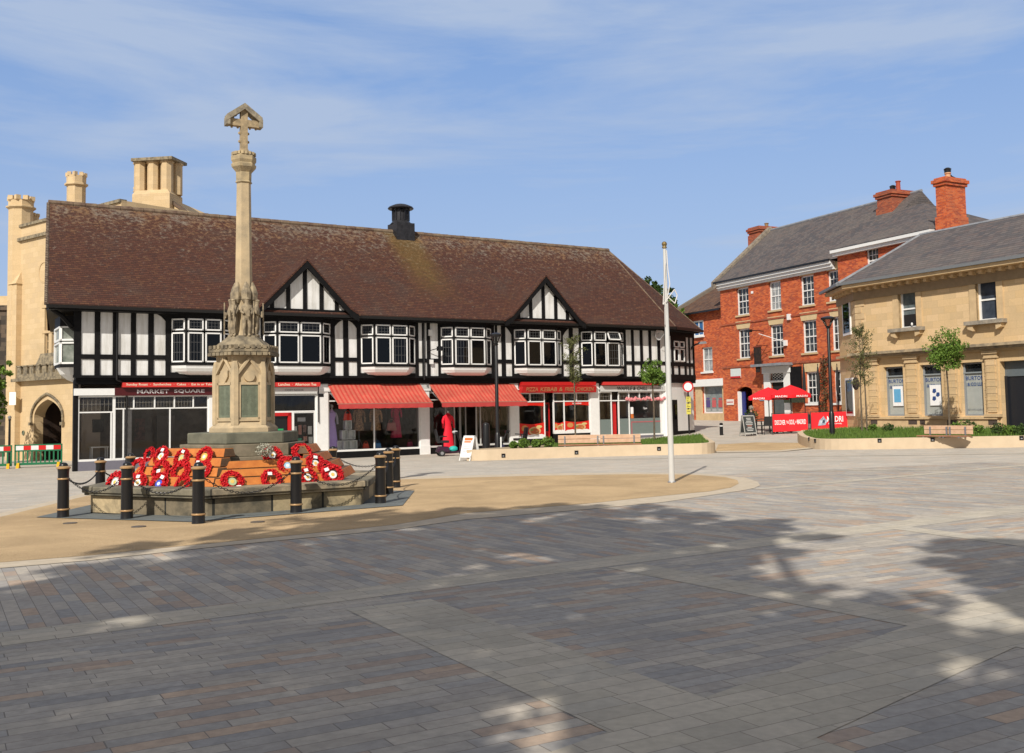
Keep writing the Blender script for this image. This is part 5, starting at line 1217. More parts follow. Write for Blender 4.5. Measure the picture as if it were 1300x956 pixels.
# porch parapet with battlements
pz = KF.z(60, 478.5, .1); pz2 = KF.z(60, 465, .1)
mb = MB(); mb.box(-.05, uR + 3, -.32, .02, pz - .16, pz); mb.box(0.0, uR + 3, -.25, .02, pz, pz + .22)
x = .15
while x < uR + 2.8: mb.box(x, x + .42, -.25, .02, pz + .22, pz2 + .06); mb.box(x - .04, x + .46, -.29, .02, pz2 + .06, pz2 + .13); x += .68
mb.prism([(l1[0] - .4, -.25, pz2 + .13), (l2[1] + .4, -.25, pz2 + .13), (l2[1] + .4, .0, pz2 + .13), (l1[0] - .4, .0, pz2 + .13)], [(l1[0] - .2, -.1, pz2 + .7), (l2[1] + .2, -.1, pz2 + .7), (l2[1] + .2, .0, pz2 + .7), (l1[0] - .2, .0, pz2 + .7)])
mb.build('battlement', weather, kirk)
# corner buttress turret
def turret(px0, px1, py0, py1, y, fr, root, base, n=8, name='turret', mat=None):  # corner turret
    a, z1 = fr.uv(px0, py0, -y); b, _ = fr.uv(px1, py0, -y); r = (b - a) / 2; c = (a + b) / 2; r2 = r / 1.22
    mb = MB(); mb.lathe([(r2, base), (r2, z1 - r * 1.0), (r, z1 - r * .85), (r, z1 - r * .75), (r2 * 1.03, z1 - r * .7), (r2 * 1.03, z1 - r * .35), (r2 * 1.1, z1 - r * .3)], (c, y, 0), n, a0=math.pi / 8)
    for k in range(n):
        a_ = 2 * math.pi * k / n; mb.lathe([(r * .24, z1 - r * .32), (r * .24, z1)], (c + r2 * .9 * math.cos(a_), y + r2 * .9 * math.sin(a_), 0), 4, a0=a_)
    return mb.build(name, mat or churchstone, root)
turret(18.5, 35.5, 252.5, 300, .25, KF, kirk, -1.4)
turret(33, 44.5, 273, 290, 1.2, KF, kirk, zpar - .5)
mb = MB(); mb.box(-.05, .75, -.3, .2, -1.4, KF.z(20, 362)); mb.prism([(-.1, -.38, KF.z(20, 362)), (.8, -.38, KF.z(20, 362)), (.8, .2, KF.z(20, 362)), (-.1, .2, KF.z(20, 362))], [(.05, -.02, KF.z(20, 347)), (.65, -.02, KF.z(20, 347)), (.65, .1, KF.z(20, 347)), (.05, .1, KF.z(20, 347))]); mb.build('buttress', churchstone, kirk)
o = MB(); a, z = KF.uv(29, 549.5, .05); o.lathe([(.13, -.02), (.13, .02), (.10, .03), (.1, -.01)], (0, 0, 0), 14); o.v = [(a + x, -.03 - z2, z + y) for x, y, z2 in o.v]; o.build('round_plaque', bronze, kirk)
# ------------------------------------------------------------------ the stone house whose chimneys stand above the tiled roof
hc = at(200, 400, 66)
house = thing('chimneyed_stone_house', 'stone house behind the tiled roof, showing its gable and clustered octagonal chimneys', 'building', (hc.x, hc.y, 0), R(-8))
def hx(px, py=250, Y=66): return (at(px, py, Y).x - hc.x) , at(px, py, Y).z
mb = MB(); zz = hx(200, 262)[1]; hl, hr = hx(70)[0], hx(262)[0]
mb.box(hl, hr, 0, 9, 0, zz - 3.2); mb.build('wall', churchstone, house)
mb = MB(); gl_, gr_ = hx(150)[0], hx(256)[0]; gm = (gl_ + gr_) / 2; zt = hx(200, 246)[1]; zb = hx(200, 274)[1]
mb.py([(gl_ - 1.5, zb - 1.6), (gr_ + 1.5, zb - 1.6), (gm, zt)], -.1, 9); mb.box(gl_ - 1.5, gr_ + 1.5, -.1, 9, zz - 4, zb - 1.55); mb.build('gable', churchstone, house)
mb = MB()
for s in (-1, 1):
    e = gl_ - 1.6 if s < 0 else gr_ + 1.6; mb.py([(e, zb - 1.7), (e, zb - 1.5), (gm, zt + .15), (gm, zt - .1)], -.2, .15)
mb.build('coping', P('brown_coping', (.16, .10, .07), (.09, .07, .05), 5), house)
c0, c1 = hx(170)[0], hx(224)[0]; zc = hx(200, 246)[1]; zt2 = hx(200, 204)[1]
mb = MB(); mb.box(c0 + .1, c1 - .1, -.6, 1.2, zt - 2.6, zc - .1); mb.prism([(c0 + .1, -.6, zc - .1), (c1 - .1, -.6, zc - .1), (c1 - .1, 1.2, zc - .1), (c0 + .1, 1.2, zc - .1)], [(c0 + .3, -.5, zc + .15), (c1 - .3, -.5, zc + .15), (c1 - .3, 1.1, zc + .15), (c0 + .3, 1.1, zc + .15)]); ck = mb.build('chimney_base', churchstone, house)
mb = MB(); q = (c1 - c0) / 3
for k in range(3):
    for yy in (-.05, .75):
        xk = c0 + q * (k + .5) + (.15 if yy > 0 else -.1); mb = MB(); mb.lathe([(.40, zc), (.40, zt2 - .25), (.46, zt2 - .2), (.46, zt2 - .1)], (xk, yy, 0), 8, a0=math.pi / 8); mb.build('chimney_flue', churchstone, ck)
mb = MB(); mb.pz([(c0 + .0, -.62), (c1 + .05, -.62), (c1 + .15, 1.35), (c0 + .1, 1.35)], zt2 - .1, zt2 + .1); mb.build('chimney_cap', weather, ck)
def turret2(px0, px1, py0, Y, base, root, name):
    a, z1 = hx(px0, py0, Y); b, _ = hx(px1, py0, Y); y = Y - 66; r = (b - a) / 2; c = (a + b) / 2; r2 = r / 1.25; mb = MB()
    mb.lathe([(r2, base), (r2, z1 - r * 1.25), (r, z1 - r * 1.15), (r, z1 - r * 1.0), (r2 * 1.03, z1 - r * .95), (r2 * 1.05, z1 - r * .3)], (c, y, 0), 8, a0=math.pi / 8)
    for k in range(8):
        a_ = 2 * math.pi * k / 8 + .39; mb.lathe([(r * .22, z1 - r * .35), (r * .22, z1)], (c + r2 * .88 * math.cos(a_), y + r2 * .88 * math.sin(a_), 0), 4, a0=a_)
    return mb.build(name, churchstone, root)
turret2(89, 117.5, 217.5, 62, 5, house, 'turret'); turret2(164, 174.5, 237, 67, 5, house, 'turret')
# ------------------------------------------------------------------ sooty old stone building and wall at the left edge
q = at(-40, 500, 64)
old = thing('old_stone_tower', 'dark sooty stone building at the extreme left edge behind the green tree', 'building', (q.x, q.y, 0), 0)
mb = MB(); w_ = at(9, 500, 64).x - q.x; ztw = at(0, 382, 64).z; mb.box(-3, w_, 0, 6, -1.6, ztw - .6); mb.box(-3, w_ + .15, -.15, 6.1, ztw - .6, ztw - .3); mb.build('wall', darkstone, old)
mb = MB(); x = -3
while x < w_ - .5: mb.box(x, x + .7, -.1, .6, ztw - .3, ztw + .3); x += 1.2
mb.build('battlement', churchstone, old)
mb = MB(); mb.box(w_ - 1.3, w_ - .5, -.02, .1, ztw - 2.8, ztw - 1.2); mb.build('window', darkint, old)
sw = thing('stone_house_gable', 'grey roofed stone house glimpsed between the sooty building and the gothic hall', 'house', (at(12, 500, 80).x, 80, 0), 0)
mb = MB(); mb.box(-3, 3, 0, 8, -2, at(12, 440, 80).z); mb.build('wall', darkstone, sw); mb = MB(); z0 = at(12, 440, 80).z; z1 = at(12, 398, 80).z; mb.px([(-.3, z0), (4, z1), (8.3, z0)], -3.3, 3.3); mb.build('roof', P('grey_slate_roof', (.24, .24, .24), (.16, .16, .16), 2), sw)
# ================================================================== the war memorial
MC = Vector((-5.302, 19.948, 0)); TH0 = -87.7
mz = gz(MC.x, MC.y)
MP = Frame((MC.x, MC.y), 90)          # upright plane through the axis, facing the camera
def mh(py, px=311): return MP.z(px, py) - mz
mem = thing('war_memorial', 'tall stone war memorial cross on a hexagonal base clad in orange timber', 'memorial', (MC.x, MC.y, mz), 0)
def hexp(r, th=TH0, n=6): return [(r * math.cos(R(th + 360 / n * k)), r * math.sin(R(th + 360 / n * k))) for k in range(n)]
mb = MB(); mb.pz(hexp(2.82), -.25, .34); mb.build('base_step', basestone, mem, bevel=.02)
capst = blocks('base_coping', [(.33, .27, .18), (.26, .22, .15), (.38, .32, .22), (.20, .18, .13)], 1.0, .9, (.05, .045, .035), .02, 'half', orient='ring', stain=((.09, .085, .07), 2.2, .45, .62), stain_amt=.8, bmp=.5)
mb = MB(); mb.pz(hexp(2.93), .34, .385); mb.pz(hexp(2.97), .385, .50); mb.build('coping', capst, mem, bevel=.015)
# inner stone steps under the pedestal
zs2, zs1, zpb = mh(577), mh(558), mh(548)
TH1 = -93
mb = MB(); mb.pz(hexp(1.30, TH1), .45, zs2 + .0); mb.pz(hexp(1.22, TH1), zs2 - .0, mh(562)); mb.build('upper_step', P('brown_stone', (.24, .20, .14), (.15, .13, .09), 4, .9, bmp=.3), mem, bevel=.01)
mb = MB(); mb.pz(hexp(1.08, TH1), mh(562), zpb); mb.build('upper_step', stepstone, mem, bevel=.02)
# timber display tiers
def faceframe(k, th=TH0):
    """outward normal and direction along side k"""
    a = R(th + 60 * k + 30); n = Vector((math.cos(a), math.sin(a), 0)); return n, Vector((-n.y, n.x, 0))
c30 = math.cos(R(30))
def tiers(k, n, rb, rt, zb, zt, name='timber_tier'):
    nrm, d = faceframe(k)
    out = []
    h = (zt - zb) / n
    for i in range(n):
        t0, t1 = i / n, (i + .80) / n
        a0 = (rb + (rt - rb) * t0) * c30; a1 = (rb + (rt - rb) * t1) * c30 - .0
        # each board leans in; the tier above starts a little further in
        r0, r1 = (rb + (rt - rb) * t0), (rb + (rt - rb) * (i + .42) / n)
        w0, w1 = r0 * .5 - .015, r1 * .5 - .015
        z0 = zb + h * i; z1 = z0 + h * .93
        A_ = [nrm * (r0 * c30) + d * -w0, nrm * (r0 * c30) + d * w0, nrm * (r1 * c30) + d * w1, nrm * (r1 * c30) + d * -w1]
        f = [Vector((A_[0].x, A_[0].y, z0)), Vector((A_[1].x, A_[1].y, z0)), Vector((A_[2].x, A_[2].y, z1)), Vector((A_[3].x, A_[3].y, z1))]
        inn_ = nrm * -.32; b = [f[0] + inn_, f[1] + inn_, f[2] + inn_ * .7, f[3] + inn_ * .7]
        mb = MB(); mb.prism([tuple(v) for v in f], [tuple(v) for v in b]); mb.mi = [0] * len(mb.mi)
        mb.mi = [0, 1, 1, 1, 1, 1]  # front face orange; back, top, bottom and ends darker brown
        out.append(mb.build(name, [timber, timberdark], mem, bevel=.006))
    return out
zt4 = mh(565); zt3 = mh(580)
RB, RT4, RT3 = 2.36, 1.36, 1.5
tiers(5, 4, RB, RT4, .50, zt4); tiers(0, 3, RB, RT3, .50, zt3); tiers(1, 4, RB, RT4, .50, zt4); tiers(2, 3, RB, RT3, .5, zt3); tiers(3, 4, RB, RT4, .5, zt4); tiers(4, 3, RB, RT3, .5, zt3)
# pedestal
PR = .535; zpt = mh(452); zct = mh(437)
mb = MB(); mb.pz(hexp(.67, TH1), zpb, zpb + .08); mb.prism([(x, y, zpb + .08) for x, y in hexp(.66, TH1)], [(x, y, zpb + .2) for x, y in hexp(PR, TH1)])
mb.pz(hexp(PR, TH1), zpb + .2, zpt)
ped = mb.build('pedestal', memstone, mem)
mb = MB(); mb2 = MB(); mb3 = MB()
for k in range(6):
    n_, d_ = faceframe(k, TH1); a = PR * c30
    c = R(TH1 + 60 * k); v = Vector((math.cos(c), math.sin(c), 0))
    mb.lathe([(.085, zpb + .14), (.085, zpt - .28), (.05, zpt - .12)], tuple(v * (PR - .01)), 6, a0=c)
    # pointed gablet over each panel
    pk = zpt - .06; lo_ = zpt - .40
    for s in (-1, 1):
        q = [n_ * (a + .0) + Vector((0, 0, pk)), n_ * (a + .07) + Vector((0, 0, pk)), ]
        p0 = n_ * (a + .03) + Vector((0, 0, pk)); p1 = n_ * (a + .03) + d_ * (s * .25) + Vector((0, 0, lo_)); mb.tube([p0, p1], .035, 5)
    # shield / roundel
    cc = n_ * a + Vector((0, 0, zpt - .42))
    if k == 0: mb.cyl(cc, cc + n_ * .05, .11, .10, 14)
    else: mb.prism([cc + d_ * x + Vector((0, 0, z)) for x, z in ((-.1, .12), (.1, .12), (.1, 0), (0, -.14), (-.1, 0))], [cc + n_ * .04 + d_ * x + Vector((0, 0, z)) for x, z in ((-.1, .12), (.1, .12), (.1, 0), (0, -.14), (-.1, 0))])
    z0, z1 = zpb + .28, zpt - .58
    for (x0, x1, za, zb_) in ((-.22, -.165, z0 - .04, z1 + .05), (.165, .22, z0 - .04, z1 + .05), (-.22, .22, z1, z1 + .05), (-.22, .22, z0 - .07, z0)):
        pA = [n_ * a + d_ * x + Vector((0, 0, z)) for x, z in ((x0, za), (x1, za), (x1, zb_), (x0, zb_))]; mb.prism(pA, [q_ + n_ * .035 for q_ in pA])
    if k in (5, 0, 1, 4):
        pA = [n_ * (a + .001) + d_ * x + Vector((0, 0, z)) for x, z in ((-.165, z0), (.165, z0), (.165, z1), (-.165, z1))]; m3 = MB(); m3.prism(pA, [q_ + n_ * .014 for q_ in pA])
        pl_o = m3.build('bronze_plaque', bronze, ped)
        m4 = MB()
        for col_ in (-.075, .075):
            for r_ in range(22):
                zz = z1 - .06 - r_ * (z1 - z0 - .1) / 22; wv = .055 * random.uniform(.6, 1.0)
                pB = [n_ * (a + .0155) + d_ * x + Vector((0, 0, z)) for x, z in ((col_ - wv, zz), (col_ + wv, zz), (col_ + wv, zz - .009), (col_ - wv, zz - .009))]; m4.quad(*pB)
        m4.build('inscription', flat('bronze_letters', (.12, .13, .09), .5, .3), pl_o, fix=False)
mb.build('moulding', memstone, ped, smooth=True)
# cornice with battlements and a weathered roof
mb = MB(); mb.pz(hexp(.60, TH1), zpt, zpt + .06); mb.pz(hexp(.68, TH1), zpt + .06, zpt + .12)
hp = hexp(.66, TH1)
for k in range(6):
    p, q = Vector((*hp[k], 0)), Vector((*hp[(k + 1) % 6], 0))
    for j in range(6):
        c = p.lerp(q, (j + .5) / 6); a_ = math.atan2((q - p).y, (q - p).x)
        T = Matrix.Translation((c.x, c.y, zpt + .12)) @ Matrix.Rotation(a_, 4, 'Z'); mb.xf = T; mb.box(-.035, .035, -.03, .06, 0, .07); mb.box(-.045, .045, -.045, .03, -.13, -.07); mb.xf = None
zr0 = mh(427)
mb.prism([(x, y, zpt + .12) for x, y in hexp(.64, TH1)], [(x, y, zr0) for x, y in hexp(.30, TH1)])
mb.build('cornice', weather, mem)
# shaft
zcap = mh(232)
mb = MB(); mb.lathe([(.27, zr0 - .05), (.20, zr0 + .1), (.175, zr0 + .35), (.168, zr0 + 1.0), (.14, zcap)], (0, 0, 0), 6, a0=R(TH1)); mb.build('shaft', memstone, mem)
mb = MB()
for k in (0, 2, 4, 1, 3, 5):
    c = R(TH1 + 60 * k + 30); v = Vector((math.cos(c), math.sin(c), 0))
    z = mh(378); mb.lathe([(.05, z - .12), (.10, z - .05), (.11, z + .08), (.07, z + .2), (.02, z + .3)], tuple(v * .17), 6, a0=c)
mb.build('figure_canopy', carve, mem)
# carved figures round the foot of the shaft
def skinned(name, verts, edges, radii, mat, parent, loc=(0, 0, 0), rz=0.0, sub=1, scl=1.0):
    me = bpy.data.meshes.new(name); me.from_pydata([Vector(v) * scl for v in verts], edges, []); me.materials.append(mat)
    o = bpy.data.objects.new(name, me); COL.objects.link(o)
    md = o.modifiers.new('skin', 'SKIN')
    for i, r_ in enumerate(radii):
        rr_ = r_ if isinstance(r_, tuple) else (r_, r_)
        me.skin_vertices[0].data[i].radius = (rr_[0] * scl, rr_[1] * scl)
    me.skin_vertices[0].data[0].use_root = True
    sb = o.modifiers.new('sub', 'SUBSURF'); sb.levels = sub; sb.render_levels = sub
    dg = bpy.context.evaluated_depsgraph_get(); m2 = bpy.data.meshes.new_from_object(o.evaluated_get(dg))
    bpy.data.objects.remove(o); m2.name = name
    m2.polygons.foreach_set('use_smooth', [True] * len(m2.polygons))
    if not m2.materials: m2.materials.append(mat)
    ob = bpy.data.objects.new(name, m2); COL.objects.link(ob); ob.parent = parent; ob.location = loc; ob.rotation_euler = (0, 0, rz)
    return ob
FV = [(0, 0, .52), (0, 0, .66), (0, 0, .80), (0, -.01, .89), (0, -.02, .97), (0, -.02, 1.04), (-.11, 0, .80), (-.16, -.04, .66), (-.08, -.12, .60), (.11, 0, .80), (.15, -.05, .64), (.05, -.13, .58), (-.06, 0, .48), (-.07, -.02, .26), (-.06, 0, .04), (.06, 0, .48), (.08, -.03, .27), (.06, 0, .04), (-.06, -.08, .02), (.06, -.08, .02)]
FE = [(0, 1), (1, 2), (2, 3), (3, 4), (4, 5), (2, 6), (6, 7), (7, 8), (2, 9), (9, 10), (10, 11), (0, 12), (12, 13), (13, 14), (0, 15), (15, 16), (16, 17), (14, 18), (17, 19)]
FR = [.10, .10, .105, .045, .075, .055, .05, .042, .035, .05, .042, .035, .07, .055, .04, .07, .055, .04, .04, .04]
figz = mh(426)
for k, s in ((0, 1.0), (2, 1.0), (4, 1.0), (5, .97), (1, .97), (3, .97)):
    c = R(TH1 + 60 * k + 30); v = Vector((math.cos(c), math.sin(c), 0)); r_ = .25
    f = skinned('carved_figure', FV, FE, FR, carve, mem, (v.x * r_, v.y * r_, figz - .03), c + math.pi / 2, 1, .72 * s)
    mb = MB(); mb.ball((0, 0, 0), .05, 8, 1, 1, .7); h_ = mb.build('helmet', carve, f, smooth=True); h_.location = (0, -.02, .73 * s)
    mb = MB(); mb.cyl((.1, -.11, .05), (.12, -.10, .68), .014, n=6); mb.box(-.02, .03, -.13, -.10, .38, .5); mb.build('held_rifle', carve, f)
# capital
mb = MB(); z = zcap
mb.lathe([(.15, z - .02), (.17, z), (.15, z + .03), (.155, z + .2), (.24, z + .30), (.25, z + .36), (.22, z + .38), (.25, z + .44), (.25, z + .52), (.21, z + .55), (.12, z + .56)], (0, 0, 0), 6, a0=R(TH1))
for k in range(18):
    a = R(20 * k); mb.box(.21 * math.cos(a) - .025, .21 * math.cos(a) + .025, .21 * math.sin(a) - .025, .21 * math.sin(a) + .025, z + .54, z + .60)
mb.build('capital', P('capital_stone', (.46, .36, .21), (.28, .23, .15), 7, .9, bmp=.3), mem)
# cross with its little roof
zc0 = z + .55; zc1 = mh(137); zarm = mh(155)
crm = P('cross_stone', (.45, .34, .2), (.24, .19, .12), 9, .9, bmp=.4)
rot = R(28)
cr = MB(); cr.xf = Matrix.Rotation(rot, 4, 'Z')
cr.prism([(-.13, -.10, zc0 - .02), (.13, -.10, zc0 - .02), (.13, .10, zc0 - .02), (-.13, .10, zc0 - .02)], [(-.065, -.06, zc0 + .14), (.065, -.06, zc0 + .14), (.065, .06, zc0 + .14), (-.065, .06, zc0 + .14)])
cr.box(-.068, .068, -.062, .062, zc0 + .1, zc1 + .02); cr.box(-.31, .31, -.06, .06, zarm - .10, zarm + .04)
for k in range(3):
    for s in (-1, 1): cr.ball((s * .085, 0, zc0 + .28 + k * .17), .032, 6)
for x in (-.24, -.12, .12, .24): cr.ball((x, 0, zarm - .12), .028, 6)
for x, zz in ((-.17, .13), (.17, .13), (-.09, .20), (.09, .20), (-.22, .07), (.22, .07)): cr.ball((x, 0, zarm + zz), .04, 6)
cr.build('cross', crm, mem)
cr = MB(); cr.xf = Matrix.Rotation(rot, 4, 'Z')
zr_t = mh(132.5); ze = mh(153)
for s in (-1, 1):
    cr.py([(0, zr_t), (s * .35, ze + .07), (s * .35, ze - .05), (s * .30, ze - .02), (0, zr_t - .12)], -.12, .12)
    cr.box(s * .325 - .037, s * .325 + .037, -.115, .115, ze - .13, ze + .03)
cr.build('cross_roof', P('cross_roof_stone', (.36, .31, .22), (.16, .14, .11), 10, .9, bmp=.4), mem)
# low plain slate slabs under the memorial and bollards
gp = [(MC.x + x, MC.y + y) for x, y in hexp(3.72)]
gsheet('slate_paving', gp, slateapron, .021)

# ------------------------------------------------------------------ wreaths
WD = {}
def wreath_meshes():
    rnd = random.Random(5)
    out = []
    for v in range(3):
        mb = MB()
        for ring, (r0, n) in enumerate(((.155, 26), (.115, 20), (.185, 24))):
            for i in range(n):
                a = 2 * math.pi * (i + rnd.random() * .5) / n; rr_ = r0 + rnd.uniform(-.008, .008)
                c = Vector((rr_ * math.cos(a), -.035 - rnd.uniform(0, .03) * (1 if ring != 2 else .3), rr_ * math.sin(a)))
                nn = Vector((math.cos(a) * (ring - 1) * .9 if ring else 0, -1, math.sin(a) * (ring - 1) * .9 if ring else 0)); nn += Vector((rnd.uniform(-.5, .5), 0, rnd.uniform(-.5, .5))); nn.normalize()
                t = nn.orthogonal().normalized(); b = nn.cross(t); s = rnd.uniform(.022, .031)
                ring_pts = [c + (t * math.cos(k * 1.0472) + b * math.sin(k * 1.0472)) * s * rnd.uniform(.8, 1.15) + nn * rnd.uniform(.004, .016) for k in range(6)]
                base = len(mb.v)
                mb.cur = 0; mb.add([c - nn * .006] + ring_pts, [(0, k + 1, (k + 1) % 6 + 1) for k in range(6)])
                mb.cur = 1; mb.add([c + nn * .004 + (t * math.cos(k * 1.5708) + b * math.sin(k * 1.5708)) * .006 for k in range(4)], [(0, 1, 2, 3)])
        mb.cur = 0
        n = 20   # the backing ring
        vs = []; fs = []
        for i in range(n):
            a = 2 * math.pi * i / n
            for k in range(6):
                b = 2 * math.pi * k / 6; q = .15 + .045 * math.cos(b); vs.append((q * math.cos(a), -.025 + .02 * math.sin(b), q * math.sin(a)))
        for i in range(n):
            for k in range(6): fs.append((i * 6 + k, i * 6 + (k + 1) % 6, ((i + 1) % n) * 6 + (k + 1) % 6, ((i + 1) % n) * 6 + k))
        mb.cur = 0; mb.add(vs, fs)
        out.append(mb)
    return out
WMB = wreath_meshes(); WME = []
seed_m = flat('poppy_centre', (.012, .012, .012))
for w in WMB:
    o = w.build('poppies', [poppy, seed_m], None, fix=False); WME.append(o.data); bpy.data.objects.remove(o)
cols_ = {'white': (.75, .75, .72), 'green': (.40, .48, .28), 'blue': (.05, .08, .5), 'gold': (.75, .48, .12), 'pale_blue': (.35, .55, .7), 'grey': (.5, .52, .5), 'purple': (.2, .08, .35)}
cm_ = {k: flat('emblem_' + k, v) for k, v in cols_.items()}
cardm = flat('white_card', (.8, .8, .78))
def faceplane(k, n_t, zt, rt):
    nrm, d = faceframe(k); pb = Vector((MC.x, MC.y, mz + .5)) + nrm * (RB * c30); pt = Vector((MC.x, MC.y, mz + zt)) + nrm * (rt * c30)
    up = (pt - pb).normalized(); pn = d.cross(up); 
    if pn.dot(nrm) < 0: pn = -pn
    return pb, pn, d, up
def hit(px, py, k, zt, rt):
    pb, pn, d, up = faceplane(k, 4, zt, rt); r_ = ray(px, py); t = pn.dot(pb - CAMP) / pn.dot(r_); return CAMP + r_ * t, pn, d, up
wl = [
 (208.5, 581.5, 5, 'white', (3, 8), 1.05, 'poppy wreath with a pale upright card, top row left on the left face'),
 (208.3, 599.5, 5, None, (0, -2), 1.1, 'poppy wreath with one small square card, second from top on the left face'),
 (205.8, 616.5, 5, 'blue', (5, 8), 1.1, 'poppy wreath with a bright blue emblem and a card on the bottom tier'),
 (178.2, 597.0, 5, None, None, 1.1, 'plain open poppy wreath on the far left, orange timber showing through it'),
 (179.0, 615.4, 5, 'white', (0, 8), 1.05, 'poppy wreath with two stacked pale cards behind the second bollard from the left'),
 (234.6, 584.0, 5, 'green', (2, 9), 1.0, 'poppy wreath with a green centre, top row middle of the left face'),
 (233.3, 600.3, 5, None, None, 1.15, 'plain open poppy wreath in the middle of the left face, second row'),
 (235.4, 618.0, 5, None, None, 1.0, 'plain open poppy wreath on the bottom tier just left of the front bollard'),
 (263.4, 582.3, 5, 'gold', (-5, -9), 1.05, 'poppy wreath with a golden yellow centre, top right of the left face'),
 (262.5, 598.6, 5, 'white', (-4, 5), .95, 'poppy wreath half hidden behind the front bollard, white card at its left'),
 (150.5, 614.5, 5, 'white', (9, -2), 1.15, 'poppy wreath at the extreme left end of the memorial, lying on the bottom tier'),
 (193.5, 579.0, 5, None, None, .8, 'small dark poppy wreath at the upper left edge of the left face'),
 (293.3, 614.3, 0, 'green', (6, -9), 1.12, 'poppy wreath with a big pale green centre right of the front bollard'),
 (344.0, 580.5, 0, 'white', None, 1.0, 'poppy wreath with a round white centre on the top tier of the front right face'),
 (343.0, 611.3, 0, None, (-2, 7), 1.05, 'open poppy wreath with one card at its top, bottom row between two bollards'),
 (363.5, 594.0, 0, 'pale_blue', None, 1.05, 'poppy wreath with a blue and white centre beside the fourth bollard'),
 (381.5, 577.5, 0, None, None, 1.05, 'open poppy wreath highest on the right face, just above the fourth bollard'),
 (398.5, 591.0, 0, 'white', (0, 8), 1.05, 'poppy wreath with white centre and card, upper right of the right face'),
 (388.5, 608.5, 0, 'white', (-2, 9), 1.05, 'poppy wreath with a large white centre on the bottom tier right of the fourth bollard'),
 (420.5, 605.3, 0, 'white', (-8, 6), 1.15, 'rightmost large poppy wreath, white-centred, at the right end of the tiers'),
 (411.5, 596.5, 0, None, None, .85, 'small poppy wreath tucked behind the rightmost large wreath'),
]
cme = {}
for i, (px, py, k, ec, card, s, lab) in enumerate(wl):
    p, pn, d, up = hit(px, py, k, zt4 if k == 5 else zt3, RT4 if k == 5 else RT3)
    root = thing('poppy_wreath', lab, 'wreath', p + pn * .02, 0, 'poppy wreaths on the memorial')
    up = (up + Vector((0, 0, 1.1))).normalized(); pn = d.cross(up); pn = pn if pn.y < 0 else -pn; root.location = p + pn * .06
    M3 = Matrix((d, -pn, up)).transposed()
    if M3.determinant() < 0: M3 = Matrix((-d, -pn, up)).transposed()
    root.rotation_euler = (M3.to_4x4() @ Matrix.Rotation(R(random.uniform(-6, 6)), 4, 'Z')).to_euler(); s *= .93; root.scale = (s, s, s * 1.03)
    o = bpy.data.objects.new('poppies', WME[i % 3]); COL.objects.link(o); o.parent = root; o.rotation_euler = (0, R(i * 37), 0)
    if ec:
        mb = MB(); mb.cyl((0, -.02, 0), (0, -.035, 0), .075, .07, 14); 
        e_ = mb.build('emblem', cm_[ec], root)
        mb = MB(); mb.cyl((0, -.035, 0), (0, -.04, 0), .035, .03, 8); mb.build('badge', cm_['gold' if ec in ('green', 'white') else 'white'], e_)
    if card:
        sg = -1 if M3.col[0].dot(RT) < 0 else 1
        x, z = sg * card[0] * .0135, card[1] * .0135; a = random.uniform(-.3, .3)
        T = Matrix.Translation((x, -.075, z)) @ Matrix.Rotation(a, 4, 'Y'); mb = MB(); mb.xf = T; mb.box(-.04, .04, -.002, .002, -.03, .03); mb.build('card', cardm, root)
# grey foliage wreath on the stone step
p = at(336, 571, 18.55)
t = thing('foliage_tribute', 'silvery grey rounded foliage tribute resting above the front right tiers', 'wreath', p, 0)
mb = MB(); leafblob(mb, (0, 0, 0), .17, 500, .022, .75, random.Random(2)); mb.build('foliage', P('silver_foliage', (.45, .44, .36), (.22, .22, .16), 20), t, fix=False)

# ------------------------------------------------------------------ bollards and chains
gildm = flat('gilt_band', (.46, .29, .14), .4, .3, .5)
BH = .95
def make_bollard():
    t = thing('bollard', 'x', 'bollard', (0, 0, 0), 0, 'black bollards with gilt bands around the memorial')
    mb = MB(); mb.lathe([(.105, -.3), (.105, 0), (.10, .02), (.098, .12), (.092, .78), (.098, .82), (.10, .84)], (0, 0, 0), 20); mb.build('post', blackmetal, t, smooth=True)
    for z0, r_ in ((.135, .104), (.665, .098)):
        mb = MB(); mb.lathe([(r_ - .008, z0 - .016), (r_ + .006, z0 - .012), (r_ + .010, z0), (r_ + .006, z0 + .012), (r_ - .008, z0 + .016)], (0, 0, 0), 20); mb.build('gilt_band', gildm, t, smooth=True)
    mb = MB(); mb.lathe([(.098, .835), (.117, .842), (.119, .862), (.105, .875), (.08, .885), (.05, .892)], (0, 0, 0), 20); mb.build('collar', gildm, t, smooth=True)
    mb = MB(); mb.lathe([(.075, .885), (.072, .905), (.06, .93), (.035, .945), (.005, .95)], (0, 0, 0), 16); mb.build('cap', blackmetal, t, smooth=True)
    return t
B0_ = make_bollard()
bpx = [(80, 659.3, 'leftmost black bollard with gilt bands, standing clear of the memorial'), (161, 661.4, 'black gilt-banded bollard, second from the left in front of the memorial'), (252, 666.8, 'nearest black gilt-banded bollard, at the front corner of the memorial'), (376, 653.4, 'black gilt-banded bollard in front of the right-hand wreaths'), (483.3, 641.5, 'black gilt-banded bollard at the right corner, frontmost of the overlapping three')]
BP = []
for i, (px, py, lab) in enumerate(bpx):
    p = gnd(px, py - 1.5); p.z = gz(p.x, p.y) + .02; BP.append(p)
b = gnd(493.5, 628); b.z = gz(b.x, b.y) + .02; b6 = Vector((b.x, b.y, b.z)); BP.append(b6)
b7 = gnd(503, 619.5); b7.z = gz(b7.x, b7.y) + .02; BP.append(b7)
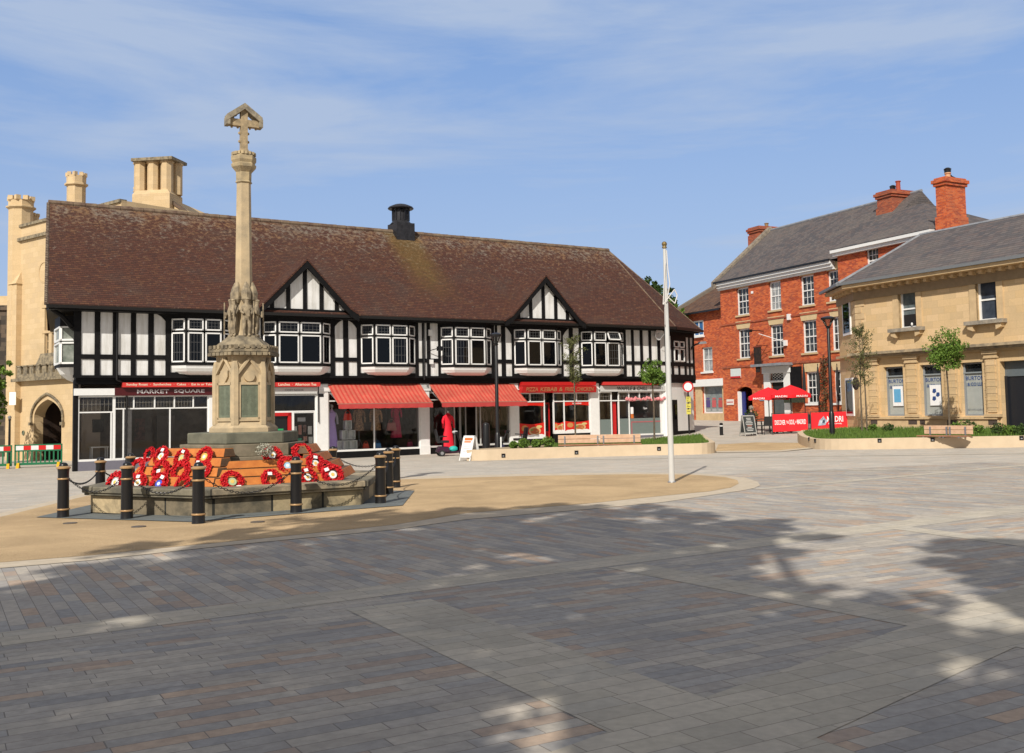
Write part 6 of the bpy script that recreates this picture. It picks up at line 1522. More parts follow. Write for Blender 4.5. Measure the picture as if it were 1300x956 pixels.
# back ones hidden in part by the memorial
q = at(127.5, 600, 20.6); BP.append(Vector((q.x, q.y, gz(q.x, q.y) + .02)))
q = at(166, 600, 23.2); BP.append(Vector((q.x, q.y, gz(q.x, q.y) + .02)))
q = at(423, 600, 24.6); BP.append(Vector((q.x, q.y, gz(q.x, q.y) + .02)))
labs = [x[2] for x in bpx] + ['black gilt-banded bollard, middle one of the overlapping three on the right', 'black gilt-banded bollard, rearmost of the overlapping three on the right', 'black gilt-banded bollard behind the chain between the leftmost two', 'black gilt-banded bollard whose top shows behind the left wreaths', 'black bollard mostly hidden behind the right end of the timber tiers']
for i, p in enumerate(BP):
    if i == 0: B0_.location = p; B0_['label'] = labs[0]
    else: dup(B0_, p, R(i * 20), labs[i])
def chain(p, q, sag, label):
    a = p + Vector((0, 0, .70)); b = q + Vector((0, 0, .70)); d = b - a; Lh = Vector((d.x, d.y, 0)).length; u = d.normalized(); a = a + u * .09; b = b - u * .09
    n = max(8, int((b - a).length / .052)); mb = MB()
    for i in range(n):
        t0, t1 = i / n, (i + 1.25) / n
        def pt(t): t = min(t, 1); v = a.lerp(b, t); return v - Vector((0, 0, sag * 4 * t * (1 - t)))
        P0, P1 = pt(t0), pt(t1); ax = (P1 - P0).normalized(); side = ax.cross(Vector((0, 0, 1))).normalized()
        if i % 2: side = ax.cross(side).normalized()
        w = .014
        ring = [P0 + side * 0 + ax * 0, P0 + side * w + ax * .01, P1 + side * w - ax * .01, P1, P1 - side * w - ax * .01, P0 - side * w + ax * .01, P0]
        mb.tube(ring, .0055, 4)
    o = mb.build('chain', blackmetal, None, fix=False); tag(o, label, 'chain', 'black chains slung between the bollards'); return o
for i, j, s, lab in ((0, 7, .20, 'black chain from the leftmost bollard back to the one behind it'), (0, 1, .26, 'black chain slung between the two leftmost front bollards'), (1, 2, .26, 'black chain hanging in front of the left wreaths'), (2, 3, .3, 'black chain hanging low between the nearest bollard and the one right of it'), (3, 4, .3, 'black chain in front of the stone base at the right corner'), (4, 5, .2, 'black chain between the overlapping right-hand bollards'), (5, 6, .2, 'black chain to the rearmost right-hand bollard'), (9, 6, .24, 'black chain behind the memorial seen over the right-hand tiers'), (7, 8, .2, 'black chain behind the left wreaths')):
    chain(BP[i], BP[j], s, lab)

# ------------------------------------------------------------------ the white flagpole
fp = gnd(853, 613); top = at(843.3, 307, fp.y)
ft = thing('flagpole', 'slim white flagpole with a gold finial and tied halyard on the tan gravel', 'flagpole', (fp.x, fp.y, fp.z), 0)
H = top.z - fp.z; lean = top.x - fp.x
mb = MB(); mb.tube([(0, 0, -.05), (lean * .5, 0, H * .5), (lean, 0, H - .12)], [.066, .055, .034], 20); mb.build('pole', greypaint, ft, smooth=True)
mb = MB(); mb.cyl((0, 0, -.02), (0, 0, .03), .10, .09, 16); mb.build('base_plate', steel, ft)
mb = MB(); mb.ball((lean, 0, H - .05), .06, 12); mb.cyl((lean, 0, H - .14), (lean, 0, H - .09), .06, .04, 12); mb.build('finial', P('old_gold', (.22, .16, .07), None, 6, .5, .5), ft, smooth=True)
hp_ = MP
zr = at(850, 384, fp.y).z - fp.z
mb = MB()
def lx(z): return lean * z / H
pts = [(lx(zr + .9), -.07, zr + .9), (lx(zr) - .08, -.08, zr - .05), (lx(zr) + .0, -.1, zr + .05), (lx(zr) + .18, -.08, zr + .28), (lx(zr) + .24, -.06, zr + .15), (lx(zr) + .18, -.08, zr - .03), (lx(zr) + .02, -.09, zr + .12), (lx(zr) + .08, -.08, zr + .4), (lx(zr + .8) + .05, -.06, zr + .75), (lx(H) + .04, -.04, H - .2)]
mb.tube(pts, .012, 5); mb.tube([(lx(zr) - .03, -.085, zr - .02), (lx(zr) - .05, -.085, zr - .5)], .01, 5); mb.build('halyard', flat('rope', (.65, .63, .6), .9), ft)
# drain covers and floor lights near the memorial
for i, (px, py, lab) in enumerate(((327, 664, 'small round cover in the tan gravel in front of the memorial'), (89, 665.5, 'small round cover in the tan gravel below the leftmost bollard'), (176, 670, 'small round cover in the tan gravel near the second bollard'))):
    p = gnd(px, py); mb = MB(); mb.cyl((0, 0, .0), (0, 0, .024), .11, .11, 20); o = mb.build('ground_light', flat('cover', (.12, .10, .08), .5), None); o.location = (p.x, p.y, gz(p.x, p.y)); tag(o, lab, 'ground light', 'covers set in the gravel')
# ================================================================== planters, benches, street furniture
PLW = .24
def planter(name, label, front, back, h=.40):
    """front/back: outline points; a ring wall with soil inside"""
    poly = front + back[::-1]
    c = Vector((sum(p[0] for p in poly) / len(poly), sum(p[1] for p in poly) / len(poly)))
    t = thing(name, label, 'planter', (0, 0, 0), 0, 'pale planter walls along the shops')
    n = len(poly)
    def off(i, d):
        p0, p, p1 = Vector(poly[i - 1]), Vector(poly[i]), Vector(poly[(i + 1) % n])
        e0 = (p - p0).normalized(); e1 = (p1 - p).normalized(); m = (e0 + e1).normalized(); nn = Vector((-m.y, m.x)); return p + nn * d
    area = sum(poly[i][0] * poly[(i + 1) % n][1] - poly[(i + 1) % n][0] * poly[i][1] for i in range(n)); sg = 1 if area > 0 else -1
    inn_ = [off(i, PLW * sg) for i in range(n)]
    mb = MB(); vs = []; fs = []
    for i in range(n):
        x, y = poly[i]; q = inn_[i]; g0 = gz(x, y); g1 = gz(q.x, q.y)
        vs += [(x, y, g0 - .2), (x, y, g0 + h), (q.x, q.y, g1 + h), (q.x, q.y, g1 + .1)]
    for i in range(n):
        a, b = i * 4, ((i + 1) % n) * 4
        for k in range(3): fs.append((a + k, b + k, b + k + 1, a + k + 1))
    mb.add(vs, fs); mb.build('wall', planterstone, t)
    mb = MB(); mb.add([(q.x, q.y, gz(q.x, q.y) + h - .06) for q in inn_], [tuple(range(n))]); mb.build('soil', P('soil', (.07, .05, .03)), t, fix=False)
    return t, poly, inn_
def smooth(pts, n=6):
    out = []
    for i in range(len(pts) - 1):
        p0 = pts[max(i - 1, 0)]; p1 = pts[i]; p2 = pts[i + 1]; p3 = pts[min(i + 2, len(pts) - 1)]
        for k in range(n):
            t = k / n; out.append(tuple(.5 * ((2 * p1[j]) + (-p0[j] + p2[j]) * t + (2 * p0[j] - 5 * p1[j] + 4 * p2[j] - p3[j]) * t * t + (-p0[j] + 3 * p1[j] - 3 * p2[j] + p3[j]) * t ** 3) for j in (0, 1)))
    return out + [pts[-1]]
LPf = smooth([(-1.75, 37.6), (-1.0, 37.25), (1.0, 37.6), (2.7, 37.75), (4.6, 37.75), (6.6, 37.3), (7.45, 37.9), (7.75, 39.3)], 4)
LPb = [(-1.6, 38.4), (2.0, 41.8), (6.2, 44.6), (8.6, 46.2)]
pL, polyL, innL = planter('planter', 'long pale curved planter wall in front of the pizza and waffle shops', LPf, LPb)
RPf = smooth([(12.35, 44.2), (11.75, 41.5), (11.55, 39.0), (12.1, 37.8), (13.6, 37.1), (17.0, 35.6), (22.0, 33.2), (28, 30.3)], 4)
RPb = [(13.0, 45.8), (15.2, 46.6), (17.6, 44.2), (22.5, 37.5), (29.5, 32.5)]
pR, polyR, innR = planter('planter', 'long pale curved planter wall in front of the yellow stone building', RPf, RPb)
lightm = flat('light_frame', (.012, .012, .014), .3, .4); lensm = flat('light_lens', (.3, .3, .3), .2)
def wlight(px, py, parent):
    # find the wall point seen at this pixel: march along the ray to the planter front
    d = ray(px, py); best = None
    for poly in (LPf, RPf):
        for i in range(len(poly) - 1):
            p, q = Vector(poly[i]), Vector(poly[i + 1]); e = q - p; den = d.x * e.y - d.y * e.x
            if abs(den) < 1e-9: continue
            t = (p.x * e.y - p.y * e.x) / den; s = (p.x * d.y - p.y * d.x) / den
            if 0 <= s <= 1 and t > 0 and (best is None or t < best[0]): best = (t, e.normalized())
    if not best: return
    pt = CAMP + d * best[0]; e = best[1]; a = math.atan2(e.y, e.x)
    T = Matrix.Translation(pt) @ Matrix.Rotation(a, 4, 'Z'); mb = MB(); mb.xf = T
    for q in ((-.07, .07, .05, .07), (-.07, .07, -.07, -.05), (-.07, -.05, -.05, .05), (.05, .07, -.05, .05)): mb.box(q[0], q[1], -.022, .02, q[2], q[3])
    mb.box(-.05, .05, -.006, .02, -.05, .05); o = mb.build('recessed_light', lightm, parent)
    mb = MB(); mb.xf = T; mb.box(-.03, .03, -.012, -.006, -.035, .0); mb.build('lens', lensm, o)
for q in ((639, 578.3), (731.8, 574.4), (836.7, 569.6)): wlight(*q, pL)
for q in ((1027, 557.5), (1035, 559.5), (1116.7, 559.3), (1184, 558), (1297, 556)): wlight(*q, pR)
# grass and planting: what nobody could count is one object each
def grass(poly, parent_label, n, hmin, hmax, seed, h=.36, sub=None):
    rnd = random.Random(seed); mb = MB(); P2 = [Vector(p) for p in poly]
    xs = [p.x for p in P2]; ys = [p.y for p in P2]
    def inside(x, y):
        c = False; j = len(P2) - 1
        for i in range(len(P2)):
            if (P2[i].y > y) != (P2[j].y > y) and x < (P2[j].x - P2[i].x) * (y - P2[i].y) / (P2[j].y - P2[i].y) + P2[i].x: c = not c
            j = i
        return c
    k = 0
    while k < n:
        x, y = rnd.uniform(min(xs), max(xs)), rnd.uniform(min(ys), max(ys))
        if not inside(x, y) or (sub and not sub(x, y)): continue
        k += 1; z = gz(x, y) + h; hh = rnd.uniform(hmin, hmax); a = rnd.uniform(0, 3.14); w = rnd.uniform(.012, .025); bx, by = rnd.uniform(-.05, .05), rnd.uniform(-.05, .05)
        mb.add([(x - w * math.cos(a), y - w * math.sin(a), z - .05), (x + w * math.cos(a), y + w * math.sin(a), z - .05), (x + bx, y + by, z + hh)], [(0, 1, 2)])
    o = mb.build('grass', grassm, None, fix=False); tag(o, parent_label, 'grass', kind='stuff'); return o
grass([tuple(q) for q in innL], 'short bright green grass filling the left planter', 15000, .06, .16, 3, sub=lambda x, y: x > 1.5)
grass([tuple(q) for q in innR], 'short bright green grass filling the right planter', 19000, .06, .17, 4)
def shrub(px, py, Y, r, n, mat, label, sz=.8, size=.05, name='shrub', cat='shrub', stems=7, group='low shrubs in the planters', h=.36):
    p = at(px, py, Y); g0 = gz(p.x, p.y) + h
    t = thing(name, label, cat, (p.x, p.y, g0), 0, group); rnd = random.Random(int(px * 7)); mb = MB()
    leafblob(mb, (0, 0, r * sz * .8), r, n, size, sz, rnd); mb.build('foliage', mat, t, fix=False)
    mb = MB()
    for k in range(stems): a = rnd.uniform(0, 6.28); mb.tube([(0, 0, -.05), (r * .4 * math.cos(a), r * .4 * math.sin(a), r * .6), (r * .7 * math.cos(a), r * .7 * math.sin(a), r * 1.1)], [.012, .008, .003], 4)
    mb.build('stem', bark, t, fix=False)
for i, (px, r, lab) in enumerate(((652, .18, 'low green shrub nearest the white sandwich board, left end of the left planter'), (665, .24, 'leafy shrub under the lamp post side of the left planter'), (681, .22, 'low leafy shrub in front of the pizza shop stall riser'), (696, .28, 'taller leafy shrub in front of the red pizza shop door'))):
    shrub(px, 566, 39.2 + (i % 2) * .4, r, 420, leafgreen, lab, .85, .045)
for i, (px, Y, r, lab) in enumerate(((1205, 38.6, .22, 'small shrub just right of the right-hand bench'), (1217, 38.4, .34, 'leafy shrub below the third bank window'), (1228, 38.6, .36, 'tallest leafy shrub below the third bank window, pale shoots'), (1243, 38, .22, 'small dark shrub below the right-hand pilaster'), (1268, 37, .30, 'leafy shrub left of the bank doorway'), (1282, 36.5, .26, 'low leafy shrub in front of the bank doorway'), (1297, 36, .28, 'leafy shrub at the right edge of the picture'), (1108, 43, .2, 'small shrub between the sparse tree and the bench'), (1128, 42, .24, 'low shrub to the left of the right-hand bench'))):
    shrub(px, 545, Y, r, 300, leafgreen if i % 2 else leafdark, lab, .9, .045)
# benches
def bench(x0, y0, x1, y1, label):
    p = Vector((x0, y0)); q = Vector((x1, y1)); L_ = (q - p).length; a = math.atan2((q - p).y, (q - p).x)
    t = thing('timber_bench', label, 'bench', (x0, y0, gz(x0, y0) + .40), a, 'timber benches on the planter walls')
    mb = MB()
    for z0 in (.11, .27): mb.box(0, L_ / 2 - .01, .5, .545, z0, z0 + .148); mb.box(L_ / 2 + .01, L_, .5, .545, z0, z0 + .148)
    mb.build('backrest', benchwood, t, bevel=.008)
    mb = MB()
    for k in range(4): mb.box(0, L_, -.05 + k * .12, .05 + k * .12, .035, .075)
    mb.build('seat', P('red_brown_slat', (.35, .17, .10), (.25, .12, .07)), t, bevel=.006)
    for x in (.25, L_ * .48, L_ * .55, L_ - .25):
        mb = MB(); mb.box(x - .03, x + .03, -.03, .42, 0.0, .035); mb.box(x - .025, x + .025, .46, .5, .0, .38); mb.build('bracket', steel, t)
p = at(708, 560, 38.3); q = at(812.5, 560, 38.3); bench(p.x, 37.95, q.x, 37.8, 'long pale timber bench in front of the pizza and waffle shops')
p = at(1148.5, 548, 38.0); q = at(1214, 548, 36.2); bench(p.x, 36.85, q.x, 35.45, 'pale timber bench in front of the yellow stone building')
# ---- small trees
def lollipop(px, pyc, Y, r, pybase, label, seed):
    c = at(px, pyc, Y); g0 = gz(c.x, c.y) + .36; t = thing('young_tree', label, 'tree', (c.x, c.y, g0), 0, 'young round-headed trees in the planters')
    hc = c.z - g0; rnd = random.Random(seed)
    mb = MB(); mb.tube([(0, 0, -.1), (.02, 0, hc * .5), (-.02, .01, hc - r * .3), (0, 0, hc + r * .4)], [.045, .035, .03, .015], 8)
    for k in range(26):
        a = rnd.uniform(0, 6.28); e = rnd.uniform(-.2, 1.2); L_ = r * rnd.uniform(.6, .95); z0 = hc + rnd.uniform(-.4, .2) * r
        d = Vector((math.cos(a) * math.cos(e), math.sin(a) * math.cos(e), math.sin(e))); mb.tube([(0, 0, z0), tuple(d * L_ * .5 + Vector((0, 0, z0))), tuple(d * L_ + Vector((0, 0, z0 + .05)))], [.014, .009, .003], 4)
    mb.build('trunk', bark, t)
    mb = MB()
    for k in range(80):
        d = Vector((rnd.gauss(0, 1), rnd.gauss(0, 1), rnd.gauss(0, .8))).normalized() * r * rnd.uniform(.2, .92)
        leafblob(mb, (d.x, d.y, hc + d.z * .95 + .05), r * rnd.uniform(.17, .33), 62, .047, .9, rnd)
    for k in range(10):
        a = rnd.uniform(0, 6.28); d = Vector((math.cos(a) * rnd.uniform(.2, 1), math.sin(a) * rnd.uniform(.2, 1), 1)).normalized() * r * rnd.uniform(1.0, 1.25); leafblob(mb, (d.x, d.y, hc + d.z), r * .12, 26, .038, 1.6, rnd)
    mb.build('crown', leafgreen, t, fix=False)
lollipop(828.5, 478, 42.5, .62, 557, 'young tree with a dense round green crown beside the waffle shop sign', 11)
lollipop(1201, 448, 40.2, .84, 533, 'young tree with a dense round bright green crown in front of the bank', 12)
def wispy(px, pyc, Y, rx, rz, label, seed, n=1500, stems=2):
    c = at(px, pyc, Y); g0 = gz(c.x, c.y) + .36; t = thing('young_tree', label, 'tree', (c.x, c.y, g0), 0, 'sparse upright young trees in the planters')
    hc = c.z - g0; rnd = random.Random(seed); mb = MB(); tips = []
    for s in range(stems):
        x = (s - (stems - 1) / 2) * .22; mb.tube([(x, 0, -.1), (x * .9, .02, hc * .6), (x * .5, 0, hc), (x * .6, 0, hc + rz * .95)], [.04, .03, .02, .006], 7)
        for k in range(34):
            z0 = hc - rz * .75 + rnd.random() * rz * 1.6; a = rnd.uniform(0, 6.28); e = rnd.uniform(.3, 1.1); env = 1 - ((z0 - hc) / rz) ** 2 * .55; L_ = rx * env * rnd.uniform(.6, 1.15)
            d = Vector((math.cos(a) * math.cos(e), math.sin(a) * math.cos(e), math.sin(e) * .9)); p0 = Vector((x * .6, 0, z0)); p2 = p0 + d * L_ * 1.2; mb.tube([p0, p0 + d * L_ * .6 + Vector((0, 0, .03)), p2], [.010, .006, .002], 4); tips.append((p0, p2))
    mb.build('trunk', bark, t, fix=False)
    mb = MB()
    for _ in range(n):
        p0, p2 = rnd.choice(tips); p = p0.lerp(p2, rnd.uniform(.25, 1.05)) + Vector((rnd.gauss(0, .05), rnd.gauss(0, .05), rnd.gauss(0, .06))); s = rnd.uniform(.022, .045)
        a = Vector((rnd.gauss(0, 1), rnd.gauss(0, 1), rnd.gauss(0, 1))).normalized(); b = a.orthogonal().normalized(); cc = a.cross(b); mb.add([p - b * s, p + cc * s * .5, p + b * s, p - cc * s * .5], [(0, 1, 2, 3)])
    mb.build('crown', leafolive, t, fix=False)
wispy(728.5, 462, 42.8, .52, 1.35, 'sparse upright young tree with thin olive leaves in front of the pizza shop', 21, 2600, 1)
wispy(1094, 458, 43.2, .62, 1.55, 'sparse twin-stemmed young tree with thin olive leaves at the corner of the bank', 22, 3000, 2)
# ---- lamp posts
def lamp(px, pyb, Y, pytop, label, base_h=0.0, wpx=18):
    p = at(px, pyb, Y); g0 = gz(p.x, p.y) + base_h; top = at(px - 5, pytop, Y); H_ = top.z - g0
    t = thing('street_lamp', label, 'street lamp', (p.x, p.y, g0), 0, 'black post-top street lamps')
    mb = MB(); mb.lathe([(.11, -.2), (.11, .9), (.085, .95), (.075, 1.0), (.06, H_ - .45), (.045, H_ - .42)], (0, 0, 0), 14); mb.build('post', blackmetal, t, smooth=True)
    hd = MB(); w = wpx / FPX * Y / 2
    hd.lathe([(w * .95, H_ - .13), (w, H_ - .10), (w, H_ - .05), (w * .6, H_), (.05, H_ + .02)], (0, 0, 0), 24)
    hd.lathe([(.06, H_ - .50), (.10, H_ - .44), (.05, H_ - .38)], (0, 0, 0), 12)
    for k in range(4): a = R(45 + 90 * k); hd.tube([(.07 * math.cos(a), .07 * math.sin(a), H_ - .46), (w * .9 * math.cos(a), w * .9 * math.sin(a), H_ - .11)], .014, 5)
    ho = hd.build('lantern', blackmetal, t, smooth=True)
    gl = MB(); gl.lathe([(.06, H_ - .44), (w * .82, H_ - .135)], (0, 0, 0), 16); gl.build('diffuser', glassmat('lamp_glass_' + str(px), (.5, .5, .48), .8), ho, smooth=True)
    mb = MB(); mb.box(-.05, .05, -.075, -.055, .45, .75); mb.build('access_door', P('lamp_door', (.03, .03, .03)), t)
lamp(632, 575, 39.6, 423, 'slim black street lamp standing in front of the second striped awning', .0, 15)
lamp(1056.5, 548, 41.5, 402, 'slim black street lamp beside the red pub banner and sparse tree', .36, 18)
p = at(875, 548, 55.6); t = thing('street_lamp', 'black swan-neck street lamp rising at the right-hand corner of the timbered building', 'street lamp', (p.x + .05, p.y, gz(p.x, p.y)), 0)
zt = at(875, 436, 55.6).z - gz(p.x, p.y)
mb = MB(); pts = [(0, 0, -.2), (0, 0, zt - 1.0)] + [(.55 - .55 * math.cos(R(a)), 0, zt - 1.0 + .95 * math.sin(R(a))) for a in (20, 40, 60, 80)] + [(.75, 0, zt + .02)]; mb.tube(pts, [.07, .055] + [.045] * 5, 8); mb.build('post', blackmetal, t, smooth=True)
mb = MB(); mb.prism([(.6, -.1, zt - .06), (.6, .1, zt - .06), (1.05, .12, zt - .02), (1.05, -.12, zt - .02)], [(.6, -.05, zt + .08), (.6, .05, zt + .08), (1.0, .06, zt + .10), (1.0, -.06, zt + .10)]); mb.build('lantern', flat('grey_lantern', (.12, .12, .13), .4), t)
# ---- road sign
p = at(875, 549, 54.6); gzz = gz(p.x, p.y); t = thing('road_sign', 'round white road sign with a red border above yellow notices on a black post', 'road sign', (p.x, p.y, gzz), R(-4))
zc = at(875, 491, 54.6).z - gzz; mb = MB(); mb.cyl((0, 0, -.2), (0, 0, zc - .0), .045, n=10); mb.build('post', blackmetal, t)
mb = MB(); mb.cyl((0, -.06, zc), (0, -.08, zc), .29, n=28); d_ = mb.build('disc', redpaint, t)
mb = MB(); mb.cyl((0, -.081, zc), (0, -.086, zc), .215, n=28); mb.build('white_face', flat('sign_white', (.75, .75, .76), .3), d_)
mb = MB(); z = zc - .5
for k, (hh, w) in enumerate(((.34, .12), (.3, .13), (.3, .12))): mb.box(-w, w, -.062, -.05, z - hh, z - .03); z -= hh + .02
no = mb.build('yellow_notice', P('yellow_notice', (.62, .55, .08), (.5, .45, .1), 6), t)
mb = MB(); z = zc - .55
for k in range(10): mb.box(-.08, .08 - .04 * (k % 3), -.068, -.064, z - .02, z - .0); z -= .085
mb.build('notice_text', blacktext, no)
# ---- black post by the alley
p = gnd(916, 552.5); t = thing('street_bollard', 'plain thin black bollard standing alone at the mouth of the alley', 'bollard', (p.x, p.y, p.z), R(0))
mb = MB(); mb.lathe([(.09, -.1), (.09, .6), (.06, .63)], (0, 0, 0), 12); mb.build('post', blackmetal, t); mb = MB(); mb.cyl((0, 0, .45), (0, 0, .5), .093, n=12); mb.build('white_band', whitepaint, t)
# dark litter column between lamp and awning
p = at(617.5, 577, 41.8); t = thing('litter_bin', 'tall round black litter bin left of the lamp post under the awning', 'litter bin', (p.x, p.y, gz(p.x, p.y)), 0)
mb = MB(); mb.lathe([(.16, 0), (.16, 1.25), (.14, 1.32), (.03, 1.38)], (0, 0, 0), 18); mb.build('body', blackmetal, t, smooth=True); mb = MB(); mb.ball((0, -.1, 1.25), .03, 6); mb.build('badge', white, t)
# ---- sandwich boards
def aboard(px, py, w, h, rz, frame_m, face_m, label, Y=None):
    p = gnd(px, py) if Y is None else at(px, py, Y); t = thing('sandwich_board', label, 'sandwich board', (p.x, p.y, gz(p.x, p.y)), rz)
    fr = MB()
    for s in (-1, 1):
        def pt(x, z): return (x, s * (.28 * (1 - z / h) + .015), z)
        for x0, x1, z0, z1 in ((-w / 2, -w / 2 + .04, 0, h), (w / 2 - .04, w / 2, 0, h), (-w / 2, w / 2, h - .05, h), (-w / 2, w / 2, .12, .17)):
            A_ = [pt(x0, z0), pt(x1, z0), pt(x1, z1), pt(x0, z1)]; fr.prism(A_, [(x, y + s * .025, z) for x, y, z in A_])
    fr.build('frame', frame_m, t)
    for s, nm in ((-1, 'front_panel'), (1, 'rear_panel')):
        mb = MB(); A_ = [(x, s * (.28 * (1 - z / h) + .018), z) for x, z in ((-w / 2 + .04, .17), (w / 2 - .04, .17), (w / 2 - .04, h - .05), (-w / 2 + .04, h - .05))]; mb.prism(A_, [(x, y + s * .01, z) for x, y, z in A_]); pn_ = mb.build(nm, face_m, t)
        if s < 0: out = pn_
    return t, out, h
def onface(x0, x1, z0, z1, h, e=.032): return [(x, -(.28 * (1 - z / h) + .018) - e + .02, z) for x, z in ((x0, z0), (x1, z0), (x1, z1), (x0, z1))]
t, fpn, h = aboard(597, 584.5, .55, .92, R(-40), whitepaint, white, 'white sandwich board with orange lettering at the left end of the planter wall')
for z0, z1, x1, mt in ((.74, .84, .2, 'o'), (.66, .72, .14, 'o'), (.50, .52, .18, 'g'), (.44, .46, .15, 'g'), (.38, .40, .18, 'g'), (.32, .34, .1, 'g')):
    mb = MB(); mb.quad(*onface(-.2, x1, z0, z1, h)); mb.build('printed_line', flat('orange_print', (.75, .16, .04)) if mt == 'o' else flat('grey_print', (.3, .3, .32)), fpn, fix=False)
t, fpn, h = aboard(950, 553.5, .66, 1.02, R(14), P('grey_wood', (.40, .39, .36)), flat('chalkboard', (.035, .04, .04), .6), 'chalk-written black sandwich board with a grey frame at the left of the pub tables')
for k in range(9):
    z = .86 - k * .075; w = .2 * random.uniform(.5, 1); mb = MB(); mb.quad(*onface(-w, w, z, z + .03, h)); mb.build('chalk_line', flat('chalk', (.5, .5, .48)) if k != 5 else flat('pink_chalk', (.5, .2, .15)), fpn, fix=False)
# ---- mobility scooters
def scooter(px, py, Y, rz, label, body_m, bag=True):
    p = at(px, py, Y); t = thing('mobility_scooter', label, 'mobility scooter', (p.x, p.y, gz(p.x, p.y)), rz)
    mb = MB(); mb.box(-.55, .5, -.22, .22, .13, .2); mb.prism([(-.62, -.27, .18), (-.05, -.27, .18), (-.05, .27, .18), (-.62, .27, .18)], [(-.52, -.22, .42), (-.12, -.22, .40), (-.12, .22, .40), (-.52, .22, .42)]); mb.prism([(.42, -.2, .15), (.7, -.14, .15), (.7, .14, .15), (.42, .2, .15)], [(.42, -.14, .42), (.6, -.1, .38), (.6, .1, .38), (.42, .14, .42)]); mb.build('body', body_m, t, bevel=.02)
    for x, y in ((-.42, -.26), (-.42, .26), (.56, -.2), (.56, .2)):
        mb = MB(); mb.cyl((x, y - .05, .13), (x, y + .05, .13), .135, n=18); w = mb.build('wheel', flat('rubber', (.02, .02, .02), .8), t, smooth=True)
        mb = MB(); mb.cyl((x, y - .056, .13), (x, y + .056, .13), .07, n=12); mb.build('hub', P('grey_hub', (.25, .25, .26)), w)
    mb = MB(); mb.cyl((-.33, 0, .4), (-.33, 0, .58), .04, n=8); mb.box(-.55, -.1, -.23, .23, .56, .66); mb.prism([(-.58, -.21, .62), (-.50, -.21, .62), (-.50, .21, .62), (-.58, .21, .62)], [(-.68, -.2, 1.12), (-.61, -.2, 1.12), (-.61, .2, 1.12), (-.68, .2, 1.12)]); mb.tube([(-.5, -.26, .66), (-.52, -.27, .82), (-.2, -.27, .84)], .025, 6); mb.tube([(-.5, .26, .66), (-.52, .27, .82), (-.2, .27, .84)], .025, 6); mb.build('seat', flat('black_vinyl', (.018, .018, .02), .5), t, bevel=.02)
    mb = MB(); mb.tube([(.5, 0, .38), (.28, 0, .95)], .03, 8); mb.tube([(.22, -.25, .98), (.28, 0, .95), (.22, .25, .98)], .02, 6); mb.box(.2, .34, -.1, .1, .9, 1.02); mb.build('tiller', blackmetal, t)
    mb = MB(); mb.box(.48, .74, -.17, .17, .55, .75); mb.build('basket', P('wire_basket', (.06, .06, .06)), t)
    if bag: mb = MB(); mb.ball((.1, -.12, .30), .17, 10, 1.2, .8, .75); mb.build('teal_bag', flat('teal_bag', (.02, .42, .38), .5), t, smooth=True); mb = MB(); mb.ball((.22, .05, 1.0), .09, 8, 1.5, 1, .8); mb.build('light_cover', P('grey_cover', (.5, .5, .5)), t, smooth=True)
scooter(572, 577, 43.2, R(15), 'dark mobility scooter with a teal bag parked beside the red-dressed mannequin', flat('dark_maroon_body', (.04, .012, .03), .3))
scooter(651, 560, 43.4, R(200), 'dark mobility scooter parked behind the left planter', flat('dark_blue_body', (.015, .015, .04), .3), False)
p = at(635.5, 568, 39.6); mb = MB(); mb.box(-.04, .04, -.03, .03, 0, .6); mb.box(-.045, .045, -.035, .035, .5, .54); o = mb.build('marker_post', whitepaint, None); o.location = (p.x, p.y, gz(p.x, p.y) + .2); tag(o, 'short white marker post among the shrubs right of the lamp post', 'marker post')
# ================================================================== the pub terrace
red = flat('bright_red_canvas', (.72, .012, .02), .75)
def umbrella(px, Y, pya, hw, label, lift=0.0):
    p = at(px, 540, Y); g0 = gz(p.x, p.y); za = at(px, pya, Y).z - g0
    t = thing('parasol', label, 'parasol', (p.x, p.y, g0), R(18), 'red parasols on the pub terrace')
    N = 6; rim = za - .52; mb = MB(); vs = [(0, 0, za)]; fs = []
    for k in range(N):
        for j in range(4):
            a = 2 * math.pi * (k + j / 4) / N; f = math.cos(math.pi / N) / math.cos((j / 4 - .5) * 2 * math.pi / N); f = .35 * 1 + .65 * f
            vs.append((hw * f * math.cos(a), hw * f * math.sin(a), rim + .03 * math.sin(j / 4 * math.pi)))
    n = len(vs) - 1
    mids = []
    for i in range(n): x, y, z = vs[i + 1]; mids.append((x * .5, y * .5, za - .20))
    base = len(vs); vs += mids; 
    for i in range(n):
        j = (i + 1) % n; fs += [(0, base + i, base + j), (base + i, 1 + i, 1 + j, base + j)]
    b2 = len(vs); vs += [(x, y, z - .17) for x, y, z in vs[1:n + 1]]
    for i in range(n): j = (i + 1) % n; fs.append((1 + i, b2 + i, b2 + j, 1 + j))
    mb.add(vs, fs); can = mb.build('canopy', red, t, fix=False)
    for k in range(N):
        a = 2 * math.pi * (k + .5) / N + 0; r_ = hw * .93; rot = Matrix.Rotation(a + math.pi / 2, 3, 'Z')
        text(can, 'MADRI', hw * .925 * math.cos(a), hw * .925 * math.sin(a), rim - .075, .66, .10, white, rot=rot)
    mb = MB(); mb.cyl((0, 0, 0), (0, 0, za - .02), .025, n=8); mb.build('pole', P('dark_pole', (.05, .05, .05)), t)
    mb = MB()
    for k in range(N): a = 2 * math.pi * k / N; mb.tube([(0, 0, za - .75), (hw * .5 * math.cos(a), hw * .5 * math.sin(a), za - .27)], .010, 4)
    mb.build('stay', P('stay', (.1, .1, .1)), t); mb = MB(); mb.lathe([(.25, 0), (.25, .06), (.05, .1)], (0, 0, 0), 16); mb.build('base', blackmetal, t)
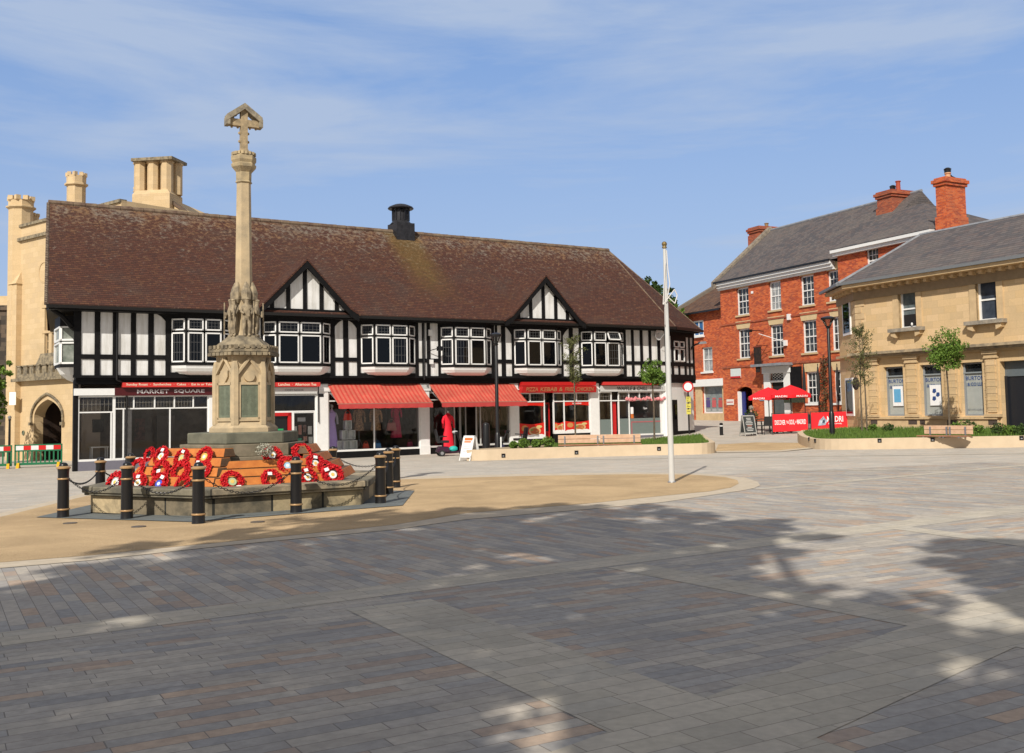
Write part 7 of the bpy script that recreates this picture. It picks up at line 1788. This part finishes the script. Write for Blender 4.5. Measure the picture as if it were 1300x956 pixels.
umbrella(977, 53.5, 491.5, 1.15, 'left-hand red parasol with white lettering on the pub terrace')
umbrella(1005, 52.6, 488.5, 1.12, 'right-hand red parasol with white lettering, slightly higher and nearer the door')
def banner(px0, pyb0, px1, pyb1, Y0, Y1, label, kind):
    a = at(px0, pyb0, Y0); b = at(px1, pyb1, Y1); d = Vector((b.x - a.x, b.y - a.y)); L_ = d.length; g0 = gz(a.x, a.y); dz = gz(b.x, b.y) - g0
    t = thing('banner', label, 'banner', (a.x, a.y, g0), math.atan2(d.y, d.x), 'red pub banners')
    mb = MB(); n = 14; vs = []; k = dz / L_
    for i in range(n + 1):
        x = L_ * i / n; w = .012 * math.sin(i * 1.3); s = .02 * abs(math.sin(i / n * math.pi * 3)); vs += [(x, w, .12 + k * x + s * .5), (x, w * .4, 1.0 + k * x - s * .5)]
    mb.add(vs, [(2 * i, 2 * i + 2, 2 * i + 3, 2 * i + 1) for i in range(n)]); mb.add([(x, y + .006, z) for x, y, z in vs], [(2 * i, 2 * i + 1, 2 * i + 3, 2 * i + 2) for i in range(n)]); cl = mb.build('canvas', red, t, fix=False)
    for x in (-.03, L_ + .03):
        mb = MB(); mb.cyl((x, .0, 0), (x, .0, 1.06 + k * x), .02, n=8); mb.box(x - .03, x + .03, -.25, .25, 0, .03); mb.build('post', flat('post_grey', (.1, .1, .1), .4, .5), t)
    mb = MB(); mb.tube([(0, .02, 1.03), (L_, .02, 1.03 + dz)], .014, 6); mb.build('rail', blackmetal, t)
    zc_ = .60 + dz / 2
    if kind == 0: 
        for s_, x, w, h_ in (('DISCOVER', .21, .30, .24), ('THE', .42, .07, .14), ('SOUL', .55, .15, .24), ('OF', .66, .04, .11), ('MADRID', .82, .25, .24)): text(cl, s_, L_ * x, -.03, .58 + dz * x, L_ * w, h_, white)
    else:
        text(cl, 'MADRI', L_ * .60, -.03, zc_ + .05, L_ * .40, .28, white); text(cl, 'EXCEPCIONAL', L_ * .6, -.03, zc_ - .18, L_ * .34, .06, white)
        mb = MB(); cx_ = L_ * .30; mb.py([(cx_ - .26, zc_ - .28), (cx_ + .10, zc_ - .24), (cx_ + .2, zc_ - .02), (cx_ + .1, zc_ + .06), (cx_ + .02, zc_ + .2), (cx_ - .06, zc_ + .1), (cx_ - .18, zc_ + .0)], -.032, -.026); lg = mb.build('emblem', P('pale_blue_emblem', (.5, .55, .6), (.08, .12, .2), 5), cl)
        mb = MB(); mb.py([(cx_ - .05, zc_ - .14), (cx_ + .07, zc_ - .14), (cx_ + .09, zc_ - .02), (cx_ - .02, zc_ + .02)], -.037, -.033); mb.build('emblem_detail', flat('dark_detail', (.03, .05, .08)), lg)
banner(981.5, 552, 1026, 549.5, 50.6, 50.4, 'left red banner carrying one line of white slogan lettering', 0)
banner(1030.5, 548.5, 1081, 546, 50.6, 50.2, 'right red banner with large white letters and an emblem, behind the lamp post', 1)
seatm = flat('black_rattan', (.02, .02, .022), .6)
def table(px, Y, label):
    p = at(px, 545, Y); t = thing('pub_table', label, 'table', (p.x, p.y, gz(p.x, p.y)), R(5), 'dark tables on the pub terrace')
    mb = MB(); mb.box(-.6, .6, -.35, .35, .72, .76); mb.build('tabletop', P('dark_stained_wood', (.08, .045, .03)), t)
    for x in (-.52, .52):
        for y in (-.28, .28): mb = MB(); mb.box(x - .03, x + .03, y - .03, y + .03, 0, .72); mb.build('leg', blackmetal, t)
def pchair(px, Y, rz, label):
    p = at(px, 545, Y); t = thing('pub_chair', label, 'chair', (p.x, p.y, gz(p.x, p.y)), rz, 'black chairs on the pub terrace')
    mb = MB(); mb.box(-.22, .22, -.22, .22, .42, .46); mb.build('seat', seatm, t)
    mb = MB(); mb.prism([(-.22, .19, .46), (.22, .19, .46), (.22, .22, .46), (-.22, .22, .46)], [(-.2, .28, .9), (.2, .28, .9), (.2, .31, .9), (-.2, .31, .9)]); mb.build('backrest', seatm, t)
    for x in (-.2, .2):
        for y in (-.2, .2): mb = MB(); mb.cyl((x, y, 0), (x * .95, y * .95, .43), .016, n=6); mb.build('leg', blackmetal, t)
        mb = MB(); mb.tube([(x, -.2, .42), (x * 1.1, -.18, .65), (x * 1.1, .22, .67)], .014, 5); mb.build('armrest', seatm, t)
table(971, 51.6, 'leftmost dark pub table, by the chalk sandwich board'); table(992, 52.6, 'dark pub table between the two parasol poles'); table(1015, 52.2, 'dark pub table behind the right end of the left banner'); table(1050, 52.8, 'dark pub table behind the right banner')
for px, Y, rz, lab in ((962, 51.2, R(80), 'black chair nearest the chalk sandwich board'), (974, 50.9, R(180), 'black chair with its back to the square, left of the left banner'), (984, 52.0, R(-70), 'black chair behind the left end of the left banner'), (999, 51.6, R(170), 'black chair under the right parasol'), (1011, 53.2, R(10), 'black chair by the pub wall behind the left banner'), (1022, 51.4, R(180), 'black chair behind the gap between the banners'), (1040, 52.0, R(160), 'black chair behind the left half of the right banner'), (1066, 52.2, R(200), 'black chair behind the right half of the right banner')): pchair(px, Y, rz, lab)
# grass-free clutter: hanging baskets, wall plants, potted bush
def potted(px, py, Y, r, label, mat, hang=False):
    p = at(px, py, Y); z = p.z if hang else gz(p.x, p.y); t = thing('hanging_basket' if hang else 'potted_shrub', label, 'plant', (p.x, p.y, z), 0)
    mb = MB(); mb.lathe([(.1, 0), (.2, .3), (.22, .32)] if not hang else [(.04, -.2), (.16, -.1), (.2, 0)], (0, 0, 0), 14); mb.build('pot', P('dark_pot', (.06, .05, .045)), t)
    mb = MB(); leafblob(mb, (0, 0, .3 + r if not hang else .08), r, 420, .05, 1.2 if not hang else .8, random.Random(int(px))); mb.build('foliage', mat, t, fix=False)
potted(953.5, 530, 56.0, .42, 'dark green potted shrub in the mouth of the blue-doored passage', leafdark)
potted(1035, 530, 62.0, .30, 'green potted shrub against the inn wall between the lower windows', leafdark)
potted(1048, 498, 62, .28, 'small bushy basket on the brick wall between the lower windows', leafolive, True)
# flag-like folded parasols, closed, by the inn windows
for px, lab in ((1022.5, 'closed dark parasol on a pole at the left of the lower sash window'), (1040.5, 'closed dark parasol on a pole right of the lower sash window'), (1065, 'closed dark parasol on a pole in front of the right lower sash window')):
    p = at(px, 530, 58.5); z0 = gz(p.x, p.y); z1 = at(px, 466, 58.5).z - z0
    t = thing('closed_parasol', lab, 'parasol', (p.x, p.y, z0), 0, 'closed dark parasols by the inn wall')
    mb = MB(); mb.cyl((0, 0, 0), (0, 0, z1 + .2), .025, n=8); mb.build('pole', blackmetal, t); mb = MB(); mb.lathe([(.05, z1 - 1.7), (.10, z1 - 1.3), (.09, z1 - .6), (.04, z1)], (0, 0, 0), 10); mb.build('canopy', flat('dark_canvas', (.02, .02, .022), .8), t, smooth=True)
# oval hanging sign by the bank's corner
p = at(1086.5, 487, 46.5); t = thing('oval_sign', 'dark oval hanging sign at the left corner of the yellow stone building', 'sign', p, 0)
mb = MB(); mb.lathe([(.01, -.03), (.16, -.03), (.17, 0), (.16, .03), (.01, .03)], (0, 0, 0), 20); mb.v = [(x, z, y * 1.75) for x, y, z in mb.v]; mb.build('board', flat('dark_board', (.03, .02, .018)), t); mb = MB(); mb.tube([(0, 0, .3), (0, 0, .42), (.5, .3, .42)], .015, 5); mb.build('bracket', blackmetal, t)
# ---- the seated person by the sandwich board
skin = P('skin', (.5, .3, .22), (.45, .26, .19)); hairm = P('grey_hair', (.4, .36, .31), (.2, .17, .14), 30)
p = at(954.5, 545, 51.9); pt_ = thing('person', 'person with greyish fair hair in a dark top, seated behind the chalk sandwich board', 'person', (p.x, p.y, gz(p.x, p.y)), R(200))
BV = [(0, 0, .52), (0, .02, .70), (0, .02, .92), (0, 0, 1.08), (0, -.01, 1.17), (-.17, 0, 1.02), (-.24, -.04, .80), (-.19, -.26, .72), (.17, 0, 1.02), (.24, -.04, .80), (.19, -.26, .72), (-.10, -.02, .50), (-.12, -.42, .50), (-.12, -.42, .10), (-.12, -.54, .05), (.10, -.02, .50), (.12, -.42, .50), (.12, -.42, .10), (.12, -.54, .05)]
BE = [(0, 1), (1, 2), (2, 3), (3, 4), (2, 5), (5, 6), (6, 7), (2, 8), (8, 9), (9, 10), (0, 11), (11, 12), (12, 13), (13, 14), (0, 15), (15, 16), (16, 17), (17, 18)]
BR = [(.16, .12), (.15, .11), (.15, .11), .055, .05, .065, .05, .04, .065, .05, .04, .085, .07, .05, .04, .085, .07, .05, .04]
bd = skinned('body', BV, BE, BR, P('dark_clothes', (.04, .035, .04), (.02, .02, .025), 6), pt_, sub=2)
mb = MB(); mb.ball((0, -.02, 1.30), .095, 14, .85, 1.0, 1.22); mb.cyl((0, -.11, 1.30), (0, -.145, 1.275), .018, .012, 6); mb.ball((-.085, -.01, 1.3), .02, 6, .5, 1, 1.4); mb.ball((.085, -.01, 1.3), .02, 6, .5, 1, 1.4); mb.cyl((0, 0, 1.12), (0, -.01, 1.24), .048, n=10); hd_ = mb.build('head', skin, bd, smooth=True)
mb = MB(); mb.ball((-.033, -.108, 1.325), .012, 6); mb.ball((.033, -.108, 1.325), .012, 6); mb.box(-.025, .025, -.115, -.10, 1.235, 1.243); mb.build('face_feature', P('dark_feature', (.08, .03, .03)), bd)
mb = MB(); leafblob(mb, (0, .012, 1.335), .115, 500, .022, 1.0, random.Random(3), hollow=.75); mb.v = [v for v in mb.v]; mb.ball((0, .015, 1.335), .103, 12, .93, 1.0, 1.12); mb.build('hair', hairm, bd, smooth=True)
for s in (-1, 1):
    for f in range(5):
        mb = MB(); x = s * .19 + (f - 2) * .017 if f < 4 else s * .19 - s * .03
        mb.tube([(x, -.27, .72), (x, -.33, .715 if f < 4 else .70), (x, -.37 if f < 4 else -.31, .70)], [.010, .009, .006], 5); mb.build('finger', skin, bd, smooth=True)
# ================================================================== left side: barriers, lantern post, trees
bgreen = flat('barrier_green', (.015, .16, .07), .45); byel = flat('yellow_foot', (.72, .42, .02), .5)
def barrier(pa, pb, Ya, Yb, label):
    a = at(pa[0], pa[1], Ya); b = at(pb[0], pb[1], Yb); d = Vector((b.x - a.x, b.y - a.y)); L_ = d.length; g0 = gz(a.x, a.y)
    t = thing('plastic_barrier', label, 'barrier', (a.x, a.y, g0), math.atan2(d.y, d.x), 'green plastic barriers'); k = (gz(b.x, b.y) - g0) / L_
    mb = MB(); mb.box(0, L_, -.03, .03, .12, .22); mb.box(0, L_, -.03, .03, .70, .76); mb.box(0, L_, -.03, .03, .95, 1.0); mb.box(0, .06, -.03, .03, .1, 1.0); mb.box(L_ - .06, L_, -.03, .03, .1, 1.0)
    n = int(L_ / .17)
    for i in range(1, n): x = L_ * i / n; mb.box(x - .03, x + .03, -.015, .015, .2, .72)
    mb.build('panel', bgreen, t, bevel=.004)
    mb = MB(); m = 6
    for i in range(m): mb.cur = i % 2; mb.box(.06 + (L_ - .12) * i / m, .06 + (L_ - .12) * (i + 1) / m, -.034, .034, .762, .948)
    mb.build('striped_board', [flat('reflective_white', (.75, .75, .75), .3), flat('reflective_red', (.62, .02, .02), .3)], t)
    for x in (.15, L_ - .15):
        mb = MB(); mb.prism([(x - .06, -.35, 0), (x + .06, -.35, 0), (x + .06, .35, 0), (x - .06, .35, 0)], [(x - .05, -.05, .22), (x + .05, -.05, .22), (x + .05, .05, .22), (x - .05, .05, .22)]); mb.build('foot', byel, t)
barrier((18, 598), (79, 596), 43.4, 44.0, 'green plastic barrier with a red and white top board in front of the pointed arch')
barrier((-44, 602), (15, 599), 42.6, 43.3, 'green plastic barrier with a red and white top board cut by the left edge')
p = at(11.5, 590, 49); t = thing('lantern_post', 'slim black post with a small round top at the far left, beside the pale wall', 'post', (p.x, p.y, gz(p.x, p.y)), 0)
zt = at(12, 530, 49).z - gz(p.x, p.y); mb = MB(); mb.lathe([(.1, -.2), (.1, .4), (.06, .45), (.05, zt - .15), (.08, zt - .12), (.05, zt - .08)], (0, 0, 0), 12); mb.build('post', blackmetal, t); mb = MB(); mb.ball((0, 0, zt), .09, 10); mb.build('ball_finial', steel, t)
p = at(14.5, 506, 55); mb = MB(); mb.box(-.1, .25, -.03, .03, -.35, .35); o = mb.build('wall_sign', white, None); o.location = p; tag(o, 'small white sign standing out from the edge of the gothic building', 'sign')
def bigtree(x, y, trunk_h, crown, label, mat, seed, leaf=.28, n=2600, group=None, name='tree', tr=.3, clump=26, loc_g=None):
    """crown = list of (cx, cy, cz, r, flatten) lobes relative to the foot"""
    g0 = gz(x, y); t = thing(name, label, 'tree', (x, y, g0), 0, group); rnd = random.Random(seed)
    mb = MB(); top = Vector((crown[0][0], crown[0][1], crown[0][2])); mb.tube([(0, 0, -.3), (.05, .05, trunk_h * .5), (top.x * .3, top.y * .3, trunk_h), tuple(top)], [tr * 1.25, tr, tr * .8, tr * .25], 10)
    for cx_, cy_, cz_, r_, fl in crown:
        for k in range(7):
            d = Vector((rnd.gauss(0, 1), rnd.gauss(0, 1), rnd.gauss(0, .7))).normalized() * r_ * .8; b0 = Vector((top.x * .3, top.y * .3, trunk_h)); m_ = Vector((cx_, cy_, cz_)); mb.tube([b0, b0.lerp(m_, .6), m_, m_ + Vector((d.x, d.y, d.z * fl))], [tr * .45, tr * .3, tr * .2, .02], 6)
    mb.build('trunk', bark, t, fix=False)
    mb = MB(); tot = sum(c[3] ** 2 for c in crown)
    for cx_, cy_, cz_, r_, fl in crown:
        nc = int(n / clump * r_ * r_ / tot) + 1
        for k in range(nc):
            d = Vector((rnd.gauss(0, 1), rnd.gauss(0, 1), rnd.gauss(0, 1))).normalized() * r_ * rnd.uniform(.25, 1.0) ** .6
            leafblob(mb, (cx_ + d.x, cy_ + d.y, cz_ + d.z * fl), r_ * rnd.uniform(.10, .24), clump, leaf, .8, rnd)
    mb.build('crown', mat, t, fix=False); return t
q = at(-2, 490, 50); bigtree(q.x - .55, 50, 1.6, [(0, 0, 2.6, 1.15, 1.0), (.2, 0, 4.6, 1.0, 1.0), (-.7, .3, 4.0, 1.3, 1), (-.2, 0, 5.4, .8, 1)], 'bright green bushy tree at the left edge, beside the gothic building', leafgreen, 31, .10, 5200, name='small_tree', tr=.12, clump=30)
q = at(836, 372, 78); bigtree(q.x + 1.6, 78, 5, [(-1.4, 0, q.z - 2.0, 1.9, 1.0), (-3.0, 0, q.z - .5, 1.35, .9), (.9, 0, q.z - 3.9, 1.4, 1), (-4.6, 0, q.z + .3, 1.1, .9)], 'dark tree rising behind the right-hand hip of the brown tiled roof', leafdark, 32, .16, 5200, tr=.2, clump=30)
q = at(852, 396, 74); bigtree(q.x, 74, 4, [(0, 0, q.z - .2, .55, 1.0), (.4, 0, q.z - 1.1, .8, 1)], 'small bright green treetop between the brown roof and the brick house', leafgreen, 33, .12, 1500, tr=.12, clump=24)
# ================================================================== tall trees behind the camera, which shade the foreground
shade = 'tall plane trees behind the camera'
dirx, diry = math.sin(R(SUN_AZ)) / math.tan(R(SUN_EL)), math.cos(R(SUN_AZ)) / math.tan(R(SUN_EL))
def shade_tree(lobes, foot, th, seed, n, label):
    """lobes are (shadow x, shadow y, height, radius); the crown hangs where its shadow falls there"""
    cr = [(sx - dirx * h - foot[0], sy - diry * h - foot[1], h, r_, .75) for sx, sy, h, r_ in lobes]
    bigtree(foot[0], foot[1], th, cr, label, leafdark, seed, .2, n, shade, 'plane_tree', .34, 34)
shade_tree([(-3.3, 10.4, 11, 2.1), (-2.4, 13.0, 12, 2.7), (-.4, 10.8, 11, 2.7), (-2.6, 8.0, 10, 2.8), (-5.8, 6.5, 10, 2.8), (.5, 14.6, 13, 2.2), (-1.6, 15.9, 13, 1.3), (.6, 16.6, 13, 1.0)], (-7.0, -6.5), 6.5, 41, 15500, 'tall spreading plane tree behind the camera to the left')
shade_tree([(.9, 8.0, 9, 1.9), (0.2, 5.6, 8, 2.5), (1.9, 11.5, 10, 1.4), (2.4, 5.4, 8.5, 1.9), (2.3, 13.4, 11, 1.4), (-2.6, 4.2, 8, 2.5), (3.0, 12.2, 11, .8)], (-.5, -7.5), 5, 42, 11000, 'tall spreading plane tree directly behind the camera')
shade_tree([(5.0, 10.5, 9.5, .8), (4.95, 9.4, 9, 1.05), (4.8, 8.2, 9, 1.1), (6.2, 9.0, 9, 1.6), (7.6, 8.4, 9, 2.0), (4.6, 7.0, 8.5, 1.2), (5.2, 6.0, 8.5, 1.4), (4.2, 5.4, 8, 1.2)], (4.6, -5.8), 5, 43, 13500, 'plane tree behind the camera to the right')
